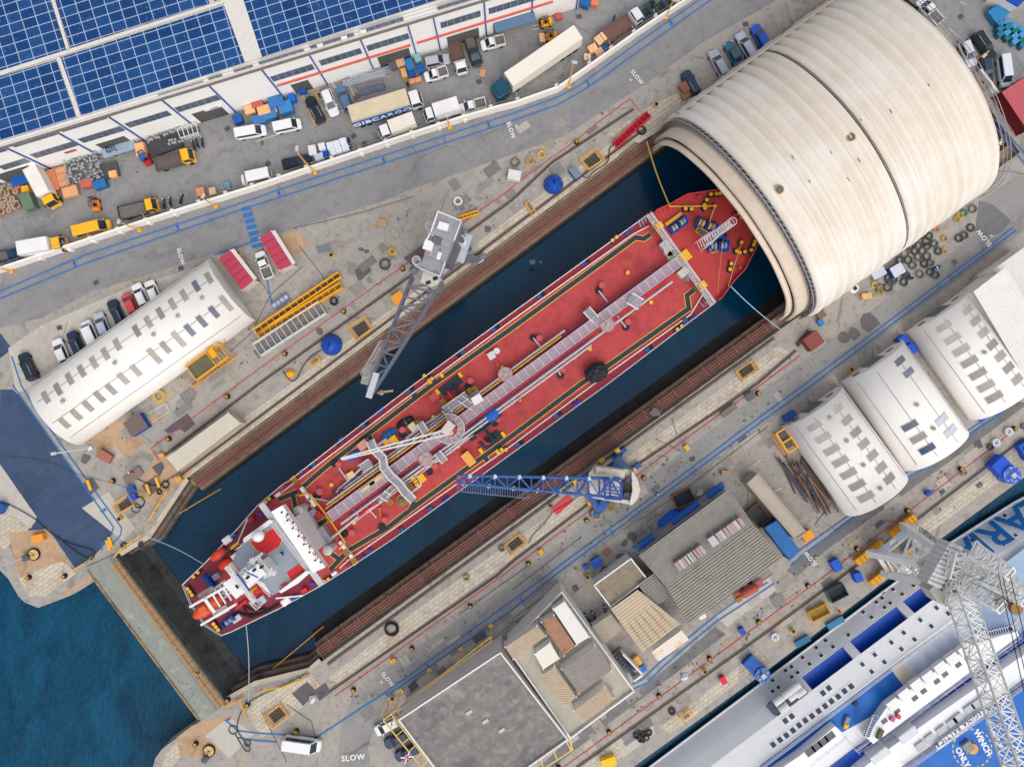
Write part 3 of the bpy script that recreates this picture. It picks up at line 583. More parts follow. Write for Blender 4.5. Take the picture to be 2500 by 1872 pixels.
vault('long white vaulted shed beside the row of parked cars, with two rows of skylights',(206,1084),(100,935),34.2,6.3,[(*tp(Q0,x,y),c)for x,y,c in((1805,745,G1),(1695,815,G2),(1590,895,G1),(1490,970,G1),(1385,1050,G1),(1282,1125,G1),(1180,1200,G1),(1012,1318,G1),(910,1400,G1),(810,1475,G1),(705,1548,G1),(600,1615,G3),(1745,1120,G2),(1850,1040,G2),(1640,1195,G2),(1430,1345,G1),(1175,1545,G1),(1065,1615,G1))]+[(*tp(Q0,x,y),G1,2.9)for x,y in((1955,965),(1545,1275),(1335,1420))]+[(*tp(Q1,x,y),G3)for x,y in((500,50),(395,120),(960,50),(860,115),(760,195),(660,270),(555,340))],[tp(Q0,*q)for q in((1755,920),(1545,1075),(1335,1235),(1000,1480))]+[tp(Q1,550,155)],SK)
QA,QC=(1875,936),(1875,468);SK2=mat((236,232,226),.7,.04,.4,stain=(210,204,196),st=.66,sscale=.3)
vault('white vaulted shed nearest the scrap pipes, with two full rows of beige skylights',(1903,1040),(2042,939),17.6,6.1,[(*tp(QA,x,y),G1,2.6)for x,y in((400,370),(475,470),(550,575),(625,675),(695,780),(770,880),(845,980))]+[(*tp(QA,x,y),G1)for x,y in((605,215),(685,315),(760,420),(830,520),(905,620),(980,725),(1050,820))],[tp(QA,*q)for q in((530,295),(675,495),(820,705),(965,905))],SK2,1.25)
vault('middle white vaulted shed with only a few grey and blue skylights',(2047,931),(2188,830),17.6,6.1,[(*tp(QC,1140,1460),G2),(*tp(QC,1215,1560),G2)]+[(*tp(QA,x,y),c,2.5)for x,y,c in((1225,365,G2),(1300,470,G3),(1375,565,GB),(1505,310,(188,196,206)),(1580,410,(188,196,206)))],[tp(QA,*q)for q in((1280,185),(1425,390))],SK2,1.2)
vault('white vaulted shed beside the gabled one, with dark seams and beige skylights',(2205,810),(2344,708),17.6,6.1,[(*tp(QC,x,y),G1,2.6)for x,y in((1520,1165),(1595,1270),(1670,1370),(1740,1470),(1815,1575),(1885,1680),(1955,1775))]+[(*tp(QC,x,y),G1)for x,y in((1725,1020),(1795,1115),(1865,1215),(1940,1320),(2010,1420),(2080,1520),(2155,1620))],[tp(QC,1865,1390)],SK2,1.25)
def block(name,label,cat,roof_px,z,wallm,roofm,over=.15,para=0,group=None):
 c=[sum(p[i]for p in roof_px)/len(roof_px)for i in(0,1)];w=P(c[0],c[1],z);t=Thing(name,label,cat,0,0,group=group,world=(w.x,w.y,0))
 q=[t.l(a,b,z)for a,b in roof_px];cc=sum(q,Vector())/len(q)
 inn=[(p+(cc-p).normalized()*over).xy for p in q]
 MB().prism(inn,0,z-.18).build('wall',wallm,t)
 MB().prism([p.xy for p in q],z-.18,z).build('roof',roofm,t)
 if para:
  mb=MB()
  for i in range(len(q)):
   a,b=q[i],q[(i+1)%len(q)];d=(b-a).normalized();n=Vector((-d.y,d.x,0))*.22
   if n.dot(cc-a)<0:n=-n
   mb.prism([p.xy for p in(a,b-d*.3,b-d*.3+n,a+n)],z+.001,z+para)
  mb.build('parapet',wallm,t)
 return t
CW=mat((222,220,216),.7,.07,.6,stain=(190,184,176),st=.62)
fl=block('office_building','flat roofed office building with a dark weathered grey roof and white parapet','building',[(972,1754),(1222,1588),(1388,1802),(1140,1975)],8,CW,ground_mat((122,118,117),(140,134,129),(104,101,104),.9,streak=(94,91,94),grime=(164,156,148),crack=False,joint=(3,2,.015,.95,.8)),para=.5)
ob=block('office_block','office block with a pale flat roof that carries rusty site cabins','building',[(1236,1578),(1371,1440),(1549,1684),(1392,1800)],6.5,CW,ground_mat((176,170,154),(184,178,164),(166,158,142),.4,grime=(150,142,128),crack=False),para=.6)
OW=Plane((995,1690),(1232,1533))
for k in range(9):
 p=Vector(fl.l(972+250*(k+.5)/9,1754-166*(k+.5)/9,6));
 MB().obox(p.x-.12,p.y+.1,1.5,.12,3.6,4.8,33.5).build('window',WIN,fl)
for k in range(3):
 MB().obox(*fl.l(1145+40*k,1740+22*k,8.3).xy,1.0,.5,8.0,8.15,33).build('roof_hatch',mat((190,184,170),.7,.1,1),fl)
def corr_roof(name,label,quads,z,mats,wallm,cat='building',group=None):
 t=None;allp=[p for q in quads for p in q];c=[sum(p[i]for p in allp)/len(allp)for i in(0,1)];w=P(*c,z);t=Thing(name,label,cat,0,0,group=group,world=(w.x,w.y,0))
 for i,q in enumerate(quads):
  zz=[z,z,z+1.6,z+1.6]if i%2==0 else[z+1.6,z+1.6,z,z]
  if len(quads)==1:zz=[z,z,z+.5,z+.5]
  pts=[t.l(a,b,k)for(a,b),k in zip(q,zz)]
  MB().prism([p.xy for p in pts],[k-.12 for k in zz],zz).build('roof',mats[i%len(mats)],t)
  cc=sum(pts,Vector())/4;MB().prism([(p+(cc-p).normalized()*.4).xy for p in pts],0,z-.13).build('wall',wallm,t)
 return t
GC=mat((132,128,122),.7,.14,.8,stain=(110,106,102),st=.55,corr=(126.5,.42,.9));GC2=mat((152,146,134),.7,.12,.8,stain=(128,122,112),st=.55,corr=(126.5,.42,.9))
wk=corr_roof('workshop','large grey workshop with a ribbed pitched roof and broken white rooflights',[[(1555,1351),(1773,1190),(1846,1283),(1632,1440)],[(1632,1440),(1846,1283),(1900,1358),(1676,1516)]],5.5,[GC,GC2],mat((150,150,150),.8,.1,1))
for(xa,ya,xb,yb)in((1655,1382,1715,1340),(1736,1323,1810,1272)):
 for k in range(9):
  f=(k+.3*rnd.random())/8.5;p=wk.l(xa+(xb-xa)*f,ya+(yb-ya)*f,6.9)
  MB().obox(p.x,p.y,1.5,.5+.2*rnd.random(),6.5,7.25,-53.5).build('rooflight',mat(rnd.choice([(178,176,174),(160,158,156),(176,140,142),(186,184,180)]),.6,.15,3),wk)
for f0,f1 in((.0,.03),(.06,.22),(.42,.72),(.82,1.0)):
 a,b=wk.l(1553+220*f0,1350-161*f0,5),wk.l(1553+220*f1,1350-161*f1,5);d=(b-a).normalized();n=Vector((-d.y,d.x,0))
 MB().prism([p.xy for p in(a,b,b+n*.8,a+n*.8)],3.6,4.6).build('blue_fascia',mat((28,92,180),.6,.08,2),wk)
corr_roof('lean_to','small grey ribbed lean-to between the workshop and the beige shed',[[(1555,1424),(1594,1398),(1640,1455),(1600,1487)]],4.2,[GC],mat((150,150,150),.8,.1,1))
bs=corr_roof('beige_shed','shed with a long beige ribbed roof beside the lower lane',[[(1490,1484),(1556,1437),(1662,1524),(1571,1596)]],4.6,[mat((186,168,142),.7,.06,.6,stain=(168,150,126),st=.6,corr=(126,.5,.5))],CW)
for k in range(5):
 a,b=bs.l(1503+12*k,1475-9*k,5.0),bs.l(1583+16*k,1588-13*k,5.3);a.z=4.72;b.z=5.16
 MB().bar(a,b,.07,.06).build('roof_seam',mat((120,106,90),.7,.2,2),bs)
corr_roof('rusty_shed','small shed with a white sheet roof eaten by orange rust',[[(1588,1589),(1662,1535),(1684,1564),(1609,1617)]],3.6,[mat((214,204,188),.6,.06,.8,stain=(198,146,78),st=.53,sscale=.7,corr=(126,.4,.3))],CW)
block('store_building','low store with a mottled brown flat roof and blue edge boards','building',[(1448,1427),(1540,1360),(1582,1413),(1490,1482)],4.2,CW,ground_mat((134,122,106),(150,136,116),(116,106,94),.7,grime=(92,86,80),crack=False),para=.25)
block('concrete_annex','narrow concrete annex with a long beige roof next to the scrap pipes','building',[(1822,1180),(1850,1154),(1970,1300),(1942,1318)],3.4,mat((168,160,150),.8,.1,1),mat((178,166,150),.8,.08,.8,stain=(150,136,124),st=.6),para=.2)
block('link_building','flat beige link roof beside the office block','building',[(1444,1530),(1492,1498),(1520,1536),(1474,1572)],3.2,CW,mat((172,160,144),.8,.1,.8,stain=(140,132,122),st=.58))
gs=corr_roof('gabled_shed','white gabled shed with a finely ribbed roof at the right edge of the yard',[[(2362,715),(2440,655),(2640,935),(2560,990)],[(2440,655),(2530,590),(2730,870),(2640,935)]],5,[mat((222,219,214),.7,.04,.5,corr=(-54+90,.45,.5))],WHITE)
def cabin(name,label,cat,q,z0,z1,wallm,roofm,group=None,ribs=None):
 c=[sum(p[i]for p in q)/4 for i in(0,1)];w=P(*c,z1);t=Thing(name,label,cat,0,0,group=group,world=(w.x,w.y,z0));pts=[t.l(a,b,z1)-Vector((0,0,0))for a,b in q];cc=sum(pts,Vector())/4;hh=z1-z0
 MB().prism([(p+(cc-p).normalized()*.08).xy for p in pts],0,hh-.12).build('wall',wallm,t)
 MB().prism([p.xy for p in pts],hh-.12,hh).build('roof',roofm,t)
 d=(pts[1]-pts[0]).normalized();dg=math.degrees(math.atan2(d.y,d.x));m=(pts[0]+pts[1])/2
 mb=MB()
 for p in pts:mb.obox(p.x,p.y,.18,.18,0,hh+.03,dg)
 mb.build('corner_post',wallm,t)
 return t
RU=lambda ang:mat((166,124,100),.7,.2,.8,stain=(140,84,60),st=.5,sscale=.5,corr=(ang,.35,.7));BE=lambda ang:mat((182,160,136),.7,.12,.8,stain=(152,112,84),st=.6,sscale=.8,corr=(ang,.35,.6))
for lab,q,m in(('beige rusty site cabin at the left corner of the office roof',[(1233,1579),(1311,1527),(1333,1552),(1253,1609)],BE(33)),('rust red site cabin on the office roof beside the white one',[(1322,1518),(1352,1501),(1405,1576),(1377,1600)],RU(-54)),('long white site cabin with dirty streaks at the top of the office roof',[(1350,1486),(1378,1468),(1439,1554),(1408,1573)],mat((222,218,208),.7,.06,.7,stain=(160,142,124),st=.64)),('small white plant cabin in the middle of the office roof',[(1305,1596),(1343,1568),(1366,1607),(1326,1634)],mat((224,216,202),.7,.05,.8,stain=(170,130,100),st=.66)),('beige cracked site cabin behind the white plant cabin',[(1323,1647),(1354,1627),(1407,1701),(1380,1723)],BE(90)),('wide grey ribbed double site cabin on the office roof',[(1371,1633),(1452,1576),(1493,1636),(1414,1693)],mat((148,138,132),.7,.14,.7,stain=(124,98,84),st=.6,corr=(33,.35,.8))),('rust edged site cabin at the lower end of the office roof',[(1401,1734),(1476,1678),(1499,1703),(1422,1760)],BE(33))):
 cabin('site_cabin',lab,'cabin',q,6.55,9.3,CW,m,'site cabins on the office roof')
CG='shipping containers and kiosks'
cabin('shipping_container','long cream shipping container standing along the dock edge','container',[(407,1117),(557,1007),(588,1033),(434,1150)],0,2.7,mat((196,188,172),.6,.08,1),mat((206,196,178),.6,.07,.8,stain=(176,160,140),st=.64,corr=(36,.3,.5)))
cabin('shipping_container','blue ribbed shipping container below the concrete annex','container',[(1867,1288),(1896,1270),(1953,1342),(1926,1364)],0,2.7,mat((30,84,150),.6,.1,1),mat((50,112,178),.6,.1,1,stain=(40,84,130),st=.6,corr=(-54,.3,.8)))
cabin('shipping_container','dark red ribbed container at the far right beyond the arched cover','container',[(2446,225),(2500,190),(2560,280),(2508,318)],0,2.8,mat((126,28,40),.6,.1,1,corr=(36,.3,.8)),mat((190,92,98),.6,.1,1,corr=(-54,.3,.6)))
for lab,q in(('red roofed kiosk at the end of the long vaulted shed',[(534,630),(562,611),(619,684),(590,708)]),('red roofed kiosk beside the white pickup',[(633,581),(662,565),(713,646),(681,660)])):
 t=cabin('kiosk',lab,'kiosk',q,0,3.0,mat((210,196,186),.7,.08,1),mat((178,62,84),.5,.08,.8,stain=(196,110,120),st=.64))
 pts=[t.l(a,b,3.0)for a,b in q];mb=MB()
 for k in range(1,5):mb.bar(pts[0].lerp(pts[3],k/5)+Vector((0,0,.03)),pts[1].lerp(pts[2],k/5)+Vector((0,0,.03)),.1,.06)
 mb.build('roof_rib',mat((160,46,70),.5,.1,2),t)
 a=pts[1].lerp(pts[2],.0);b=pts[2];d=(b-a).normalized();n=Vector((-d.y,d.x,0));n=n if n.dot(a-pts[0])>0 else-n
 MB().prism([p.xy for p in(a+n*.02,b+n*.02,b+n*.55,a+n*.55)],[2.9,2.9,2.5,2.5],[3.0,3.0,2.6,2.6]).build('awning',WHITE,t)
# ---------------------------------------------------------------- the tanker in the dock
K1=lambda x,y:(430+x*.2295,1180+y*.2295)
K4=lambda x,y:(1560+x*.1811,440+y*.1811)
K6=lambda x,y:(820+x*.2053,900+y*.2053)
TA=lambda x,y:tp((625,936),x,y)
TB=lambda x,y:tp((1250,468),x,y)
TD=lambda x,y:tp((625,468),x,y)
DZ,FZ,BZ=3.0,5.2,12.0
sh=Thing('tanker_ship','red decked tanker ship floating in the dry dock, its bow under the arched cover','ship',1180,1000,0,36.2)
sl_=lambda q,z:sh.l(q[0],q[1],z)
REDK=mat((182,69,70),.65,.13,.9,stain=(160,56,58),st=.48,sscale=.35,bump=.1)
REDD=mat((140,38,52),.6,.12,.6,stain=(122,34,48),st=.6)
REDF=mat((180,60,58),.6,.1,.5,stain=(158,40,46),st=.58)
NAVY=mat((44,56,70),.7,.1,1.5);YEL=mat((232,172,32),.55,.08,2);BLK=mat((30,31,35),.6,.25,2)
SW_=mat((226,224,222),.55,.05,1.5,stain=(196,190,184),st=.66);SG=mat((134,142,150),.65,.08,.8);LG=mat((184,186,190),.6,.08,1)
REDB=mat((196,36,44),.55,.08,1);BLUS=mat((26,76,160),.5,.1,2);ORG=mat((222,84,44),.5,.1,1.5);TAN=mat((196,160,112),.7,.12,1.5)
PURP=mat((86,58,96),.6,.1,2)
port=[K1(90,1060),K1(310,850),K1(600,550),K1(880,230),(694,1180),(710,1171),(823,1083),(1015,936),(1250,765),(1589,520)]
bow=[(1631,502),(1676,477),(1774,463),(1835,470),(1868,490),(1873,530),(1857,578),(1815,660),(1790,686),(1757,730)]
star=[(1744,739),(1484,936),(1250,1105),(958,1315),(859,1380),(788,1425),(682,1483),(568,1538),(545,1547)]
stern=[(505,1522),(470,1470)]
out=port+bow+star+stern
top=[sl_(q,DZ)for q in port]+[sl_(q,FZ)for q in bow]+[sl_(q,DZ)for q in star+stern]
cen=Vector((0,sum(p.y for p in top)/len(top),0))
def narrow(p,z):
 x=p.x;k=1-max(0,(x-20)/60)*.35-max(0,(-x-34)/40)*.4
 return Vector((x*.99,cen.y+(p.y-cen.y)*k,z))
low=[narrow(p,-3)for p in top];mid=[narrow(p,.2).lerp(p,.5)for p in top]
for p in mid:p.z=-.2
MB().loft([low,mid,top],cap=False).build('hull',mat((122,30,42),.5,.15,.6,stain=(88,28,36),st=.58),sh)
zdk=lambda q,z:[sl_(p,z)for p in q]
def flat(name,pxs,z,m,par=None,th=0):
 p=[Vector((*sl_(q,z).xy,z))for q in pxs];mb=MB()
 if th:mb.prism([a.xy for a in p],z-th,z)
 else:mb.add(p,[tuple(t)for t in tessellate_polygon([p])])
 return mb.build(name,m,par or sh)
Z0=4.2
def Zs(z):return z
_l=sh.l
sh_o=sh.o.copy()
flat('main_deck',port+star+stern,DZ,REDK)
flat('forecastle_deck',[(1588,521)]+bow+[(1744,739)],FZ,REDF)
mb=MB();a,b=sl_((1588,521),FZ),sl_((1744,739),FZ);mb.bar(a-Vector((0,0,1.15)),b-Vector((0,0,1.15)),.12,2.2);mb.build('forecastle_bulkhead',SW_,sh)
def strip(name,path,w,z,m,par=None,pad=0):
 mb=MB();p=[Vector((*sl_(q,z).xy,z))for q in path];line_sheet(mb,[(q,0)for q in p],w,z,wz=True);return mb.build(name,m,par or sh)
pin=[(690,1200),(710,1185),(975,984),(1250,782),(1544,573),(1583,553)];sin_=[(1716,717),(1685,768),(1487,909),(1250,1086),(851,1366),(830,1385)]
flat('side_deck',port[4:]+pin[::-1],DZ+.01,REDD);flat('side_deck',star[:5]+sin_[::-1],DZ+.01,REDD)
flat('stern_deck',[K1(90,1060),K1(310,850),K1(600,550),K1(880,230),K1(1000,340),K1(560,760),K1(420,1000),K1(640,1300),K1(1100,1120),K1(1500,900),K1(1560,1070),K1(1100,1320),K1(600,1560),K1(500,1600)]+stern,DZ+.012,mat((126,40,58),.6,.12,.7))
def rails(paths,z,name='railing',m=None,r=.045,posts=1.6,h=1.0):
 mb=MB()
 for path in paths:
  p=[sl_(q,z)for q in path]
  for k in(.5,1.0):mb.tube([a+Vector((0,0,h*k))for a in p],r,4)
  for a,b in zip(p[:-1],p[1:]):
   n=max(1,int((b-a).length/posts))
   for i in range(n):c=a.lerp(b,i/n);mb.bar(c,c+Vector((0,0,h)),.05)
 return mb.build(name,m or SW_,sh)
rails([port[3:]],DZ);rails([star[:6]],DZ);rails([port[:4]],DZ,m=SW_);rails([star[5:]+stern+[port[0]]],DZ)
for q in(pin,sin_):
 mb=MB();mb.tube([sl_(p,DZ)+Vector((0,0,.35))for p in q],.09,6);mb.build('deck_pipe',SW_,sh)
mb=MB();bl=[sl_(q,FZ)for q in[(1600,516)]+bow+[(1750,734)]]
for a,b in zip(bl[:-1],bl[1:]):mb.bar(a+Vector((0,0,.5)),b+Vector((0,0,.5)),.12,1.0)
mb.build('bulwark',mat((196,70,76),.6,.1,1),sh)
mb=MB()
for a,b in zip(bl[:-1],bl[1:]):
 for k in range(3):
  c=a.lerp(b,k/3);n=(Vector((c.x-6,cen.y,c.z))-c).normalized();mb.bar(c+Vector((0,0,.8)),c+n*.7,.08)
mb.build('bulwark_stay',REDF,sh)
WALK=[[(738,1190),(760,1170),(812,1126),(1060,936),(1250,801),(1552,580),(1572,583),(1588,572)],[(1694,708),(1677,722),(1682,753),(1490,889),(1420,936),(1250,1064),(1020,1230),(944,1289),(851,1343)],[(681,1219),(727,1199)],[(715,1207),(721,1236),(763,1292),(772,1312)],[(761,1289),(797,1268)],[(806,1390),(840,1354)],[(809,1351),(830,1366)],[(902,1065),(910,1078)],[(1003,1240),(1014,1226)],[(1185,1118),(1193,1128)]]
for i,w in enumerate(WALK):
 a=strip('walkway_edge',w,.98,DZ+.02+.002*i,YEL);strip('walkway',w,.74,DZ+.045+.002*i,NAVY,a)
strip('cover_walkway',[(1010,962),(1016,970)],.9,DZ+.08,NAVY)
ca,cb=sl_((806,1261),DZ+2),sl_((1664,634),DZ+2);dx=(cb-ca).normalized();nx=Vector((-dx.y,dx.x,0));Lc=(cb-ca).length
cp=lambda t,o,z:ca+dx*t+nx*o+Vector((0,0,z-ca.z))
CATZ=DZ+2
cw=MB().prism([cp(t,o,0).xy for t,o in((0,-.8),(Lc,-.8),(Lc,.8),(0,.8))],CATZ-.08,CATZ).build('catwalk',mat((168,146,156),.7,.14,1.4,stain=(146,140,146),st=.55,corr=(90,.12,.3)),sh)
mb=MB()
for k in range(int(Lc/1.45)+1):mb.bar(cp(k*1.45,-.8,CATZ+.02),cp(k*1.45,.8,CATZ+.02),.09,.05)
for o in(-.8,.8):
 for h in(.03,.5,1.0):mb.tube([cp(0,o,CATZ+h),cp(Lc,o,CATZ+h)],.04,4)
 for k in range(int(Lc/1.8)):mb.bar(cp(k*1.8,o,CATZ),cp(k*1.8,o,CATZ+1),.045)
mb.build('catwalk_rail',mat((206,206,212),.5,.06,1.5),cw)
mb=MB()
for k in range(int(Lc/5)):
 for o in(-.75,.75):mb.bar(cp(k*5+1,o,DZ),cp(k*5+1,o,CATZ),.14)
mb.build('catwalk_post',LG,cw)
for o,r,z,m,t0,t1 in((1.12,.1,1.5,PURP,.3,Lc-3),(1.42,.11,1.7,YEL,.0,Lc-22),(1.85,.17,1.4,LG,.5,Lc-21),(2.3,.12,1.0,LG,4,30),(-1.08,.13,1.7,mat((196,44,60),.5,.08,2),1,Lc-2),(-1.45,.12,1.3,PURP,2,Lc-18),(-1.9,.18,1.3,LG,.5,Lc-3),(-2.45,.17,1.2,LG,6,Lc-19),(-2.9,.1,.8,LG,2,26)):
 mb=MB();mb.tube([cp(t0,o,DZ+z),cp(t1,o,DZ+z)],r,8)
 for k in range(int((t1-t0)/6)):c=cp(t0+3+k*6,o,DZ+z);mb.tube([c,c+dx*.14],r*1.7,8)
 mb.build('cargo_pipe',m,sh)
def pipe(pts,r,m,z=.7,name='pipe'):
 mb=MB();mb.tube([sl_(q,DZ+z)for q in pts],r,8);mb.build(name,m,sh)
pipe([K6(0,1460),K6(120,1360),K6(300,1180),K6(420,1100)],.2,LG);pipe([K6(830,830),K6(1060,660),K6(1280,520)],.24,mat((150,152,166),.5,.1,2));pipe([K6(880,1480),K6(1010,1380),K6(1005,1340),K6(950,1260),K6(1050,1180),K6(1230,1080)],.22,LG)
pipe([K6(1230,1080),K6(1400,960),K6(1580,810)],.2,LG);pipe([K6(950,1250),K6(1070,1170)],.26,mat((206,40,52),.5,.08,2),.75);pipe([K6(480,920),K6(590,840),K6(650,860),K6(640,900)],.22,LG);pipe([K6(1230,890),K6(1270,920),K6(1290,940),K6(1340,900)],.16,LG)
pipe([K6(40,1180),K6(70,1230),K6(200,1400)],.12,LG);pipe([TA(570,1400),TA(880,1150),TA(1090,1010)],.18,LG,1.4);pipe([TA(890,1150),TA(970,1080),TA(1060,1025)],.2,mat((206,40,52),.5,.08,2),1.5);pipe([TA(830,1080),TA(890,1140)],.14,LG);pipe([TA(720,735),TA(830,890)],.12,LG);pipe([TA(930,1030),TA(1040,1160)],.12,LG)
pipe([TA(660,950),TA(720,910),TA(800,850),TA(880,790)],.2,mat((60,66,84),.5,.1,2));pipe([TA(480,990),TA(560,1000),TA(680,1030)],.1,LG)
pipe([TA(370,970),TA(440,950),TA(470,960),TA(590,1110),TA(770,1370),TA(720,1430)],.13,YEL,1.2)
for a,b in(((1462,710),(1484,738)),((1528,799),(1506,770)),((1302,825),(1324,851)),((1369,916),(1348,884))):pipe([a,b],.14,LG,.6)
for(x,y),c in zip([(1462,710),(1528,799),(1302,825),(1369,916),(1143,943),(1208,1033),(983,1060),(1049,1151),(818,1131),(775,1211),(933,1285),(842,1302)],[(1470,696),(1533,785),(1317,825),(1374,902),(1148,929),(1215,1022),(982,1049),(1061,1138),(826,1134),(779,1200),(939,1269),(858,1300)]):
 p=sl_((x,y),DZ);q=sl_(c,DZ+1)
 mb=MB();mb.cyl(p.x,p.y,DZ,DZ+.35,.56);h=mb.build('tank_hatch',BLK,sh)
 mb=MB();mb.cyl(q.x,q.y,DZ,DZ+.8,.16);mb.cyl(q.x,q.y,DZ+.8,DZ+1.0,.56,.46);mb.build('ventilator',mat((190,84,88),.6,.3,5),sh)
for q in(TB(995,705),TB(1195,960),TB(670,1360),TA(660,870),TA(855,1195),K6(1165,575),K6(1455,920),K6(600,880),TD(2128,1520)):
 p=sl_(q,DZ);mb=MB();mb.cyl(p.x,p.y,DZ,DZ+.6,.12);mb.cyl(p.x,p.y,DZ+.6,DZ+.75,.32);mb.build('vent_cap',YEL,sh)
for q,d in((TB(650,595),1),(TB(265,880),1),(TB(1525,1090),1),(TB(1200,1345),1),((1214,797),1),((1120,866),-1),(TA(1350,40),1),(TA(960,335),1),(TA(710,510),-1),(TA(465,715),-1),((1052,1242),0),((981,1294),0),((1366,1008),1),((1273,1079),1),(TB(990,355),0)):
 p=sl_(q,DZ);mb=MB();mb.box(p.x-.75*d-.38,p.y-.38,DZ,p.x-.75*d+.38,p.y+.38,DZ+.45);f=mb.build('fairlead',mat((32,78,128),.5,.15,3),sh)
 if d:MB().box(p.x-.36,p.y-.4,DZ,p.x+.36,p.y+.4,DZ+.06).build('deck_opening',BLK,sh)
for q in(TA(1060,245),TA(1090,220),TA(1625,1015),TA(1655,990),TA(995,1440),TA(935,1490),TA(395,755),(1403,988),(1412,982),K1(910,320),K1(1450,1055),TB(1020,320),TB(1575,1080)):
 p=sl_(q,DZ);mb=MB();mb.cyl(p.x,p.y,DZ,DZ+.5,.26,.2);mb.ell(p.x,p.y,DZ+.5,.32,.32,.22,10,4);mb.build('mushroom_vent',mat((24,76,190),.45,.1,2),sh)
px_,py_=sl_((1094,1049),DZ+6).xy
mb=MB();mb.cyl(px_,py_,DZ,DZ+6.5,1.15,1.05,18);cr=mb.build('deck_crane',mat((190,74,66),.6,.1,1),sh)
mb=MB();mb.obox(px_+.3,py_+.2,2.0,1.3,DZ+6.5,DZ+8.2,18);mb.build('crane_cab',mat((206,196,190),.6,.08,1),cr)
p0,p1=sl_((1102,1052),DZ+8),sl_((834,1120),DZ+6)
mb=MB()
for o in(-.42,.42):mb.bar(p0+Vector((0,o,0)),p1+Vector((0,o*.3,0)),.24,.45)
for k in range(9):c=p0.lerp(p1,k/9);w=.42-.3*k/9;mb.bar(c+Vector((0,-w,0)),c+Vector((0,w,0)),.12,.2)
mb.build('crane_boom',mat((212,212,210),.5,.06,1.5),cr)
mb=MB();N=20
for rr in(1.25,2.15):
 pass
ring=[[(px_+r*math.cos(a),py_+r*math.sin(a),DZ+3)for a in[math.pi*(-1.1+1.5*k/N)for k in range(N+1)]]for r in(1.2,2.3)]
mb.add(ring[0]+ring[1],[(k,k+1,N+2+k,N+1+k)for k in range(N)]);pf=mb.build('crane_platform',mat((160,150,154),.6,.12,1.2),cr)
mb=MB()
for h in(.5,1.0):mb.tube([Vector(p)+Vector((0,0,h))for p in ring[1]],.045,4)
for k in range(0,N+1,2):mb.bar(ring[0][k],ring[1][k],.06);mb.bar(ring[1][k],Vector(ring[1][k])+Vector((0,0,1)),.05)
mb.build('platform_rail',SW_,pf)
def gangway(path,w,z,name='gangway'):
 p=[sl_(q,z)for q in path];mb=MB();line_sheet(mb,[(a,0)for a in p],w,z,wz=True);g=mb.build(name,mat((156,152,158),.6,.15,1.2,corr=(0,.2,.3)),sh);mb=MB()
 for s_ in(-1,1):
  pp=[]
  for i,a in enumerate(p):
   d=(p[min(i+1,len(p)-1)]-p[max(i-1,0)]).normalized();pp.append(a+Vector((-d.y,d.x,0))*s_*w/2)
  for h in(.05,.55,1.05):mb.tube([a+Vector((0,0,h))for a in pp],.05,5)
  for a in pp:mb.bar(a,a+Vector((0,0,1.05)),.06)
  for a,b in zip(pp[:-1],pp[1:]):
   for k in(1,2,3):c=a.lerp(b,k/4);mb.bar(c,c+Vector((0,0,1.05)),.05)
 mb.build('gangway_rail',SW_,g);mb=MB()
 for a in p:mb.bar(a-Vector((0,0,z-DZ)),a,.14)
 mb.build('gangway_post',LG,g)
 return g
gangway([TA(990,490),TA(1020,560),TA(1100,640),TA(1110,720),TA(1170,800),TA(1240,860),TA(1290,930),TA(1365,1005)],1.15,DZ+3)
gangway([K6(1290,500),K6(1560,310)],1.2,DZ+1.9);gangway([K6(1300,470),K6(1360,540)],1.1,DZ+1.4);gangway([K6(1480,350),K6(1640,460)],1.0,DZ+1.95);gangway([K6(300,1190),K6(420,1110)],1.3,DZ+1.6);gangway([K6(560,1480),K6(640,1530)],1.2,DZ+1.6);gangway([K6(590,1500),K6(690,1400)],.8,DZ+1.5)
gangway([TB(640,1020),TB(720,1110)],1.2,DZ+2.02);gangway([TB(1010,920),TB(1110,980)],1.7,DZ+2.3);gangway([K6(1000,640),K6(1080,760)],1.0,DZ+1.7);gangway([K6(1210,990),K6(1300,1100)],1.0,DZ+1.7);gangway([K6(720,960),K6(820,900)],.9,DZ+1.4)
for q in((1482,793),K6(1070,1070),(1234,914)):
 c=sl_(q,CATZ);s_=1 if c.y>ca.y+1.2 else-1
 mb=MB();arc=[(c.x+1.1*math.cos(a),c.y+1.1*math.sin(a))for a in[math.pi*2*k/18 for k in range(18)]];mb.prism(arc,CATZ-.1,CATZ-.02);g=mb.build('monitor_platform',mat((170,160,166),.6,.12,1.2),sh)
 mb=MB();mb.tube([(x,y,CATZ+.9)for x,y in arc],.05,4,closed=True)
 for x,y in arc[::2]:mb.bar((x,y,CATZ-.05),(x,y,CATZ+.9),.05)
 mb.bar((c.x-1.1,c.y,CATZ),(c.x+1.1,c.y,CATZ),.06);mb.bar((c.x,c.y-1.1,CATZ),(c.x,c.y+1.1,CATZ),.06);mb.build('platform_rail',mat((200,120,126),.5,.08,2),g)
 mb=MB();mb.cyl(c.x,c.y,CATZ,CATZ+.8,.12);mb.obox(c.x,c.y,.5,.2,CATZ+.8,CATZ+1.0,30);mb.build('fire_monitor',YEL,g)
def stair(q,w=.9,l=1.2,dg=-54):
 p=sl_(q,DZ+.9);t=MB();t.obox(p.x,p.y,l,w,DZ+.9,DZ+.96,dg-36.2);s_=t.build('stair',BLK,sh);t=MB()
 for k in range(5):c=(k-2)*l/5;a=R(dg-36.2);t.obox(p.x+c*math.cos(a),p.y+c*math.sin(a),.08,w,DZ+.965,DZ+.985,dg-36.2)
 t.build('tread_edge',YEL,s_)
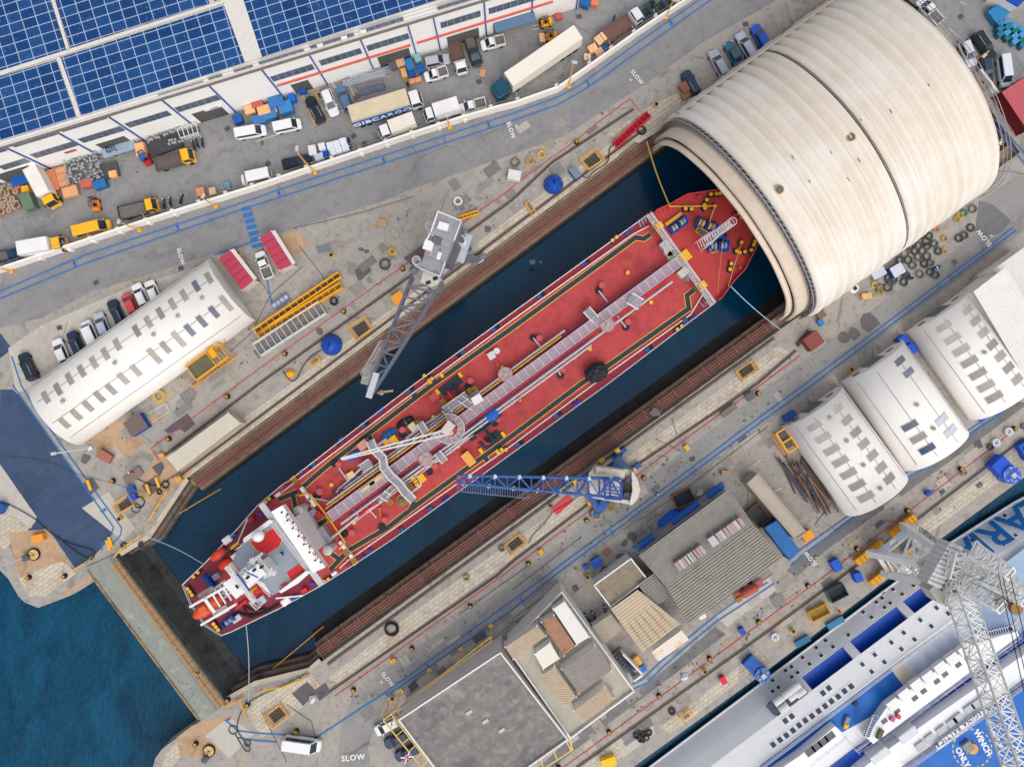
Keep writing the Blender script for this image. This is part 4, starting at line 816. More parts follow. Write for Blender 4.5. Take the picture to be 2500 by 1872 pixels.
for q in(K6(1000,650),K6(1070,740),K6(1280,400),K6(1270,575),K6(1230,1000),K6(1285,1070),K6(420,890),K6(760,960),K6(940,1190),K6(640,1580),K6(900,1540),K6(550,1080),K6(740,1350),K6(890,1410),TA(780,1460),TA(630,1160),K6(1660,250),K6(1600,270),TA(850,1535),TA(330,830)):stair(q)
for pad in([K6(1205,250),K6(1440,60),K6(1520,160),K6(1290,330)],[K6(1690,880),K6(1920,720),K6(2000,820),K6(1790,970)],[K6(1565,810),K6(1640,770),K6(1680,830),K6(1610,865)]):flat('hose_pad',pad,DZ+.16,mat((46,50,60),.7,.12,1),th=.14)
for a,b in((K6(1330,270),K6(1400,370)),(K6(1680,780),K6(1790,890))):
 mb=MB();p,q=sl_(a,DZ+1),sl_(b,DZ+1.4);mb.bar(p,q,.3,.4);mb.bar(q,q-Vector((0,0,1.3)),.4);mb.bar(q,q+(q-p)*.25+Vector((.3,.2,-.3)),.2);mb.build('hose_crane_arm',mat((206,36,48),.5,.1,2),sh)
for a,b in((K6(1400,210),K6(1470,300)),(K6(1770,720),K6(1860,830))):
 mb=MB();p,q=sl_(a,DZ+.8),sl_(b,DZ+1.2);mb.bar(p,q,.4,.5);mb.bar(q+Vector((.4,0,0)),q-Vector((.5,.2,.6)),.5);mb.build('hose_crane_arm',mat((36,44,62),.5,.1,2),sh)
for q in(K6(1210,275),K6(1480,75),K6(1725,975),K6(1990,780),K6(1255,75),K6(1115,150),K6(1925,990)):
 p=sl_(q,DZ+.4);MB().obox(p.x,p.y,.85,.5,DZ,DZ+.45,90).build('hose_box',YEL,sh)
for q in(K6(690,845),K6(1020,1300)):
 p=sl_(q,DZ+.9);MB().obox(p.x,p.y,1.1,1.3,DZ,DZ+1.0,0).build('pump_box',YEL,sh,bevel=.06)
for i,q in enumerate((K6(920,1310),K6(945,1340),K6(965,1375),K6(600,878))):
 p=sl_(q,DZ+.9);o=MB().cyl(p.x,p.y,DZ,DZ+.9,.34,n=16).build('valve_drum',YEL,sh)
for q,w in((K6(380,1400),.5),(K6(480,1320),.55)):
 p=sl_(q,CATZ+.25);MB().obox(p.x,p.y,2.6,w,CATZ+.01,CATZ+.3,0).build('cable_tray',mat((206,184,130),.6,.12,2),sh)
c=sl_(K6(1680,365),DZ+3.4);MB().obox(c.x,c.y,1.6,1.25,DZ+3.2,DZ+3.35,-5).build('access_plate',SW_,sh)
mb=MB();a,b=sl_((1588,522),FZ),sl_((1743,739),FZ);d=(b-a).normalized();n=Vector((d.y,-d.x,0))
for o,z in((0,.1),(0,.6),(0,1.05),(-.45,.2),(-.75,.2)):mb.tube([a+Vector((o,0,z)),b+Vector((o,0,z))],.05,5)
for k in range(14):c=a.lerp(b,k/13);mb.bar(c,c+Vector((0,0,1.05)),.06);mb.bar(c+Vector((.1,0,.1)),c+Vector((-.8,0,.1)),.05)
mb.build('break_rail',SW_,sh)
for q,w in((K4(625,1020),1.5),(K4(280,610),.95),(K4(865,1410),1.0)):
 p=sl_(q,FZ+.4);MB().obox(p.x,p.y,w*1.05,w*1.1,FZ+.3,FZ+.42,0).build('stair_head',YEL,sh);MB().obox(p.x-w*.9,p.y,w*.9,w*.8,FZ-.6,FZ-.5,0).build('stair',mat((96,78,40),.7,.3,3),sh)
for q,s_ in((TB(1130,240),1),(TB(1690,960),-1)):
 p=sl_(q,DZ)
 for k in range(5):MB().add([(p.x+k*.55-1,p.y+.1*s_,DZ),(p.x+k*.55-1,p.y-.9*s_,DZ),(p.x+k*.55-1,p.y+.2*s_,DZ+1.7),(p.x+k*.55-.92,p.y+.1*s_,DZ),(p.x+k*.55-.92,p.y-.9*s_,DZ),(p.x+k*.55-.92,p.y+.2*s_,DZ+1.7)],[(0,1,2),(5,4,3),(0,3,4,1),(1,4,5,2),(2,5,3,0)]).build('bracket',LG,sh)
def drum_winch(q,L_,w,dg,rope,parts=2,z=FZ,tray=None):
 p=sl_(q,z+.7);a=R(dg-36.2);ax=Vector((math.cos(a),math.sin(a),0));ay=Vector((-ax.y,ax.x,0));c=Vector((p.x,p.y,z))
 mb=MB();mb.obox(p.x,p.y,L_,w,z,z+.18,dg-36.2)
 for k in range(parts*2+1):
  o=c+ax*(k/(parts*2)-.5)*L_*.96
  mb.loft([[o+ax*s_+ay*.62*w*.7*math.cos(2*math.pi*j/14)+Vector((0,0,.75+.62*w*.6*math.sin(2*math.pi*j/14)))for j in range(14)]for s_ in(-.06,.06)])
 o=c+ax*L_*.42;mb.obox(o.x,o.y,L_*.14,w*.7,z+.15,z+1.15,dg-36.2)
 wn=mb.build('winch',mat((22,66,150),.5,.15,2),sh)
 for k in range(parts):
  o=c+ax*((2*k+.5+(.0 if k%2 else .0))/(parts*2)-.5+.0)*L_*.96
  o=c+ax*((2*k+1)/(parts*2)-.5)*L_*.94
  MB().loft([[o+ax*s_*L_*.17/parts*2+ay*.42*w*.7*math.cos(2*math.pi*j/14)+Vector((0,0,.75+.42*w*.7*math.sin(2*math.pi*j/14)))for j in range(14)]for s_ in(-.8,.8)]).build('rope_drum',mat(rope,.8,.2,4,bump=.4),wn)
 if tray:
  o=c+ay*w*.75;MB().obox(o.x,o.y,L_*.95,.5,z+.5,z+.56,dg-36.2).build('drip_tray',mat((206,160,40),.6,.1,2),wn)
 return wn
drum_winch(K4(530,600),3.2,1.5,36,(170,160,130),2,tray=1);drum_winch(K4(910,600),3.4,1.9,-22,(200,160,90),2);drum_winch(K4(1080,720),2.6,1.6,-40,(60,70,90),1);drum_winch(K4(1070,880),3.2,1.9,2,(140,150,160),2)
for q in([K4(760,690),K4(800,620),K4(960,720),K4(900,790)],[K4(940,880),K4(990,850),K4(1070,960),K4(970,985)]):
 mb=MB();p=[sl_(x,FZ+.5)for x in q];mb.prism([x.xy for x in p],FZ+.45,FZ+.5);g=mb.build('winch_platform',mat((96,90,92),.7,.15,1.2),sh);mb=MB()
 for a_,b_ in zip(p,p[1:]+p[:1]):mb.bar(a_,b_,.09);mb.bar(a_,a_+Vector((0,0,.8)),.06)
 mb.build('platform_edge',YEL,g)
def bitts(qs,z=FZ,base=None):
 ps=[sl_(q,z+.8)for q in qs];a,b=ps[0],ps[-1];d=(b-a).normalized()if len(ps)>1 else Vector((1,0,0));c=(a+b)/2;dg=math.degrees(math.atan2(d.y,d.x));L_=(b-a).length+.9
 bs=MB().obox(c.x,c.y,L_,.72,z,z+.2,dg).build('mooring_bitts',mat((40,48,60),.6,.15,2),sh)
 for p in ps:
  mb=MB();mb.cyl(p.x,p.y,z+.2,z+.78,.2);q=mb.build('post',BLK,bs);MB().cyl(p.x,p.y,z+.78,z+.86,.29).build('cap',YEL,q)
for g in([(630,385),(710,390)],[(915,265),(885,335)],[(890,375)],[(970,190),(1045,182),(1095,178)],[(1345,450),(1385,497)],[(1565,825),(1548,870),(1515,940)],[(1430,965),(1360,975),(1320,955)],[(1245,1125),(1230,1200)],[(1025,350)],[(1383,838)]):bitts([K4(*q)for q in g])
for g in([TB(868,420),TB(905,392)],[TB(1430,1190),TB(1468,1162)],[K1(230,945),K1(185,990)],[K1(990,163),K1(955,197)],[K1(1620,1018),K1(1580,1042)],[K1(120,1118),K1(145,1150),K1(168,1185)],[K1(398,1492),K1(422,1522),K1(448,1555)],[TD(1455,1590),TD(1520,1615)],[K6(1970,960),K6(2025,962)]):bitts([q for q in g],DZ)
for q,r in((K4(1285,490),.42),(K4(1365,545),.55),(K4(805,235),.3),(K4(1360,1185),.25)):
 p=sl_(q,FZ+.6);MB().cyl(p.x,p.y,FZ,FZ+.55,r*.7).cyl(p.x,p.y,FZ+.55,FZ+.75,r).build('hatch_cover',mat((190,60,58),.55,.12,2),sh)
for q in(K4(1205,205),K4(1570,710)):
 p=sl_(q,FZ);MB().cyl(p.x,p.y,FZ,FZ+.6,.22).ell(p.x,p.y,FZ+.65,.34,.34,.24,10,4).build('mushroom_vent',BLUS,sh)
a,b=sl_(K4(850,860),FZ),sl_(K4(1230,590),20);b=Vector((a.x+.0,a.y,20))
mb=MB()
for s_ in(-.45,.45):
 for t_ in(-.45,.45):mb.bar(a+Vector((s_*1.8,t_*1.8,0)),b+Vector((s_*.5,t_*.5,0)),.12)
for k in range(12):
 z0=FZ+(20-FZ)*k/12;w=.8-.6*k/12;z1=FZ+(20-FZ)*(k+1)/12
 for s_ in(-1,1):mb.bar((a.x-w,a.y+w*s_,z0),(a.x+w,a.y+w*s_,z1),.06);mb.bar((a.x+w*s_,a.y-w,z0),(a.x+w*s_,a.y+w,z1),.06)
 mb.torus(a.x+.75 if k>3 else a.x,a.y,z1,.55,.04,12,4)
mb.build('foremast',SW_,sh)
for q,c_ in((K4(360,860),LG),(K4(600,1240),mat((206,200,188),.6,.1,2))):
 p=sl_(q,DZ+1.2);mb=MB();mb.obox(p.x,p.y,1.6,1.2,DZ,DZ+1.2,5);mb.build('deck_locker',c_,sh)
for q in(K4(410,950),K4(455,1020)):
 p=sl_(q,DZ+.9);MB().cyl(p.x,p.y,DZ,DZ+.9,.85,n=18).build('rope_reel',mat((206,200,186),.7,.1,2,bump=.3),sh)
p=sl_(K4(660,1290),DZ+.6);MB().cyl(p.x,p.y,DZ,DZ+.6,.8,.5,12).build('wire_pile',mat((126,136,140),.8,.3,5,bump=1),sh)
ac=MB().prism([sl_(q,9).xy for q in(K1(640,740),K1(1020,440),K1(1330,880),K1(1060,1130),K1(900,1000),K1(700,1180),K1(560,1020),K1(760,880))],DZ,BZ-.5).build('accommodation',SW_,sh)
flat('bridge_deck',[K1(600,840),K1(650,700),K1(720,610),K1(1030,400),K1(1420,930),K1(1100,1150),K1(1020,1190),K1(940,1060),K1(760,980),K1(690,930)],BZ,mat((140,148,156),.7,.1,.6,stain=(126,136,146),st=.55),ac,th=.3)
for q in([K1(780,620),K1(1050,460),K1(1130,590),K1(1100,670),K1(960,755),K1(850,710)],[K1(1170,945),K1(1310,850),K1(1380,925),K1(1220,1035)],[K1(1105,1075),K1(1160,1040),K1(1190,1060),K1(1125,1100)]):
 f=flat('red_marking',q,BZ+.03,YEL,ac);cc=sum((Vector(x)for x in q),Vector((0,0)))/len(q);flat('red_marking',[tuple(Vector(x).lerp(cc,.04))for x in q],BZ+.05,REDB,ac)
for q in([K1(710,610),K1(720,580),K1(990,385),K1(1030,395),K1(1020,420),K1(730,630)],[K1(1090,1150),K1(1380,930),K1(1420,930),K1(1410,960),K1(1300,1060),K1(1120,1165)]):flat('bulwark_ledge',q,BZ+.8,SW_,ac,th=.9)
br=[sl_(q,BZ+1.6)for q in(K1(1130,232),K1(1588,890),K1(1455,950),K1(1010,300))]
br=[sl_(q,BZ+1.3)for q in(K1(1130,232),K1(1588,890),K1(1455,950),K1(1010,300))];bc=sum(br,Vector())/4;MB().prism([p.lerp(bc,.45).xy for p in br],DZ,BZ-.3).build('wheelhouse_base',SW_,ac)
MB().prism([p.xy for p in br],BZ-.3,BZ+1.3).build('wheelhouse',mat((236,234,230),.55,.06,1,stain=(190,190,192),st=.6),ac)
a,b=sl_(K1(1135,300),BZ+1),sl_(K1(1520,850),BZ+1)
mb=MB()
for k in range(14):c=a.lerp(b,k/13);z=BZ+1.3;mb.box(c.x-.22+.5*(k%2),c.y-.1,z,c.x+.1+.5*(k%2),c.y+.1,z+.12)
mb.build('window_vent',DARK,ac)
tx=sl_(K1(1345,565),BZ+1);txt('NO NAKED LIGHT',mat((150,44,44),.6,.1,2),.72,(tx.x+.1,tx.y,BZ+1.31),126-36.2,sh,ext=.01,spacing=1.4)
wg=MB();a,b=sl_(K1(905,215),BZ),sl_(K1(1555,1080),BZ);wg.bar(a,b,.9,.35);wg.build('bridge_wing',LG,ac)
rails([[K1(1030,430),K1(1420,930)],[K1(1060,410),K1(1450,920)],[K1(650,690),K1(720,640)],[K1(600,830),K1(690,940)],[K1(900,1060),K1(1020,1190)]],BZ,'bridge_rail')
mb=MB();p=sl_(K1(870,560),BZ+2.5);mb.cyl(p.x,p.y,BZ,BZ+1.8,.3);mb.ell(p.x,p.y,BZ+2.4,.85,.85,.95,20,12);mb.build('radome',mat((232,230,228),.35,.03,1),ac,smooth=True)
fn=MB().prism([sl_(q,17).xy for q in(K1(700,985),K1(870,850),K1(960,960),K1(790,1080))],DZ,17).build('funnel',SW_,sh)
for a_,b_ in((K1(745,940),K1(870,1000)),):MB().bar(sl_(a_,17.06),sl_(b_,17.06),.14,.1).build('stripe',BLUS,fn)
mb=MB()
for q in(K1(760,1000),K1(830,920),K1(905,890)):p=sl_(q,17.4);mb.cyl(p.x,p.y,16.9,17.7,.2)
mb.build('exhaust_pipe',BLK,fn)
o8=[sl_(q,14)for q in(K1(600,1090),K1(620,1050),K1(680,1030),K1(710,1060),K1(700,1120),K1(660,1150),K1(610,1140))];cs=MB().prism([p.xy for p in o8],DZ,14).build('engine_casing',SW_,sh)
p=sl_(K1(655,1090),14);MB().obox(p.x,p.y,.6,.6,14,14.05,0).build('opening',DARK,cs)
MB().bar(sl_(K1(640,960),16.2),sl_(K1(780,1145),16.2),.32,.3).build('radar_scanner',BLUS,sh)
def lattice(name,p,q,w0,w1,m,n=8,par=None,r=.09):
 p,q=Vector(p),Vector(q);d=(q-p).normalized();u=Vector((0,0,1))if abs(d.z)<.9 else Vector((1,0,0));s_=d.cross(u).normalized();t=s_.cross(d);mb=MB()
 cor=lambda k,i,j:p.lerp(q,k)+(s_*i+t*j)*(w0+(w1-w0)*k)/2
 for i in(-1,1):
  for j in(-1,1):mb.bar(cor(0,i,j),cor(1,i,j),r)
 for k in range(n):
  a,b=k/n,(k+1)/n;f=1 if k%2 else-1
  for j in(-1,1):mb.bar(cor(a,-f,j),cor(b,f,j),r*.6);mb.bar(cor(b,-1,j),cor(b,1,j),r*.6)
  for i in(-1,1):mb.bar(cor(a,i,-f),cor(b,i,f),r*.6);mb.bar(cor(b,i,-1),cor(b,i,1),r*.6)
 return mb.build(name,m,par or sh)
mm=lattice('radar_mast',sl_(K1(880,820),BZ),sl_(K1(880,820),BZ)+Vector((0,0,6)),.9,.6,SW_,5)
for a_,b_ in(((770,860),(920,740)),((860,780),(1010,960)),((930,990),(1070,935)),((545,870),(840,1260)),((800,790),(840,870)),((1000,900),(1050,980)),((620,1010),(560,880))):lattice('mast_arm',sl_(K1(*a_),16.5),sl_(K1(*b_),16.5),.45,.2,SW_,5,mm,.07)
lattice('mast_yard',sl_(K1(550,870),15),sl_(K1(835,1255),15),.8,.5,SW_,9,mm,.1)
for a_,b_ in(((150,1310),(720,990)),((270,1500),(640,1280))):MB().bar(sl_(K1(*a_),8),sl_(K1(*b_),9.5),.35,.5).build('davit_beam',SW_,sh)
for k in range(6):MB().bar(sl_(K1(390+60*k,1180-33*k),8.6),sl_(K1(470+60*k,1310-33*k),8.6),.22,.2).build('davit_crosspiece',SW_,sh)
mb=MB()
for o in(0,1):
 a,b=(sl_(K1(250,1215),7),sl_(K1(400,1120),7))if o==0 else(sl_(K1(400,1400),7),sl_(K1(545,1320),7))
 for k in range(14):c=a.lerp(b,k/13);mb.bar(c+Vector((0,-.5,0)),c+Vector((0,.5,0)),.1)
 for s_ in(-.5,.5):mb.bar(a+Vector((0,s_,0)),b+Vector((0,s_,0)),.08)
mb.build('davit_ladder',mat((196,190,184),.6,.1,2),sh)
p=sl_(K1(460,1150),7);mb=MB()
for k in range(4):mb.bar((p.x-1.2+k*.9,p.y-1.3,7),(p.x-1.2+k*.9,p.y+1.0,7),.14);mb.bar((p.x-1.3,p.y-1.2+k*.7,7),(p.x+1.7,p.y-1.2+k*.7,7),.14)
mb.build('davit_frame',SW_,sh);MB().obox(p.x+.2,p.y-.2,3,2.3,6.6,6.7,0).build('davit_platform',mat((176,160,170),.6,.1,1.5),sh)
p=sl_(K1(315,1330),8.5)
boat=MB().ell(p.x,p.y,7.6,2.75,1.15,1.2,20,10).build('lifeboat',mat((208,84,46),.45,.08,1.5),sh,smooth=True)
MB().obox(p.x-.3,p.y,1.2,1.3,8.5,9.1,0).build('boat_canopy',mat((214,96,56),.45,.08,1.5),boat,bevel=.15)
MB().obox(p.x+.9,p.y,.5,2.5,8.75,8.9,0).build('boat_strap',SW_,boat)
for q,l_ in((K1(435,765),2.9),(K1(515,865),2.4)):
 p=sl_(q,DZ+1.4);MB().ell(p.x,p.y,DZ+.9,l_/2,.75,.8,14,8).build('rescue_boat',mat((224,66,40),.45,.08,1.5),sh,smooth=True)
drum_winch(K1(350,1050),2.4,1.5,-50,(40,80,150),1,DZ);drum_winch(K1(560,1460),2.2,1.3,36,(130,140,150),1,DZ)
for q in(K1(540,600),K1(1165,1255)):
 p=sl_(q,DZ+1);MB().obox(p.x,p.y,1.5,1.1,DZ+.3,DZ+1.2,0).build('life_raft',mat((222,220,222),.5,.06,1),sh,bevel=.2)
for q,l_,w,h_,m in((K1(420,990),1.1,.9,1.1,SG),(K1(790,385),1.0,.6,1.0,REDB),(K1(1360,1140),1.0,.6,1.0,REDB),(K1(600,545),.9,.7,.9,BLUS),(K1(1265,1222),.9,.7,.9,BLUS),(K1(620,660),1.6,.5,.3,YEL),(K1(620,710),1.6,.5,.3,BLK),(K1(690,1290),2.2,.5,.5,REDB),(K1(850,1160),1.5,.4,1.2,REDB),(K1(830,1130),1.2,.6,.2,YEL),(K1(900,1250),1.4,1.2,.8,LG),(K1(640,1440),1.5,.9,.8,LG),(K1(1080,120),.9,.5,.8,SW_),(K1(1680,960),.9,.5,.8,SW_),(K1(1455,230),.8,.7,.6,YEL),(K1(1450,310),1.3,1.0,.9,SG),(K1(1510,320),.7,.8,.9,REDB)):
 p=sl_(q,DZ+h_);MB().obox(p.x,p.y,l_,w,DZ,DZ+h_,0).build('deck_box',m,sh,bevel=.04)
p=[sl_(q,DZ+2)for q in(K1(1480,510),K1(1555,450),K1(1660,610),K1(1590,680),K1(1530,650))];MB().prism([x.xy for x in p],DZ,DZ+2).build('pump_house',mat((152,154,158),.6,.08,1),sh)
for q in(K1(1300,290),K1(1610,715)):
 p=sl_(q,DZ+4);c=MB().cyl(p.x,p.y,DZ,DZ+4,.62,n=18).cyl(p.x,p.y,DZ+4,DZ+4.25,.75,.3,18).build('ventilation_trunk',mat((186,184,182),.55,.06,1),sh,smooth=False)
for pts,r in(([K1(720,1320),K1(760,1400),K1(900,1390),K1(1060,1300)],.16),([K1(640,1370),K1(800,1420),K1(1000,1350),K1(1090,1280)],.18),([K1(700,1300),K1(830,1350),K1(960,1330)],.14)):pipe(pts,r,BLK,.3,'stern_hose')
pipe([K1(780,1260),K1(850,1340),K1(900,1300)],.16,LG,1.5);pipe([K1(800,1250),K1(860,1310),K1(910,1270)],.16,LG,1.2)
MB().bar(sl_(K1(450,830),9),sl_(K1(680,540),9),.18).build('stores_davit',mat((60,58,66),.6,.1,2),sh);MB().bar(sl_(K1(650,640),9.5),sl_(K1(760,380),9.5),.18).build('stores_davit',LG,sh);MB().bar(sl_(K1(1060,1220),9.5),sl_(K1(1350,1190),9.5),.18).build('stores_davit',SW_,sh)
for q in((745,1205),(762,1225),(840,1337),(857,1358)):
 p=sl_(q,DZ+.9);MB().obox(p.x,p.y,2.4 if q[0]in(745,840)else 1.6,.5,DZ,DZ+.9,90).build('foam_station',SW_,sh)
def settle(th,dz):
 for ch in th.e.children:ch.location.z+=dz
sh.e.location.z-=4.2;settle(sh,4.2)
# ---------------------------------------------------------------- dock gate, pipe racks
TE,TF,TC,TG=(lambda x,y:tp((1875,936),x,y)),(lambda x,y:tp((1875,1404),x,y)),(lambda x,y:tp((1250,1404),x,y)),(lambda x,y:tp((0,1404),x,y))
TH=lambda x,y:tp((625,1404),x,y);TI=lambda x,y:tp((1250,936),x,y);TJ=lambda x,y:tp((0,936),x,y);TQ=lambda x,y:tp((0,468),x,y);TN=lambda x,y:tp((1250,0),x,y);TM=lambda x,y:tp((1875,468),x,y);T5=lambda x,y:tp((625,0),x,y);T6=lambda x,y:tp((1875,0),x,y);T0=lambda x,y:tp((0,0),x,y)
cg=Thing('dock_gate','long grey green floating gate that closes the dry dock from the sea','dock gate',390,1555)
GG=mat((138,142,132),.65,.14,.8,stain=(160,168,160),st=.56,sscale=.5);GW=mat((128,126,126),.7,.1,.8)
def pg(t,name,pts,z0,z1,m,par=None):
 return MB().prism([t.l(a,b,z1).xy for a,b in pts],z0,z1).build(name,m,par or t)
pg(cg,'deck',[(209,1385),(278,1354),(553,1717),(491,1760)],-.4,.25,GG)
pg(cg,'walkway',[(262,1360),(278,1354),(553,1717),(527,1735)],.25,.27,GW)
o=[cg.l(a,b,0)for a,b in((209,1385),(491,1760),(553,1717),(280,1352))]
q_=lambda k,z:[Vector((*o[0].xy,z)),Vector((*o[1].xy,z)),Vector((o[2].x+k,o[2].y+k*.72,z)),Vector((o[3].x+k,o[3].y+k*.72,z))]
MB().loft([q_(3.6,-6),q_(3.0,-4.0),q_(2.0,-3.2),q_(1.2,-1.8),q_(.5,-.41)]).build('hull',mat((62,64,64),.8,.3,.5,stain=(40,40,42),st=.5,bump=.5),cg)  # dark hull face, flared wide to stand in for its reflection in the water
MB().bar(cg.l(214,1392,.3),cg.l(486,1756,.3),.3,.3).build('rubbing_strip',mat((150,128,92),.8,.3,1.5,stain=(110,80,60),st=.5),cg)
mb=MB();a,b=cg.l(290,1367,.25),cg.l(550,1715,.25);d=(b-a).normalized();n=Vector((-d.y,d.x,0))
for off in(0,-.75):
 for h in(.45,.8,1.1):mb.tube([a+n*off+Vector((0,0,h)),b+n*off+Vector((0,0,h))],.06,5)
 for k in range(21):c=a.lerp(b,k/20)+n*off;mb.bar(c,c+Vector((0,0,1.1)),.07)
mb.build('railing',mat((216,160,84),.6,.1,2),cg)
mb=MB()
for f in(.04,.06,.09,.42,.44,.74,.76,.78,.8,.83,.86,.9):p=o[0].lerp(o[1],f)+n*(1.6+.5*math.sin(f*40));mb.obox(p.x,p.y,.22,.12,.25,.262,0)
mb.build('deck_slot',BLK,cg)
RUST=mat((128,78,72),.7,.2,1.2,stain=(100,62,56),st=.55)
for lab,path,z,y0 in(('rack of red brown pipes along the north edge of the dry dock',[(463,1170),(1590,330)],-.75,.55),('rack of red brown pipes along the south edge of the dry dock',[(1895,806),(785,1610)],-.75,.5)):
 a,b=P(*path[0]),P(*path[1]);d=(b-a).normalized();n=Vector((d.y,-d.x,0));t=Thing('pipe_rack',lab,'pipes',0,0,world=((a+b)/2).to_tuple());a,b=t.w(a),t.w(b);L_=(b-a).length
 for k in range(4):c=Vector((0,0,z))+n*(y0+k*.42);MB().tube([a+c,b+c],.11,6).build('pipe',RUST,t)
 mb=MB()
 for k in range(int(L_/3)):c=a+d*(k*3+1)+Vector((0,0,z+.1));mb.bar(c+n*(y0-.3),c+n*(y0+1.6),.1,.1);mb.bar(c+n*(y0+.6),c+n*(y0+.6)-Vector((0,0,.5)),.12)
 mb.build('bracket',mat((150,96,88),.7,.15,2),t)
 c=Vector((0,0,z+.35))+n*.12;MB().tube([a+c,b+c],.07,5).build('cable',mat((44,46,60),.6,.2,2),t)
# ---------------------------------------------------------------- ferry
FB=[P(1597,1859,-4),P(2189,1415,-4)];fd=(FB[1]-FB[0]).normalized();fdeg=math.degrees(math.atan2(fd.y,fd.x))
fe=Thing('ferry','white ferry with blue decks lying in the neighbouring dock','ferry',2250,1700,0,fdeg)
class FPl:
 def __init__(s):s.n=Vector((fd.y,-fd.x,0));s.a=FB[0]
 def hit(s,x,y):
  c=Vector((0,0,H));r=P(x,y)-c;return c+r*((s.a-c).dot(s.n)/r.dot(s.n))
FW=FPl();fl_=lambda q,z:fe.l(q[0],q[1],z)
y0=fe.w(FB[0]).y
WS=mat((238,240,244),.5,.04,.5,stain=(224,227,235),st=.62);WS2=mat((230,230,231),.5,.04,.6);FBLU=mat((10,100,184),.5,.12,.5,stain=(10,80,176),st=.52);FBL2=mat((14,76,180),.5,.1,.6);FDK=mat((18,44,104),.5,.12,.8)
X0,X1,XE=fl_((1500,1930),0).x,fl_((2299,1329),0).x,fl_((2720,1010),0).x
bow_y=lambda x:-max(0,x-X1)*math.tan(R(4.6))-max(0,x-X1-14)**2*.012
XS=[X0-30,X1,X1+5,X1+10,X1+15,X1+20,X1+25,X1+32]
ZP=((-6,0),(-3.4,0),(-1,-1.9),(.8,-3.64),(2.2,-7.2))  # upright ferry side shaped leaning inward so it catches more light
def fy(z):
 for(z0,a),(z1,b)in zip(ZP[:-1],ZP[1:]):
  if z<=z1:return a+(b-a)*(z-z0)/(z1-z0)
 return ZP[-1][1]
def hullside(i,name,m,xa=None,xb=None):
 xs=[x for x in XS if(xa is None or x>xa)and(xb is None or x<xb)]
 xs=([xa]if xa is not None else[])+xs+([xb]if xb is not None else[])
 (z0,a),(z1,b)=ZP[i],ZP[i+1]
 return MB().loft([[(x,y0+bow_y(x)+k,z)for k,z in((a,z0),(b,z1),(-22,z1),(-22,z0))]for x in xs]).build(name,m,fe)
hullside(0,'hull_bottom',mat((24,70,110),.6,.1,.5));hullside(1,'hull',WS)
MB().tube([(x,y0+bow_y(x)+.1,-3.4)for x in XS],.16,6).build('rubbing_strake',mat((236,236,240),.5,.04,1),fe)
def fhit(q):
 c=Vector((0,0,H));r=P(*q)-c;best=None
 for k in range(285):
  z=-3.4+k*.02;p=fe.w(c+r*((z-H)/r.z));e=abs(p.y-(y0+bow_y(p.x)+fy(z)))
  if best is None or e<best[0]:best=(e,p)
 return best[1]
MB().box(X0-30,y0-22,-.93,X1+2,y0-6.2,.78).build('promenade_wall',FBL2,fe)
MB().box(X0-30,y0-6.2,-.995,X1+2,y0-1.95,-.94).build('promenade_deck',FBL2,fe)
hullside(3,'superstructure',WS2)
for xa,xb in((None,TF(40,1160)),(TF(320,1000),TF(380,985)),(TF(720,700),TF(790,660)),(TF(1180,340),TF(1230,290)),(TF(1400,110),None)):
 hullside(2,'side_panel',WS2,fhit(xa).x if xa else None,fhit(xb).x if xb else None)
def porthole(q,w=.75,h=.95,m=None):
 p=fhit(q);s_=Vector((0,fy(p.z+.1)-fy(p.z-.1),.2)).normalized();n=Vector((0,s_.z,-s_.y));p=p+n*.02
 f=MB().bar(p-s_*h/2,p+s_*h/2,w,.08,up=n).build('window',mat((236,236,238),.5,.04,1),fe)
 MB().bar(p-s_*h*.36,p+s_*h*.36,w*.7,.11,up=n).build('pane',mat((66,72,92),.2,.2,2,spec=.5),f)
for q in((1257,88),(1160,163),(1080,122),(1057,240),(1008,277),(995,148),(985,197),(937,232),(895,363),(823,318),(695,515),(498,563),(562,617),(417,625),(460,692),(300,710),(360,765),(205,790),(257,840),(153,822),(207,877),(40,907),(90,967),(40,1000)):porthole(TF(*q),.7,.7)
for q in((1455,280),(1555,328),(1315,385),(1410,438),(1172,495),(1265,552),(1065,578),(1152,635),(922,685),(1005,747),(815,768),(895,830)):porthole(TF(*q),.8,.9)
for q in((525,972),(475,1015),(718,957),(660,998),(605,1045),(548,1085),(493,1127),(437,1170),(380,1213),(322,1252),(268,1293),(215,1337),(158,1380),(103,1418),(45,1460),(150,1255),(205,1215)):porthole(TF(*q),1.1,1.1)
for q in((1665,465),(2000,1380),(2045,1140),(1990,1180),(2155,1055),(1765,1355),(1330,1200)):pass
for q in(TE(1765,1355),TE(1990,1180),TE(2045,1140),TE(2155,1055),TE(2140,1310),TE(2035,1390)):porthole(q,.7,.7)
tx=fhit(TE(2005,1300));txt('BALEARIA',mat((14,104,180),.5,.05,1),6.3,(tx.x+5.4,y0+bow_y(tx.x)+fy(tx.z)+.35,tx.z+.3),0,fe,rot=(R(90-40),0,R(180-4.6)),ext=.02,off=.02)
DKZ=2.25
def fdk(name,pts,z,m,th=.08,par=None):return MB().prism([fl_(q,z).xy for q in pts],z-th,z).build(name,m,par or fe)
fdk('side_deck',[TF(-900,2270),TF(1060,800),TF(1720,325),TF(1790,590),TF(1030,1140),TF(560,1400),TF(-700,2400)],DKZ+.05,FBLU)
fdk('unpainted_deck',[TF(1060,800),TF(1720,325),TF(1790,590),TF(1250,950),TF(1190,970),TF(1100,860)],DKZ+.08,mat((190,198,212),.6,.05,.6))
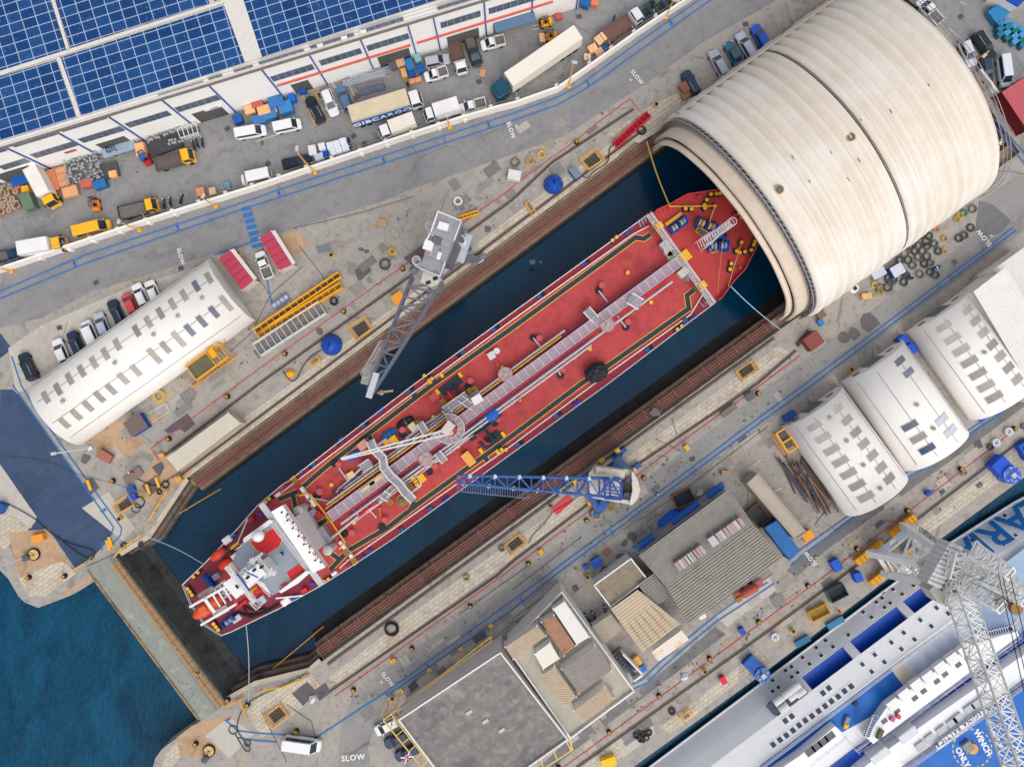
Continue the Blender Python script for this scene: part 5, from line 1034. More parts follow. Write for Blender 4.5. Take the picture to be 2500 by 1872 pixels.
fdk('primer_patch',[TF(1065,795),TF(1160,745),TF(1240,830),TF(1250,940),TF(1190,975),TF(1100,860)],DKZ+.1,mat((206,198,178),.6,.06,1))
fdk('foredeck',[TF(1640,210),TF(2300,-300),TF(2500,300),TF(2212,500),TF(1790,590),TF(1720,325)],DKZ+.03,mat((150,172,200),.6,.1,.7))
fdk('boat_deck_house',[TF(1030,1130),TF(1755,600),TF(2150,480),TF(2170,520),TF(910,1455),TF(850,1400)],DKZ+1.9,WS2,1.9)
fdk('middle_deck',[TF(400,1760),TF(740,1500),TF(2170,520),TF(2700,100),TF(2700,500),TF(2180,705),TF(910,1590),TF(700,1750)],DKZ+.12,FBL2)
fdk('deckhouse',[TF(600,1850),TF(910,1590),TF(2180,705),TF(2600,420),TF(2600,620),TF(2212,890),TF(1890,1130),TF(1200,1620),TF(900,1830)],DKZ+2.4,WS2,2.4)
fdk('helicopter_deck',[TF(1200,1660),TF(1460,1490),TF(1890,1190),TF(2400,830),TF(2600,1500),TF(2000,2100),TF(1000,2000)],DKZ+2.6,FBLU,2.6)
fdk('lower_deckhouse',[TF(270,1560),TF(580,1300),TF(655,1370),TF(330,1640),TF(100,1800),TF(0,1740)],DKZ+2.0,WS2,1.9)
for q in((365,1520),(422,1478),(478,1435),(535,1390)):
 p=fl_(TF(*q),DKZ+2);MB().box(p.x-.8,p.y-.55,DKZ+2,p.x+.8,p.y+.55,DKZ+2.04).build('skylight',mat((48,54,74),.2,.2,2),fe)
ZB=DKZ+1.9
for i,q in enumerate(((1090,1120),(1190,1035),(1295,950),(1395,882),(1500,800),(1605,725),(1710,650))):
 p=fl_(TF(*q),ZB+1.0);MB().box(p.x-.95,p.y-.8,ZB,p.x+.95,p.y+.8,ZB+.95).build('raft_box',mat((226,224,222),.5,.05,1),fe,bevel=.06)
for q in((1115,1170),(1270,1060),(1345,1000),(1460,915),(1530,855),(1645,772),(1725,715),(1005,1258)):
 p=fl_(TF(*q),ZB+.02);MB().box(p.x-.5,p.y-.35,ZB,p.x+.5,p.y+.35,ZB+.04).build('deck_vent',mat((106,100,100),.6,.2,2),fe)
for q in((1230,1390),(985,1570)):
 p=fl_(TF(*q),DKZ+3);MB().box(p.x-1.6,p.y-.75,DKZ,p.x+1.6,p.y+.75,DKZ+2.6).build('ventilation_house',mat((206,208,214),.5,.05,1),fe,bevel=.2)
for q,m_ in(((1320,1470),0),((1400,1405),0),((1500,1335),0),((1590,1270),0),((1640,1230),0),((1740,1150),0),((1800,1110),0),((1870,1050),0)):
 p=fl_(TF(*q),DKZ+2.7);MB().box(p.x-.8,p.y-.5,DKZ+2.4,p.x+.8,p.y+.5,DKZ+2.8).build('roof_box',LG,fe)
mb=MB()
def frail(path,z,n=3,gap=.0,m=None,name='railing'):
 mb=MB();p=[fl_(q,z)for q in path]
 for h in range(n):mb.tube([a+Vector((0,0,.3+.35*h))for a in p],.05,4)
 for a,b in zip(p[:-1],p[1:]):
  k=max(1,int((b-a).length/1.6))
  for i in range(k):c=a.lerp(b,i/k);mb.bar(c,c+Vector((0,0,1.05)),.06)
 return mb.build(name,m or WS2,fe)
frail([TF(-600,2050),TF(1060,795),TF(1700,320)],DKZ+.1);frail([TF(340,1640),TF(660,1385),TF(745,1500),TF(880,1395),TF(915,1450),TF(2160,520)],DKZ+.2)
for o_ in(18,36):frail([TF(740+o_,1490+o_),TF(2160+o_,520+o_)],DKZ+.15,1)
frail([TF(1200,1650),TF(1890,1170),TF(2212,930)],DKZ+2.6);frail([TF(1170,1640),TF(1870,1140),TF(2212,890)],DKZ+2.4,2)
fdk('name_board',[TF(1450,1475),TF(1890,1165),TF(1900,1195),TF(1465,1510)],DKZ+3.2,mat((232,232,234),.5,.03,1),.3)
p=fl_(TF(1665,1320),DKZ+3.21);txt('REGINA BALTICA',mat((22,50,110),.5,.05,1),1.0,(p.x,p.y+.1,DKZ+3.22),180,fe,spacing=1.25);
fdk('name_backing',[TF(1470,1440),TF(1850,1165),TF(1885,1180),TF(1480,1475)],DKZ+3.19,WS2,.2)
HZ=DKZ+2.62;pc=fl_(TF(1765,1495),HZ)
mb=MB()
for k in range(22):
 a0=2*math.pi*k/22;aa=[a0+.2*j/3*.8 for j in range(4)]
 mb.add([(pc.x+r*math.cos(a),pc.y+r*math.sin(a),HZ)for r in(2.9,3.1)for a in aa],[(j,j+1,5+j,4+j)for j in range(3)])
mb.build('landing_circle',mat((216,186,110),.6,.06,2),fe)
WT=mat((226,228,230),.5,.04,1)
for b_,q,s_,dg in(('WINCH',(1855,1445),1.25,-60),('ONLY',(1680,1570),1.25,-60),('IMO 7827225',(1955,1375),.8,-60)):
 p=fl_(TF(*q),HZ);txt(b_,WT,s_,(p.x,p.y,HZ+.01),dg-fdeg,fe,off=.04)
p=fl_(TF(1735,1485),HZ+.6);t_=MB().obox(p.x,p.y,1.5,1.5,HZ,HZ+.6,0).build('deck_hatch',mat((150,146,140),.6,.1,2,corr=(0,.3,.8)),fe);MB().cyl(p.x+.4,p.y-.7,HZ,HZ+.5,.8).build('hatch_edge',mat((222,160,62),.6,.08,2),t_)
for q in((90,1080),(135,1145),(165,1020),(235,965),(280,1010),(215,1040),(180,1620),(250,1580),(220,1650),(290,1620)):
 z=1.1 if q[1]<1200 else DKZ+.3;p=fl_(TF(*q),z+.7)
 MB().loft([[(p.x+s_,p.y+.62*math.cos(2*math.pi*j/12),z+.6+.62*math.sin(2*math.pi*j/12))for j in range(12)]for s_ in(-.85,.85)]).build('raft_canister',mat((214,214,212),.5,.08,3,corr=(0,.3,.8)),fe)
fdk('raft_recess',[TF(-20,1130),TF(240,920),TF(350,1015),TF(60,1215)],1.0,mat((60,66,84),.6,.1,1),.1)
for a_,b_ in(((850,1390),(920,1210)),((1880,505),(2110,450)),((2110,450),(2170,380))):
 s_=fl_(TF(*a_),DKZ+2.2);e_=fl_(TF(*b_),DKZ+3.4);g=MB().bar(s_,e_,.9,.1).build('stairway',FDK,fe);mb=MB();d_=(e_-s_).normalized();n_=Vector((-d_.y,d_.x,0)).normalized()*.5
 for o_ in(-1,1):mb.tube([s_+n_*o_+Vector((0,0,.6)),e_+n_*o_+Vector((0,0,.6))],.06,4)
 for k in range(12):c=s_.lerp(e_,k/11);mb.bar(c-n_+Vector((0,0,.1)),c+n_+Vector((0,0,.1)),.06)
 mb.build('stair_rail',WS2,g)
for a_,b_ in(((570,590),(560,1330)),):pass
for q,m_,l_ in(((690,1260),SG,1.3),((680,1305),YEL,.9),((760,1110),NAVY,.7),((1035,1205),mat((190,80,130),.5,.1,2),.7),((1085,1185),mat((200,60,90),.5,.1,2),.6),((930,1335),mat((96,96,66),.7,.4,3),1.6)):
 p=fl_(TF(*q),DKZ+.8);z=DKZ+(1.92 if q[0]>900 else .1);MB().obox(p.x,p.y,l_,.7,z,z+.6,30).build('deck_clutter',m_,fe,bevel=.08)
mb=MB();rr=random.Random(3)
for k in range(46):q=(2060+rr.random()*200,500+rr.random()*260);p=fl_(TF(*q),DKZ+.2);mb.obox(p.x,p.y,.25+.2*rr.random(),.2+.15*rr.random(),DKZ+.13,DKZ+.16,rr.random()*90)
mb.build('paint_fleck',mat((120,160,214),.6,.1,2),fe)['kind']='stuff'
p=fl_(TF(1720,648),ZB+1);MB().torus(p.x,p.y,ZB+1.0,.42,.07,16,5).build('lifebuoy',mat((214,92,86),.5,.1,2),fe)
# ---------------------------------------------------------------- cranes
def truss(mb,p,q,w0,h0,w1,h1,n,r):
 p,q=Vector(p),Vector(q);d=(q-p).normalized();s_=Vector((-d.y,d.x,0)).normalized();t=s_.cross(d)if s_.cross(d).z>0 else d.cross(s_)
 C=lambda k,i,j:p.lerp(q,k)+s_*i*(w0+(w1-w0)*k)/2+t*j*(h0+(h1-h0)*k)/2
 for i in(-1,1):
  for j in(-1,1):mb.bar(C(0,i,j),C(1,i,j),r*1.6)
 for k in range(n):
  a,b=k/n,(k+1)/n;f=1 if k%2 else-1
  for j in(-1,1):mb.bar(C(a,-f,j),C(b,f,j),r);mb.bar(C(b,-1,j),C(b,1,j),r)
  for i in(-1,1):mb.bar(C(a,i,-f),C(b,i,f),r);mb.bar(C(b,i,-1),C(b,i,1),r)
K2=lambda x,y:(860+x*.2899,500+y*.2899);K5=lambda x,y:(1080+x*.2351,1080+y*.2351);K3=lambda x,y:(2080+x*.1932,1240+y*.1932)
def crane(label,cx,cy):return Thing('quay_crane',label,'crane',cx,cy)
def legs(t,feet,tops,m,w=.6,cross=True,name='leg',foot=None):
 f=[t.l(a,b,.6)for a,b in feet];q=[t.l(a,b,z)for(a,b),z in tops]
 for a,b in zip(f,q):MB().bar(a,b,w).build(name,m,t)
 mb=MB()
 for i in range(len(f)):
  j=(i+1)%len(f);mb.bar(q[i],q[j],w*.7);mb.bar(f[i].lerp(q[i],.1),q[j].lerp(f[j],.2),w*.35);mb.bar(f[i].lerp(q[i],.45),f[j].lerp(q[j],.45),w*.35)
 mb.build('portal_brace',m,t)
 for a in f:MB().obox(a.x,a.y,2.6,.8,0.13,1.0,DOCK).build('bogie',foot or m,t,bevel=.08)
GM=mat((120,118,126),.6,.14,1.2,stain=(150,146,148),st=.6);GL=mat((150,150,154),.6,.14,1.5,stain=(112,110,110),st=.54,sscale=1.2);GD=mat((122,123,134),.55,.15,1.5)
c1=crane('grey quay crane with a long lattice jib reaching over the north side of the dock',1100,655)
legs(c1,[(1170,634),(1062,715),(1125,575),(1020,655)],[((1105,620),10),((1080,640),10),((1098,600),10),((1068,622),10)],GM,.75)
hd=[K2(725,65),K2(920,145),K2(745,610),K2(570,540)]
h1=pg(c1,'machine_house',[K2(715,95),K2(925,170),K2(800,480),K2(625,400)],10.2,19,mat((110,110,118),.6,.12,1));
pg(c1,'house_roof',[K2(725,65),K2(925,145),K2(850,320),K2(660,240)],19,20.2,GL,h1);pg(c1,'house_roof',[K2(660,240),K2(850,320),K2(785,490),K2(605,420)],18.2,19.4,mat((150,150,154),.6,.2,1.5,stain=(96,94,94),st=.5,sscale=1.5),h1);pg(c1,'house_roof',[K2(608,425),K2(785,490),K2(742,610),K2(570,540)],17.4,18.6,GL,h1)
pg(c1,'driver_cab',[K2(600,560),K2(745,612),K2(715,670),K2(660,692),K2(575,650)],13.5,17,mat((196,190,180),.6,.08,1))
for a_,b_ in(((640,655),(650,668)),((700,620),(725,635))):p=c1.l(*K2(*a_),17);MB().obox(p.x,p.y,.7,.5,17,17.05,20).build('cab_window',DARK,c1)
for(a_,z_,l_,w_,m_)in(((745,260),19.6,.9,2.2,DARK),((780,310),19.8,1.6,1.2,GL),((715,300),20,1.2,.9,mat((96,98,108),.6,.1,1)),((640,340),19.8,1.3,1.3,SW_),((660,410),19.5,.5,.9,GL),((730,430),19.5,.5,1.0,SW_),((765,180),20.6,1.4,1.0,SW_),((810,260),20.0,1.0,.8,SW_)):p=c1.l(*K2(*a_),z_);MB().obox(p.x,p.y,l_,w_,z_-.6,z_,-18).build('winch_gear',m_,h1)
mb=MB()
for path,z in(([K2(725,65),K2(920,145),K2(860,310)],20.2),([K2(725,65),K2(665,240)],20.2),([K2(570,540),K2(742,610),K2(785,490)],18.6),([K2(610,340),K2(660,250),K2(690,270)],19.4)):
 p=[c1.l(*q,z)for q in path]
 for h in(.5,1.0):mb.tube([a+Vector((0,0,h))for a in p],.06,4)
mb.build('roof_rail',SW_,h1)
jb=MB();ra,rb,tpz=c1.l(*K2(500,600),15),c1.l(*K2(760,650),15),c1.l(*K2(150,1570),30)
N=10;Lp=lambda k:ra.lerp(tpz+Vector((-.3,.2,0)),k);Rp=lambda k:rb.lerp(tpz+Vector((.3,-.2,0)),k)
for dz in(0,1):
 up=lambda k:Vector((0,0,-1.9*(1-.75*k)*dz))
 for f in(Lp,Rp):jb.bar(f(0)+up(0),f(1)+up(1),.3)
 for k in range(N):
  a,b=k/N,(k+1)/N;A,B=(Lp,Rp)if k%2 else(Rp,Lp);jb.bar(A(a)+up(a),B(b)+up(b),.17);jb.bar(A(b)+up(b),B(b)+up(b),.15)
for k in range(N):
 for f in(Lp,Rp):jb.bar(f(k/N),f((k+1)/N)+Vector((0,0,-1.9*(1-.75*(k+1)/N))),.12)
jb.build('jib',GD,c1)
p=c1.l(*K2(170,1520),30.4);MB().obox(p.x,p.y,.7,3.2,29.8,30.6,-18).build('jib_head',LG,c1)
p=c1.l(*K2(140,1430),27);MB().obox(p.x,p.y,1.6,2.7,26.6,26.8,-15).build('jib_platform',mat((166,158,150),.6,.12,1),c1)
mb=MB();a,b=c1.l(*K2(250,1180),24),c1.l(*K2(110,1420),27)
for k in range(14):c=a.lerp(b,k/13);mb.torus(c.x,c.y,c.z,.55,.035,12,4)
mb.tube([a,b],.05,4);mb.build('ladder_cage',SW_,c1)
for q,k_ in(((650,190),5),((540,470),5),((910,290),4)):
 p=c1.l(*K2(*q),14);mb=MB()
 for a_ in(-.6,.6):mb.bar((p.x+a_,p.y,11),(p.x+a_+.1*(k_-1),p.y-.12*(k_-1),11+1.6*(k_-1)),.08)
 for k in range(k_):mb.torus(p.x+.1*k,p.y-.12*k,11+k*1.6,.6,.05,12,4)
 mb.build('ladder_cage',SW_,c1)
p=c1.l(*K2(925,360),9);MB().obox(p.x,p.y,1.9,4.4,8.8,9.0,-18).build('access_platform',LG,c1)
mb=MB();a=c1.l(*K2(150,1570),30);b=c1.l(*K2(245,1580),18);mb.bar(a,b,.06);mb.build('hoist_rope',DARK,c1);p=b;mb=MB();mb.bar(p+Vector((-.6,-.05,0)),p+Vector((1.6,.25,-.3)),.3,.25);mb.ell(p.x,p.y,p.z,.4,.4,.4,10,6);mb.build('hook_block',mat((160,136,116),.6,.15,2),c1)
for q in((885,470),(960,480)):a,b=c1.l(*K2(*q),4),c1.l(*K2(1060,465),1.2);MB().bar(a,b,.5,.5).build('outrigger_beam',GM,c1)
BC=mat((50,88,150),.55,.15,1.2,stain=(84,104,144),st=.6);BCR=mat((204,196,184),.65,.1,.8,stain=(150,130,112),st=.6,sscale=.9)
c2=crane('blue quay crane with a beige deck on the south side of the dock',1480,1180)
legs(c2,[K5(1840,110),K5(1520,330),K5(1985,270),K5(1610,720)],[(K5(1760,300),7),(K5(1640,420),7),(K5(1830,380),7),(K5(1690,560),7)],BC,.9)
mb=MB();pts=[c2.l(*K5(*q),5)for q in((1840,130),(1960,270),(1600,330))];mb.prism([p.xy for p in pts],4.6,5);mb.build('portal_deck',mat((60,84,110),.7,.2,1),c2)
pts=[c2.l(*K5(*q),4)for q in((1500,560),(1560,560),(1740,660),(1640,720),(1590,720))];MB().prism([p.xy for p in pts],3.6,4).build('portal_deck',BC,c2)
for q in((1820,85),(1660,185),(1535,632),(1385,410),(1990,290)):p=c2.l(*K5(*q),2);MB().obox(p.x,p.y,.8,.7,1.0,2.0,30).build('warning_light',mat((222,168,70),.6,.1,2),c2)
p=c2.l(*K5(1600,745),.8);MB().torus(p.x,p.y,.8,.75,.22,18,8).build('cable_drum',mat((170,140,92),.7,.1,2),c2);p=c2.l(*K5(1745,665),.8);MB().torus(p.x,p.y,.9,.55,.2,18,8).build('cable_drum',mat((150,120,60),.7,.1,2),c2)
dk=pg(c2,'slewing_deck',[K5(1520,325),K5(1590,235),K5(1960,285),K5(2030,400),K5(2055,490),K5(2030,580),K5(1965,655),K5(1930,640),K5(1560,575),K5(1530,500)],12.6,13.4,BCR)
pg(c2,'counterweight',[K5(1970,290),K5(2030,390),K5(2055,490),K5(2030,580),K5(1965,655),K5(1945,620),K5(1975,500),K5(1965,380)],13.4,14.2,BCR,dk)
pg(c2,'machine_house',[K5(1600,250),K5(1900,290),K5(1890,360),K5(1590,330)],13.4,15,mat((196,188,174),.65,.12,1,stain=(120,106,96),st=.58),dk)
pg(c2,'engine_well',[K5(1860,380),K5(1965,380),K5(1970,600),K5(1840,590)],13.4,13.45,mat((70,62,58),.7,.4,2),dk)
for q in((1935,395),(1915,550)):p=c2.l(*K5(*q),14.4);MB().cyl(p.x,p.y,13.4,14.4,.45,n=16).torus(p.x,p.y,14.45,.42,.1,14,5).build('winch_drum',mat((70,70,96),.5,.2,2),dk)
jb=MB();La,Lb=c2.l(*K5(1860,380),15.5),c2.l(*K5(150,345),26);Ra,Rb=c2.l(*K5(1860,585),15.5),c2.l(*K5(150,420),26);N=14
for dz in(0,-1.5):
 Lp=lambda k:La.lerp(Lb,k)+Vector((0,0,dz*(1-.6*k)));Rp=lambda k:Ra.lerp(Rb,k)+Vector((0,0,dz*(1-.6*k)))
 for f in(Lp,Rp):jb.bar(f(0),f(1),.26)
 for k in range(N):
  a,b=k/N,(k+1)/N;A,B=(Lp,Rp)if k%2 else(Rp,Lp);jb.bar(A(a),B(b),.15);jb.bar(Lp(b),Rp(b),.14)
for k in range(N):
 for A,B in((La,Lb),(Ra,Rb)):jb.bar(A.lerp(B,k/N),A.lerp(B,(k+1)/N)+Vector((0,0,-1.5*(1-.6*(k+1)/N))),.12)
jib=jb.build('jib',BC,c2)
mb=MB()
for k in range(1,N,2):mb.obox(*La.lerp(Lb,k/N).xy,.5,.5,La.lerp(Lb,k/N).z-.1,La.lerp(Lb,k/N).z+.2,20);mb.obox(*Ra.lerp(Rb,k/N+.035).xy,.5,.5,Ra.lerp(Rb,k/N+.035).z-.1,Ra.lerp(Rb,k/N).z+.25,20)
mb.build('gusset_plate',mat((190,196,206),.5,.1,2),jib)
mb=MB();a,b=c2.l(*K5(160,425),24.5),c2.l(*K5(900,505),20)
for s_ in(0,1.0):mb.tube([a+Vector((0,-s_,.0)),b+Vector((0,-s_,0))],.06,4)
for k in range(30):c=a.lerp(b,k/29);mb.bar(c,c-Vector((0,1.0,0)),.06)
mb.build('jib_walkway',mat((110,124,160),.5,.1,2),jib)
mb=MB();fr=[c2.l(*K5(*q),17)for q in((1680,390),(1690,580),(1860,590),(1855,420),(1800,390))]
for a,b in zip(fr,fr[1:]+fr[:1]):mb.bar(a,b,.3)
for f in(.3,.5,.7):mb.bar(fr[0].lerp(fr[1],f),fr[3].lerp(fr[2],f),.16)
mb.build('jib_foot_frame',mat((28,66,156),.5,.1,1),c2)
WCm=mat((240,238,234),.6,.08,.8,stain=(176,168,164),st=.6);WCd=mat((150,144,144),.6,.15,1.2);YB=mat((226,164,30),.6,.12,1.5)
c3=crane('tall white quay crane with a lattice boom standing over the ferry',2181,1342)
ft=[K3(645,215),K3(220,560),K3(405,825),K3(830,500)]
tops=[(K3(1090,520),12),(K3(870,700),12),(K3(960,950),12),(K3(1180,800),12)]
f=[c3.l(*a,1.2)for a in ft];q=[c3.l(*a,z)for a,z in tops]
for a,b in zip(f,q):MB().bar(a,b,1.0,1.3).build('portal_leg',WCm,c3)
mb=MB()
for i in range(4):
 j=(i+1)%4;mb.bar(q[i],q[j],1.1,1.2);mb.bar(f[i].lerp(q[i],.15),f[j].lerp(q[j],.15),.6)
 for k in(.3,.6):mb.bar(f[i].lerp(q[i],k),f[j].lerp(q[j],k),.3);mb.bar(f[i].lerp(q[i],k),f[j].lerp(q[j],min(1,k+.35)),.28)
mb.bar(f[0].lerp(q[0],.3),f[2].lerp(q[2],.7),.28);mb.bar(f[1].lerp(q[1],.3),f[3].lerp(q[3],.7),.28);mb.build('portal_brace',WCm,c3)
for i,(a,l_)in enumerate((((645,220),5.0),((220,560),5.4),((405,825),5.4),((830,500),4.8))):
 p=c3.l(*K3(*a),1);bo=MB().obox(p.x,p.y,l_,.9,.35,1.1,38).build('bogie',YB,c3,bevel=.1)
 mb=MB();k_=R(38)
 for k in range(-3,4):mb.obox(p.x+k*l_/7.2*math.cos(k_),p.y+k*l_/7.2*math.sin(k_),l_/9,1.15,.5,1.35,38)
 mb.build('wheel_box',mat((214,150,24),.6,.15,2),bo)
for qd in([K3(520,380),K3(720,250),K3(800,310),K3(600,440)],[K3(300,555),K3(480,420),K3(490,560),K3(330,640)],[K3(450,850),K3(650,690),K3(760,780),K3(600,900)],[K3(780,580),K3(930,490),K3(1010,580),K3(860,680)]):pg(c3,'end_platform',qd,3.4,3.7,mat((200,206,216),.6,.06,1))
pg(c3,'ring_beam',[K3(860,700),K3(1110,530),K3(1160,600),K3(1010,830),K3(930,800)],12.6,13.6,mat((196,194,188),.6,.1,1))
t_=c3.l(*K3(1010,645),13.7);MB().obox(t_.x,t_.y,1.9,.7,13.6,13.68,38).build('notice_board',mat((224,222,214),.6,.04,1),c3)
hs=pg(c3,'machine_house',[K3(1235,425),K3(1410,490),K3(1120,1020),K3(945,950)],15,18,mat((216,216,214),.6,.05,.8,corr=(62,.8,1)))
a0,a1,b0,b1=c3.l(*K3(1235,425),18.1),c3.l(*K3(945,950),18.1),c3.l(*K3(1410,490),18.1),c3.l(*K3(1120,1020),18.1)
mb=MB()
for k in range(10):mb.bar(a0.lerp(a1,(k+.5)/10),b0.lerp(b1,(k+.5)/10),.35,.16)
mb.build('roof_rib',mat((222,222,220),.6,.05,1),hs)
pg(c3,'cab',[K3(985,1040),K3(1030,985),K3(1290,1140),K3(1280,1190),K3(1150,1225),K3(1080,1180)],14,17,mat((190,182,176),.65,.12,1,stain=(150,134,124),st=.55));pg(c3,'cab_glass',[K3(990,1010),K3(1095,1060),K3(1080,1190),K3(1000,1080)],13.4,15.6,mat((52,84,92),.15,.1,1,spec=.6))
pg(c3,'dirty_deck',[K3(1410,500),K3(1560,570),K3(1500,980),K3(1260,1120),K3(1120,1020)],15,16.2,mat((140,132,128),.7,.3,2,stain=(84,80,78),st=.5,sscale=1.5))
mb=MB()
for a_,b_,w0,w1,z0,z1,n_ in(((1380,560),(1300,900),2.2,2.0,19,19,4),((1480,520),(2150,1080),2.6,1.8,21,27,8),((1400,930),(1900,1250),2.4,1.6,20,25,7),((1560,560),(2000,830),2.0,1.5,24,28,6),((1700,850),(2200,1150),2.4,1.8,25,29,6)):truss(mb,c3.l(*K3(*a_),z0),c3.l(*K3(*b_),z1),w0,1.6,w1,1.2,n_,.14)
for a_,b_,z0,z1 in(((1540,560),(1370,900),22,19),((1680,690),(1520,970),24,20),((1520,540),(1680,690),20,24),((1340,910),(1580,860),19,22),((1460,780),(1660,840),21,23)):mb.bar(c3.l(*K3(*a_),z0),c3.l(*K3(*b_),z1),.4)
mb.build('a_frame',WCm,c3)
mb=MB();truss(mb,c3.l(*TF(1640,120),17),c3.l(*TF(2200,1760),44),3.2,2.0,2.6,1.8,20,.13);truss(mb,c3.l(*TF(1590,30),16.5),c3.l(*TF(1660,250),18.5),1.4,1.2,3.0,2.0,3,.13);mb.build('boom',WCm,c3)
mb=MB()
for a_,b_,z0,z1 in(((1990,-20),(2212,1000),28,46),((2030,20),(2260,1000),28,46),((2090,0),(2330,1000),28,46),((1750,60),(2212,260),25,29),((1700,-10),(2212,190),27,29)):mb.bar(c3.l(*TF(*a_),z0),c3.l(*TF(*b_),z1),.07)
mb.build('stay_rope',DARK,c3)
mb=MB()
for q_,s_ in(((1980,1080),1.8),((2080,1250),1.4),((1900,1180),1.2)):p=c3.l(*K3(*q_),25);mb.obox(p.x,p.y,s_,s_*.8,24,25.2,30)
mb.build('winch_gear',mat((160,150,146),.6,.25,2),c3);p=c3.l(*K3(2070,1265),25.5);MB().cyl(p.x,p.y,25.2,25.8,.8,n=18).build('winch_drum',mat((150,112,64),.7,.2,2),c3)
mb=MB();truss(mb,c3.l(*K3(870,290),5),c3.l(*K3(1080,480),11),1.0,1.0,1.0,1.0,6,.09);mb.build('stair_tower',WCd,c3)
# ---------------------------------------------------------------- vehicles
TYRE=mat((28,28,30),.8,.2,3);LAMP=mat((226,228,230),.2,.05,3,spec=.6);TAIL=mat((170,20,30),.3,.1,3);VG=mat((44,56,70),.1,.2,1.5,spec=.6)
def paint(c):return mat(c,.3,.03,1.5,stain=tuple(max(0,int(x*.86))for x in c),st=.7,sscale=1.5,spec=.5)
CARW={'hatch':(-.47,-.40,.04,.25,1.48,.92),'saloon':(-.37,-.22,.06,.24,1.42,.9),'estate':(-.48,-.43,.06,.25,1.48,.92),'suv':(-.48,-.42,.07,.26,1.72,1.02),'van':(-.495,-.485,.2,.36,1.9,1.1),'bigvan':(-.495,-.488,.26,.40,2.45,1.25),'city':(-.48,-.42,.1,.33,1.5,.95),'pickup':(-.08,-.04,.14,.3,1.7,1.0)}
def wheels(t,xs,y,r=.32):
 for x in xs:
  for s_ in(-1,1):
   w=MB().loft([[(x+r*math.cos(2*math.pi*k/14),s_*(y-o),r+r*math.sin(2*math.pi*k/14))for k in range(14)]for o in(0,.2)]).build('wheel',TYRE,t)
def gquad(t,name,p,out,m,f=(.1,.1)):
 a,b,c,d=[Vector(x)for x in p];n=(b-a).cross(d-a).normalized()*out
 L=lambda u,v:a.lerp(b,u).lerp(d.lerp(c,u),v)+n
 q=[L(f[0],f[1]),L(1-f[0],f[1]),L(1-f[0],1-f[1]),L(f[0],1-f[1])]
 MB().add(q+[x-n*2 for x in q],[(0,1,2,3),(7,6,5,4),(0,4,5,1),(1,5,6,2),(2,6,7,3),(3,7,4,0)]).build(name,m,t)
def cab_frame(t,base,top,body,roofc=None):
 (bx0,bx1,bw,bz),(tx0,tx1,tw,tz)=base,top
 B=[(bx1,-bw,bz),(bx1,bw,bz),(bx0,bw,bz),(bx0,-bw,bz)];T_=[(tx1,-tw,tz),(tx1,tw,tz),(tx0,tw,tz),(tx0,-tw,tz)]
 MB().loft([B,T_]).build('cabin',body,t)
 gquad(t,'windscreen',(B[0],B[1],T_[1],T_[0]),.012,VG,(.05,.06));gquad(t,'side_window',(B[1],B[2],T_[2],T_[1]),.012,VG,(.07,.14));gquad(t,'rear_window',(B[2],B[3],T_[3],T_[2]),.012,VG,(.09,.14));gquad(t,'side_window',(B[3],B[0],T_[0],T_[3]),.012,VG,(.07,.14))
 MB().prism([(tx0+.06,-tw+.04),(tx1-.02,-tw+.04),(tx1+.03,0),(tx1-.02,tw-.04),(tx0+.06,tw-.04)],tz-.01,tz+.05).build('roof',roofc or body,t,bevel=.03)
def outline(L,W_,ins=0,nose=.82,tail=.9):
 h,w=L/2-ins,W_/2-ins
 half=[(-h,w*.0),(-h,w*tail*.85),(-h*.96,w*tail),(-h*.85,w),(h*.6,w),(h*.86,w*.95),(h*.965,w*nose),(h,w*.5)]
 return half+[(x,-y)for x,y in half[:0:-1]]
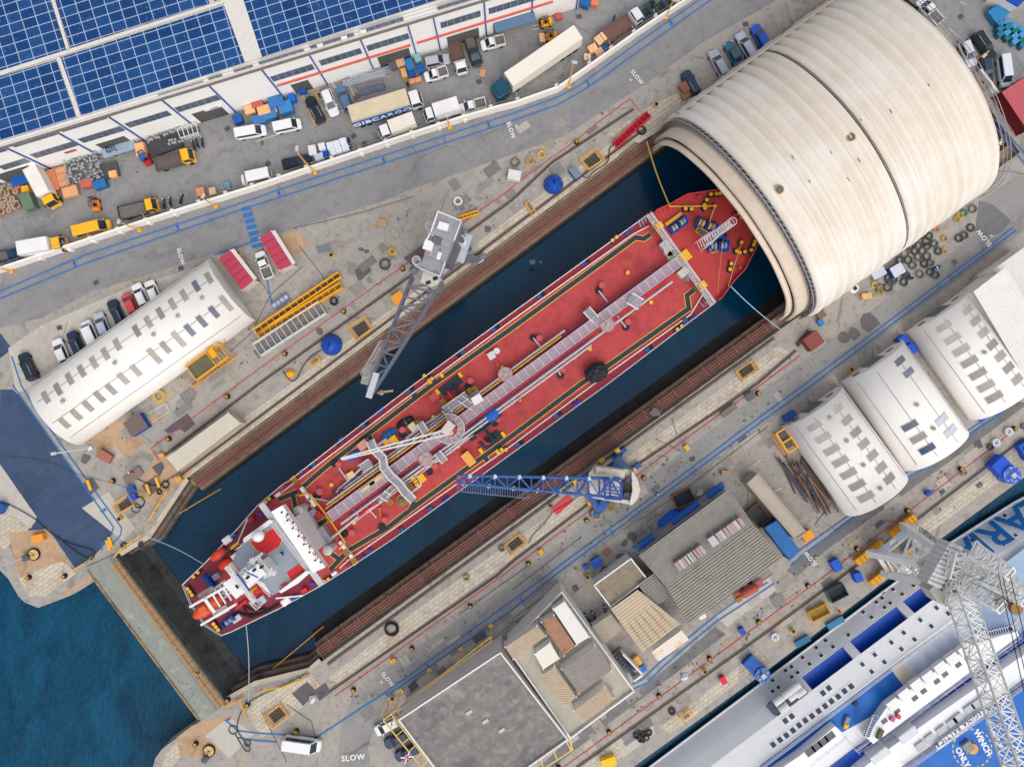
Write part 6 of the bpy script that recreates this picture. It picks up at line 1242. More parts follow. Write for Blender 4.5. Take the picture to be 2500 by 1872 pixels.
def car(kind,label,x,y,deg,L,c,W_=None,roofc=None,group='parked cars and vans',cat='car',name='parked_car',extra=None):
 rb,rt,ft,fb,Hh,belt=CARW[kind];W_=W_ or(1.78 if kind not in('bigvan',)else 2.0);t=Thing(name,label,cat,x,y,.9,deg,group);t.e.location.z=LAYER[0]
 k=paint(c);t.e.location.xy=P(x,y,Hh*.75).xy
 o=lambda i,z,n=.82:[(a,b,z)for a,b in outline(L,W_,i,n)]
 hood=belt-(.1 if kind not in('van','bigvan')else .12)
 rings=[o(.08,.2),o(0,.38),o(0,.62),o(.03,hood-.1),o(.16,hood)]
 MB().loft(rings).build('body',k,t,smooth=False)
 bw,tw=W_/2-.1,W_/2-(.27 if kind not in('van','bigvan')else .16)
 cab_frame(t,(rb*L,fb*L,bw,hood-.02),(rt*L,ft*L,tw,Hh),k,roofc and paint(roofc))
 if kind in('saloon','pickup')or fb*L<L*.3:pass
 wheels(t,(-.3*L,.31*L),W_/2)
 for s_ in(-1,1):
  MB().obox(L/2-.2,s_*(W_/2-.34),.3,.34,.58,.74,-s_*14).build('headlight',LAMP,t);MB().obox(-L/2+.07,s_*(W_/2-.26),.12,.26,.62,.86,0).build('taillight',TAIL,t)
  MB().obox(fb*L-.28,s_*(W_/2+.06),.14,.2,belt,belt+.15,0).build('mirror',k,t)
 if kind=='pickup':
  MB().box(-L/2+.1,-W_/2+.14,hood-.25,rb*L-.12,W_/2-.14,hood+.012).build('load_bed',mat(extra or(110,104,98),.8,.25,2),t)
  mb=MB()
  for s_ in(-1,1):mb.box(-L/2+.05,s_*(W_/2-.07)-.06,hood-.2,rb*L-.05,s_*(W_/2-.07)+.06,hood+.3)
  mb.box(-L/2+.02,-W_/2+.14,hood-.2,-L/2+.12,W_/2-.14,hood+.3);mb.build('bed_side',k,t)
 if kind in('suv','estate'):
  for s_ in(-1,1):MB().bar((rt*L+.3,s_*(tw-.08),Hh+.1),(ft*L-.2,s_*(tw-.08),Hh+.1),.05).build('roof_rail',LG,t)
 return t
def truck(kind,label,x,y,deg,L,cabc,cargoc,W_=2.2,Hc=2.5,Hb=3.2,cabL=1.7,group='lorries and flatbed trucks',cat='truck',bedm=None):
 t=Thing('lorry',label,cat,x,y,.9,deg,group);t.e.location=P(x,y,Hb*.7 if kind=='box' else 1.4);t.e.location.z=LAYER[0];k=paint(cabc);h=L/2;xc=h-cabL
 MB().box(-h+.2,-.45,.45,h-.4,.45,.8).build('chassis',BLK,t)
 o=[(xc,-W_/2+.08),(h-.25,-W_/2+.08),(h,-W_/2+.4),(h,W_/2-.4),(h-.25,W_/2-.08),(xc,W_/2-.08)]
 MB().prism(o,.45,1.35).build('cab',k,t,bevel=.06)
 cab_frame(t,(xc,h-.06,W_/2-.12,1.33),(xc+.1,h-.5,W_/2-.22,Hc),k)
 wheels(t,(h-.9,-h+1.2)if L<9 else(h-.9,-h+1.2,-h+2.3),W_/2-.05,.42)
 for s_ in(-1,1):MB().obox(h-.03,s_*(W_/2-.4),.1,.3,.6,.8,0).build('headlight',LAMP,t);MB().obox(h-.45,s_*(W_/2+.1),.12,.22,1.5,2.0,0).build('mirror',BLK,t)
 m=bedm or mat(cargoc,.65,.1,.8,stain=tuple(int(v*.85)for v in cargoc),st=.6)
 if kind=='box':
  MB().box(-h,-W_/2,.85,xc-.12,W_/2,Hb).build('box_body',m,t,bevel=.05);mb=MB()
  for s_ in(-1,1):mb.bar((-h,s_*W_/2,Hb),(xc-.12,s_*W_/2,Hb),.07)
  mb.build('box_edge',LG,t)
 else:
  MB().box(-h,-W_/2,.85,xc-.12,W_/2,1.0).build('load_bed',m,t);sd=mat((60,62,66),.6,.15,2)if kind=='tipper' else m
  for s_ in(-1,1):MB().box(-h,s_*W_/2-.05,1.003,xc-.12,s_*W_/2+.05,1.35).build('drop_side',sd,t)
  MB().box(-h-.06,-W_/2+.06,1.003,-h+.03,W_/2-.06,1.35).build('tailboard',sd,t);MB().box(xc-.15,-W_/2+.05,1.003,xc-.06,W_/2-.05,2.1).build('headboard',BLK if kind=='tipper' else k,t)
  mb=MB()
  for i in range(5):mb.bar((-h+.1,-W_/2+.2+i*(W_-.4)/4,1.006),(xc-.2,-W_/2+.2+i*(W_-.4)/4,1.006),.03)
  mb.build('bed_board',mat((90,80,72),.8,.2,2),t)
 return t
WHT,NAV,BLKC,SIL,TEAL=(226,226,226),(30,44,64),(34,38,44),(164,168,178),(52,96,120)
q=TQ
for a in(('suv','dark navy estate car alone at the left end of the parking row',64,895,115,4.7,(32,44,58)),('hatch','white hatchback between the lone dark car and a navy one',145,856,113,4.1,WHT),('suv','navy sports utility car with chrome roof rails in the parking row',181,838,115,4.2,(26,48,74)),('van','small white van without side rear windows beside the silver car',215,811,114,4.0,WHT),('hatch','silver hatchback in the parking row next to the small white van',246,791,112,4.0,(176,182,196)),('estate','dark blue estate car next to the red hatchback',281,762,115,4.3,(28,46,66)),('city','red hatchback in the row beside the long vaulted shed',315,741,116,3.6,(206,72,68)),('estate','white minivan with dark side windows next to the red hatchback',340,719,115,3.9,WHT),('estate','white estate car at the upper end of the parking row',370,710,112,3.6,WHT),('suv','dark navy estate car beside the brown pallet stack near the arched cover',1689,201,118,4.4,(28,48,74)),('estate','silver estate car between the navy car and the teal saloon',1756,153,118,4.7,SIL),('saloon','teal saloon car parked beside the arched cover',1793,130,118,4.2,TEAL),('estate','pale silver people carrier next to the bright blue car',1823,109,120,4.7,(178,184,196)),('hatch','bright blue car at the far end of the row by the arched cover',1858,88,118,4.3,(20,86,190)),('suv','black sports utility car behind the arched cover',2407,109,-55,5.0,BLKC),('hatch','white car half hidden behind the back of the arched cover',2366,128,-68,4.4,(206,210,220)),('hatch','dark car squeezed beside the white van behind the arched cover',2411,170,-80,4.2,(44,58,70)),('estate','black estate car standing on the yellow hatched bay by the warehouse',768,267,117,4.7,(30,34,42)),('hatch','white hatchback nose down beside the black estate by the warehouse',804,249,-68,4.5,WHT),('hatch','grey blue hatchback next to the metal profile stack',840,239,112,4.4,(84,112,146)),('estate','silver car parked against the warehouse between crates and trucks',1066,147,12,4.2,(168,172,182)),('saloon','long dark navy saloon under the yellow lamp post by the white wall',724,394,11,4.9,(24,34,52)),('city','white car under the yellow frame at the corner of the office building',944,1774,208,4.2,WHT),('hatch','dark teal car under the yellow frame in the middle',969,1806,208,4.4,(30,54,72)),('hatch','navy car under the flag on the yellow frame',995,1838,206,4.4,(28,50,74))):car(*a)
for a in(('van','white panel van with small logos at its back near the pallets',610,320,10,4.9,WHT),('van','white panel van with blue lettering parked beside another white van',700,305,12,4.4,WHT),('bigvan','white minibus against the white wall behind the dark saloon',622,430,192,4.9,WHT),('bigvan','yellow van with a roof vent beside the white wall',222,556,14,5.7,(238,176,34)),('bigvan','white van with dark side glass parked near the dock entrance',735,1821,-8,6.0,WHT),('van','white van beside the red container behind the arched cover',2457,172,-82,5.1,(212,216,226))):car(*a,cat='van',name='parked_van')
for a in(('pickup','white pickup with an empty grey bed by the white wall',1153,257,194,4.5,WHT,None,None,(150,140,130)),('pickup','white pickup between the two red roofed kiosks',643,646,112,4.6,WHT,None,None,(128,122,118)),('pickup','blue nosed pickup with a pale covered bed at the left edge of the yard',25,620,13,5.2,(32,54,92),None,None,(210,212,214)),('pickup','white pickup behind the arched cover with a plain white bed',2272,24,130,5.2,WHT,None,None,(222,222,222)),('pickup','white pickup truck with a cream canvas bed beside the silver car',1064,179,196,3.9,WHT,1.7,None,(206,200,188)),('pickup','white pickup with a cream bed at the warehouse end',1203,102,194,4.0,WHT,1.7,None,(206,202,190)),('pickup','dark pickup loaded with tan boards by the warehouse doors',1156,124,-72,4.9,(26,40,54),1.8,None,(222,160,84))):car(*a[:9-1],group='parked pickups',cat='pickup',name='parked_pickup',extra=a[8])
truck('flat','flatbed truck with a yellow cab and dark empty bed beside the stacked kegs',426,390,14,6.4,(240,178,20),(98,90,86),cabL=1.7)
truck('box','white box truck with a yellow cab parked at the blue canopy',103,456,-62,6.6,(240,178,30),(226,222,214))
truck('tipper','dropside truck with a yellow cab and grey bed beside the white wall',337,510,13,6.4,(240,178,24),(116,112,108),cabL=1.6)
truck('box','white box truck with a yellow and dark blue cab near the left edge',102,600,10,6.9,(238,176,44),(228,226,224),cabL=1.9)
gt=truck('box','large curtain sided lorry with GIBCARGO in white on its blue side',943,259,17,11.6,(226,226,228),(206,190,160),W_=2.5,Hb=4.0,Hc=2.9,cabL=2.0)
MB().box(-5.78,-1.29,.95,3.62,-1.252,3.3).build('side_curtain',mat((22,84,160),.5,.06,1),gt)
txt('GIBCARGO',mat((236,238,240),.5,.03,1),1.75,(-1.1,-1.3,2.05),0,gt,rot=(R(90),0,0),off=.035,spacing=1.12)
truck('box','white van bodied truck in front of the GIBCARGO lorry',968,309,200,6.2,WHT,(224,216,202),W_=2.1,Hb=2.9,cabL=1.9);truck('box','white box truck with a patched roof between the lorry and the pickup',1077,269,197,5.8,WHT,(226,224,220),W_=2.1,Hb=3.0,cabL=1.6)
truck('flat','truck with a rusty brown flat bed and white cab at the warehouse door',1118,136,-75,5.8,WHT,(106,84,76),W_=2.0,Hc=2.2,cabL=1.6);truck('flat','truck with a long rust brown bed and white cab beside the white wall',1519,63,33,7.4,(214,216,220),(116,86,74),W_=2.3,cabL=1.8)
tr=Thing('articulated_lorry','articulated lorry with a dark teal cab and long cream trailer','truck',1330,142,0,34.3,'lorries and flatbed trucks');k=P(1326,141,3.2);tr.e.location=(k.x,k.y,.02)
MB().box(-6.6,-1.25,1.0,6.6,1.25,4.0).build('trailer',mat((226,220,206),.6,.05,.6,stain=(208,200,186),st=.62),tr,bevel=.05)
wheels(tr,(3.2,4.4,5.6),1.2,.45);c_=paint((22,72,92));MB().box(6.62,-1.2,1.0,6.68,1.2,3.9).build('rear_door',LG,tr)
MB().prism([(-9.4,-1.0),(-9.0,-1.22),(-7.1,-1.22),(-7.1,1.22),(-9.0,1.22),(-9.4,1.0)],.5,2.6).build('cab',c_,tr,bevel=.08);MB().prism([(-8.9,-1.0),(-7.1,-1.15),(-7.1,1.15),(-8.9,1.0)],[2.6]*4,[2.9,3.6,3.6,2.9]).build('roof_deflector',c_,tr);gquad(tr,'windscreen',[(-9.42,1.0,1.5),(-9.42,-1.0,1.5),(-9.15,-1.0,2.55),(-9.15,1.0,2.55)],.02,VG,(.02,.02));MB().box(-7.1,-.5,.5,-4.5,.5,.95).build('chassis',BLK,tr);wheels(tr,(-8.4,-5.6),1.2,.48)
txt('TRANSPORT',mat((90,92,96),.5,.1,2),.5,(3.2,-1.27,2.6),0,tr,rot=(R(90),0,0))if 0 else None
def forklift(label,x,y,deg,c,load=None,roofc=None):
 t=Thing('forklift',label,'forklift',x,y,0,deg,'forklifts');t.e.location.z=.02;k=mat(c,.5,.1,2)
 MB().prism([(-1.1,-.5),(-.9,-.58),(.7,-.58),(.7,.58),(-.9,.58),(-1.1,.5)],.25,.95).build('body',k,t,bevel=.06);MB().prism([(-1.15,-.45),(-.55,-.5),(-.55,.5),(-1.15,.45)],.95,1.25).build('counterweight',k,t,bevel=.05)
 MB().box(-.35,-.25,.95,.1,.25,1.2).build('seat',BLK,t);mb=MB()
 for x_ in(-.55,.55):
  for y_ in(-.48,.48):mb.bar((x_,y_,.95),(x_*.8,y_,2.1),.07)
 for y_ in(-.48,0,.48):mb.bar((-.45,y_,2.1),(.45,y_,2.1),.07)
 for x_ in(-.45,0,.45):mb.bar((x_,-.48,2.1),(x_,.48,2.1),.06)
 mb.build('guard_frame',BLK,t);mb=MB()
 for y_ in(-.35,.35):mb.bar((.85,y_,.15),(.85,y_,2.3),.12)
 mb.bar((.85,-.35,2.2),(.85,.35,2.2),.1);mb.bar((.85,-.35,1.0),(.85,.35,1.0),.1);mb.build('mast',BLK,t)
 if roofc:MB().box(-.5,-.52,2.14,.5,.52,2.2).build('roof',mat(roofc,.4,.1,2),t)
 for y_ in(-.3,.3):MB().box(.9,y_-.06,.12,1.95,y_+.06,.17).build('fork',LG,t)
 wheels(t,(-.7,.5),.6,.28)
forklift('red forklift with a blue roof lifting tan pallets beside the kegs',362,391,118,(186,40,44),roofc=(40,92,160));forklift('orange forklift with raised dark forks alone in the loading yard',240,502,100,(226,132,44));forklift('yellow and black forklift by the warehouse corner',1330,62,195,(236,164,34));forklift('orange forklift carrying a boxed pallet beside the trailer',1342,95,190,(222,140,50));forklift('small yellow truck under the grey canopy of the warehouse',288,370,200,(220,164,60))
bike0=Thing('motorbike','dark scooter leaning at the kerb','motorbike',0,0,group='scooters')
wheels_=[MB().loft([[(x+.27*math.cos(2*math.pi*k/12),s_*.06,.27+.27*math.sin(2*math.pi*k/12))for k in range(12)]for s_ in(-1,1)]).build('wheel',TYRE,bike0)for x in(-.6,.62)]
MB().loft([[(-.8,y,z)for y,z in((-.12,.5),(.12,.5),(.1,.75),(-.1,.75))],[(-.2,y,z)for y,z in((-.18,.3),(.18,.3),(.16,.75),(-.16,.75))],[(.35,y,z)for y,z in((-.16,.3),(.16,.3),(.14,.6),(-.14,.6))],[(.6,y,z)for y,z in((-.18,.5),(.18,.5),(.12,.95),(-.12,.95))]]).build('body',paint((60,70,88)),bike0);MB().box(-.75,-.14,.76,-.05,.14,.86).build('seat',BLK,bike0,bevel=.04);MB().bar((.5,-.34,1.0),(.5,.34,1.0),.05).build('handlebar',BLK,bike0);MB().obox(.62,0,.14,.2,.8,.98,0).build('headlight',LAMP,bike0)
bks=[(473,356,110,'scooter nearest the white wire frame in a row of three by the warehouse'),(484,352,110,'middle scooter of the three beside the white wire frame'),(497,350,100,'scooter farthest from the white wire frame in its row of three'),(404,499,95,'scooter closest to the yellow cabbed truck by the white wall'),(419,496,95,'pale scooter second from the yellow cabbed truck'),(446,488,80,'dark scooter standing alone left of the pallets by the white wall'),(1433,1505,120,'scooter nearest the office block in the small courtyard'),(1449,1500,115,'scooter between two others in the small courtyard'),(1449,1512,200,'scooter at the blue fence of the small courtyard'),(1476,1486,100,'dark scooter in the corner of the small courtyard')]
for i,(x,y,d,lab)in enumerate(bks):
 if i==0:bike0.e.location=P(x,y,.5);bike0.e.location.z=.02;bike0.e.rotation_euler.z=R(d);bike0.e['label']=lab
 else:o=dup(bike0.e,x,y,0,d,lab);o.location.z=.02
def person(label,x,y,deg,top,legs_,z=0,pose=0,group=None):
 t=Thing('person',label,'person',x,y,0,deg);w=P(x,y,z+1);t.e.location=(w.x,w.y,z+.1)
 me=bpy.data.meshes.new('body');V=[(0,0,.95),(0,0,1.2),(.03,0,1.42),(.03,0,1.52),(.06,0,1.68),(.02,.1,.9),(.08+.1*pose,.11,.48),(-.02,.12,.06),(.12,.13,.03),(.02,-.1,.9),(.05-.2*pose,-.11,.48),(-.05-.3*pose,-.12,.06),(.1-.3*pose,-.13,.03),(.02,.2,1.38),(.08,.26,1.1),(.26,.22,.95+.15*pose),(.02,-.2,1.38),(.1,-.26,1.1),(.28,-.2,.98)]
 E=[(0,1),(1,2),(2,3),(3,4),(0,5),(5,6),(6,7),(7,8),(0,9),(9,10),(10,11),(11,12),(2,13),(13,14),(14,15),(2,16),(16,17),(17,18)]
 me.from_pydata(V,E,[]);o=bpy.data.objects.new('body',me);COL.objects.link(o);o.parent=t.e;sk=o.modifiers.new('skin','SKIN');o.modifiers.new('sub','SUBSURF').levels=1
 rr_=[.16,.17,.15,.06,.11,.1,.075,.05,.045,.1,.075,.05,.045,.075,.055,.04,.075,.055,.04]
 for d_,r_ in zip(me.skin_vertices[0].data,rr_):d_.radius=(r_,r_*1.1)
 me.skin_vertices[0].data[0].use_root=True;me.materials.append(mat(top,.8,.1,3))
 MB().ell(.06,0,1.7,.14,.13,.13,12,8,lo=0).build('hair',mat(legs_,.8,.1,3),t)
 return t
HV=(214,108,48)
for a in(('person in blue overalls walking on the south road',1604,1205,150,(36,84,130),(220,220,220)),('person in dark blue standing at the end of the tan board',996,208,100,(34,50,90),(40,34,30)),('person in black and orange beside the white hatchback',778,232,80,(36,36,40),(220,150,60)),('person in blue walking across the yard by the brown flatbed',1499,45,60,(60,84,120),(40,34,30)),('person in a blue suit leaning on the yellow gate railing',484,1641,60,(24,44,140),(230,170,40)),('person in an orange vest beside the ferry',2049,1492,20,(236,84,50),(230,200,60)),('person in orange beside the white cart in the lower lane',1720,1494,80,(228,92,50),(230,200,60)),('first of two people in blue near the wire coils',2288,652,40,(24,70,150),(30,60,130)),('second of two people in blue bending near the wire coils',2281,655,60,(28,80,160),(240,240,240)),('person in blue stooping beside the stacked coils',2223,680,30,(22,66,150),(30,50,110)),('person in navy kneeling beside the red mat',1344,1234,90,(30,40,80),(40,34,30)),('person in a red vest and dark trousers near the steel plates',320,1153,120,(176,40,60),(230,230,230))):person(*a,pose=.5)
person('person in blue overalls on the grey bridge deck of the tanker',688,1351,40,(24,66,120),(200,200,200),BZ,.4);person('person in orange lying tools on the tanker deck near the catwalk',1269,976,0,(226,120,80),(230,200,60),DZ,.6)
# ---------------------------------------------------------------- small things
def ordinal(i):return('first','second','third','fourth','fifth','sixth','seventh','eighth','ninth','tenth','eleventh','twelfth','thirteenth','fourteenth','fifteenth','sixteenth','seventeenth','eighteenth')[i]
def at(o,x,y,z=0,deg=None,label=None,zz=None):
 w=P(x,y,z);o.e.location=(w.x,w.y,zz if zz is not None else .09)
 if deg is not None:o.e.rotation_euler.z=R(deg)
 if label:o.e['label']=label
def many(proto,spots,label=None,zz=.09,hz=0):
 for i,s_ in enumerate(spots):
  lab=s_[3]if len(s_)>3 else label
  if i==0:at(proto,s_[0],s_[1],hz,s_[2],lab,zz)
  else:o=dup(proto.e,s_[0],s_[1],hz,s_[2],lab);o.location.z=zz
def lamp(label,base,head,m,Hh=None,group='street lamps'):
 r0=math.hypot(base[0]-1250,base[1]-936);r1=math.hypot(head[0]-1250,head[1]-936);Hh=Hh or max(5,min(11,H*(1-r0/r1)))
 t=Thing('street_lamp',label,'lamp',*base,group=group);t.e.location.z=.05;h=t.l(*head,Hh);h.z=Hh
 MB().obox(0,0,.6,.6,0,.35,20).build('base',m,t);MB().tube([(0,0,.3),(h.x*.15,h.y*.15,Hh*.9),(h.x*.75,h.y*.75,Hh)],.1,8).build('pole',m,t)
 MB().obox(h.x,h.y,.8,.45,Hh-.08,Hh+.08,math.degrees(math.atan2(h.y,h.x))).build('lamp_head',LG,t,bevel=.03)
YL=mat((230,170,60),.55,.08,2)
for i,(b,h,wh_)in enumerate((((30,663),(-25,640),'at the left edge of the photo'),((342,563),(290,541),'behind the dropside truck with grey bed'),((528,505),(496,479),'beside the pallets and blue crossing'),((770,423),(725,363),'over the long dark saloon'),((1098,313),(1093,282),'beside the white box truck'),((1388,213),(1403,153),'beside the long cream trailer'),((1625,45),(1645,0),'beside the green bins'),((1995,22),(2020,-2),'north of the arched cover'),((2375,151),(2403,137),'among the cars behind the arched cover'))):lamp('yellow street lamp '+wh_,b,h,YL)
lamp('white lamp post leaning from the corner of the long vaulted shed',(222,1093),(131,1107),SW_,9);lamp('thin white lamp post at the left edge of the pier',(66,1358),(-10,1385),SW_,8)
bo=Thing('bollard','x','bollard',0,0,group='striped quay bollards')
MB().cyl(0,0,0,.12,.42,n=14).build('base',BLK,bo);MB().cyl(0,0,.12,.62,.24,.26).build('post',mat((52,54,52),.6,.2,3),bo);mb=MB()
for k in range(3):mb.obox(-.16+.16*k,0,.08,.5,.64,.72,0)
MB().cyl(0,0,.62,.66,.36).build('cap',BLK,bo);mb.build('yellow_stripe',YEL,bo)
sp=[(278,1173),(414,1071),(557,968),(697,864),(840,761),(984,657),(1408,349)]
S_=[(x,y,36,'striped bollard on the north red line, %s from the left'%ordinal(i))for i,(x,y)in enumerate(sp)]
sp=[(725,1782),(864,1682),(1006,1581),(1148,1478),(1290,1375),(1432,1270),(1571,1166),(1850,960)]
S_+=[(x,y,36,'striped bollard along the south road, %s from the left'%ordinal(i))for i,(x,y)in enumerate(sp)]
sp=[(1363,1870),(1486,1784),(1608,1696),(1731,1605),(1851,1516),(1971,1428),(2090,1338),(2213,1245),(2343,1144),(2474,1046)]
S_+=[(x,y,36,'striped bollard on the lower lane red line, %s from the left'%ordinal(i))for i,(x,y)in enumerate(sp)]
sp=[(73,1408),(160,1405),(480,1813),(558,1706),(606,1718)]
S_+=[(x,y,10,w)for(x,y),w in zip(sp,('yellow capped bollard on the left pier beside the stone paving','yellow capped bollard at the inner corner of the left pier','yellow capped bollard at the edge of the lower pier','striped bollard at the lower end of the floating gate','yellow capped bollard holding a mooring line at the lower entrance corner'))]
many(bo,S_)
bn=Thing('waste_drum','x','drum',0,0,group='yellow waste drums');MB().cyl(0,0,0,.95,.34,.36,16).build('drum',YEL,bn);MB().cyl(0,0,.955,.97,.3,n=16).build('opening',BLK,bn)
many(bn,[(1600,260,0,'yellow drum on the stone blocks by the brown pallets'),(586,621,0,'yellow drum at the top of the left red kiosk'),(812,625,0,'yellow drum beside the bundle of scaffold tubes'),(298,1264,0,'yellow drum beside the stair pit on the left quay'),(960,1699,0,'yellow drum under the corner of the yellow frame'),(1718,1634,0,'yellow drum on the lower lane beside the red line'),(2073,902,0,'yellow drum at the corner of the middle vaulted shed'),(2450,644,0,'yellow drum beside the gabled shed'),(1433,1405,0,'yellow drum by the brown roofed store'),(1932,1536,0,'orange drum with a hose on the lower quay')])
def pit(label,q,dg=0):
 c=[sum(p[i]for p in q)/4 for i in(0,1)];t=Thing('stair_pit',label,'stairwell',*c,group='railed stair pits');t.e.location.z=.1;p=[t.l(a,b)for a,b in q];cc=sum(p,Vector())/4
 MB().prism([x.xy for x in p],0,.02).build('curb',mat((178,150,116),.8,.12,1),t)
 i_=[x.lerp(cc,.3)for x in p];MB().prism([x.xy for x in i_],.021,.03).build('opening',mat((46,42,38),.8,.3,2),t);mb=MB()
 for k in range(6):a,b=i_[0].lerp(i_[1],(k+.5)/6),i_[3].lerp(i_[2],(k+.5)/6);mb.bar(a+Vector((0,0,.035)),b+Vector((0,0,.035)),.16,.02)
 mb.build('step',mat((104,94,82),.8,.2,2),t);mb=MB()
 for a,b in zip(p,p[1:]+p[:1]):
  for h in(.5,1.0):mb.tube([a+Vector((0,0,h)),b+Vector((0,0,h))],.05,5)
  for k in range(3):x=a.lerp(b,k/3);mb.bar(x,x+Vector((0,0,1.0)),.07)
 mb.build('railing',YL,t)
for lab,q in(('railed stair pit beside the blue cabinet under the red steel beam',[(1415,394),(1455,364),(1475,392),(1436,418)]),('railed stair pit beside the blue tarpaulin dome on the north quay',[(850,800),(893,773),(912,803),(873,832)]),('railed stair pit at the corner of the left quay',[(280,1232),(320,1204),(334,1230),(292,1254)]),('railed stair pit on the south quay near the arched cover',[(1793,907),(1836,878),(1850,902),(1808,930)]),('railed stair pit on the south quay near the blue cabinets',[(1230,1330),(1268,1300),(1286,1322),(1246,1352)]),('railed stair pit near the parked white van',[(646,1744),(686,1714),(708,1742),(668,1773)])):pit(lab,q)
def dome(label,x,y,r):
 t=Thing('covered_reel',label,'tarpaulin',x,y);t.e.location.z=.1;rr=random.Random(x);rings=[]
 for i in range(9):
  a=math.pi/2*i/8;rings.append([(r*math.cos(a*.98)*(1+.06*math.sin(k*1.7+i))*math.cos(2*math.pi*k/22),r*math.cos(a*.98)*(1+.06*math.sin(k*1.7+i))*math.sin(2*math.pi*k/22),.1+1.9*math.sin(a)*(1-.05*(k%2))+.12*rr.random())for k in range(22)])
 MB().loft(rings).build('tarpaulin',mat((22,74,168),.35,.3,2.5,stain=(120,160,214),st=.62,sscale=2.5,bump=1,bscale=4),t);MB().tube([(1.02*r*math.cos(2*math.pi*k/22),1.02*r*math.sin(2*math.pi*k/22),.25)for k in range(22)],.05,4,closed=True).build('tie_rope',mat((30,60,120),.7,.1,2),t)
dome('blue tarpaulin dome next to the cabinets near the cover',1351,452,1.5);dome('glossy blue tarpaulin dome beside the railed pit',811,842,1.65)
def coil(label,x,y,r,c,n=4,w=.08,cat='hose',zz=.1,group=None,rough=.6):
 rr=random.Random(int(x*7+y));mb=MB()
 for k in range(n):mb.torus(rr.uniform(-.08,.08)*r,rr.uniform(-.08,.08)*r,w+k*w*1.1,r*rr.uniform(.72,1.05),w,22,5)
 o=mb.build('hose_coil',mat(c,rough,.15,3));w_=P(x,y);o.location=(w_.x,w_.y,zz);tag(o,label,cat,group)
YC,BK,GY=(222,176,62),(40,42,46),(96,100,98)
for a in(('large yellow hose coil beside the long vaulted shed',391,967,1.0,YC),('yellow hose coil on the north quay by the grey crane',959,614,.62,YC),('yellow hose coil nearest the red line beside the white box',1322,379,.6,YC),('dark yellow coil between two others on the north quay',1294,394,.6,(190,150,70)),('grey green coil beside the white box on the north quay',1258,398,.62,(104,110,100)),('large black hose coil on the south quay stones',957,1533,1.1,BK,5,.09),('black coil lying by the yellow trusses',816,736,.6,BK),('black cable coil under the red steel beam',1566,320,.75,BK,3),('black tyre lying on the lower quay',1640,1734,.55,BK,2,.14,'tyre'),('grey coil beside the pit railing on the south quay',1225,1337,.55,GY),('green yellow rope coil on the south quay stones',1139,1408,.45,(150,146,84)),('dark cable tangle near the grey crane base',940,646,.85,(84,84,80),6,.05),('black hose coil at the foot of the yellow rail on the left quay',406,1182,.6,BK,3),('small black coil beside the navy steel plate',391,1200,.4,BK,3),('black tyre hanging near the dock entrance',346,1328,.35,BK,2,.1,'tyre'),('thin black hose ring on the left quay by the gate',303,1330,.5,BK,2),('yellow rope coil on the bollard end of the left pier',226,1362,.35,(150,130,90),3),('pale coil beside the last lower lane bollard',2353,1153,.45,(150,130,100),2),('grey tyre near the white reels by the vaulted sheds',2416,1091,.5,(84,80,80),3,.1,'tyre'),('pink tyre beside the white reel at the right edge',2497,1040,.45,(120,84,84),2,.1,'tyre'),('green coil of netting at the lower office corner',1250,1795,.4,(60,70,60),3),('black ring hose near the lower pier walkway',570,1780,.9,BK,1,.07),('thin black hose loop along the lower pier',605,1812,.7,BK,1,.07),('wide black hose loop beside the left stair pit',340,1225,1.1,BK,2,.06),('black hose loop around the yellow rail of the left pit',333,1240,.8,BK,1,.06)):coil(*a[:5],*(a[5:]))
wc=[(2248,574),(2233,586),(2260,590),(2221,603),(2241,601),(2208,619),(2232,614),(2251,614),(2262,602),(2280,596),(2267,577),(2289,614),(2262,627),(2240,629),(2216,636),(2227,648),(2195,636),(2227,600),(2255,645),(2270,642),(2210,673),(2205,668),(2168,680),(2180,683),(2166,702),(2174,690),(2135,676),(2146,703),(2205,690),(2244,670),(2270,665),(2282,672),(2368,557),(2372,511),(2340,582),(2352,575)]
for i,(x,y)in enumerate(wc):coil('grey wire coil in the heap beside the arched cover',x,y,.62,[(74,80,78),(98,102,100),(64,74,66),(86,88,90)][i%4],4,.06,'wire coil',group='wire coils heaped beside the arched cover')
for i,(x,y,c)in enumerate(((2133,696,YC),(2147,705,(190,150,80)),(2302,615,YC),(2304,583,(200,150,60)),(2285,560,(206,140,70)),(2148,714,(200,160,80)),(2340,528,(200,160,50)),(2352,520,(60,130,100)),(2335,535,(190,150,60)))):coil(('yellow hose coil %s counted from the lower end of the coil heap'%ordinal(i))if i not in(7,)else 'green hose tangle beside the arched cover',x,y,.5,c,4,.05)
def rope(label,pts,r,c,cat='hose',name='hose'):
 o=MB().tube(pts,r,6).build(name,mat(c,.7,.1,3));tag(o,label,cat)
def ground_rope(label,pts,c=BK,r=.07):
 p=[Vector((*P(a,b).xy,.2))for a,b in pts];q=[]
 for i in range(len(p)-1):
  for k in range(5):
   a,b=p[max(i-1,0)],p[min(i+2,len(p)-1)];t_=k/5;q.append(.5*(2*p[i]+(p[i+1]-a)*t_+(2*a-5*p[i]+4*p[i+1]-b)*t_**2+(3*p[i]-a-3*p[i+1]+b)*t_**3))
 rope(label,q+[p[-1]],r,c)
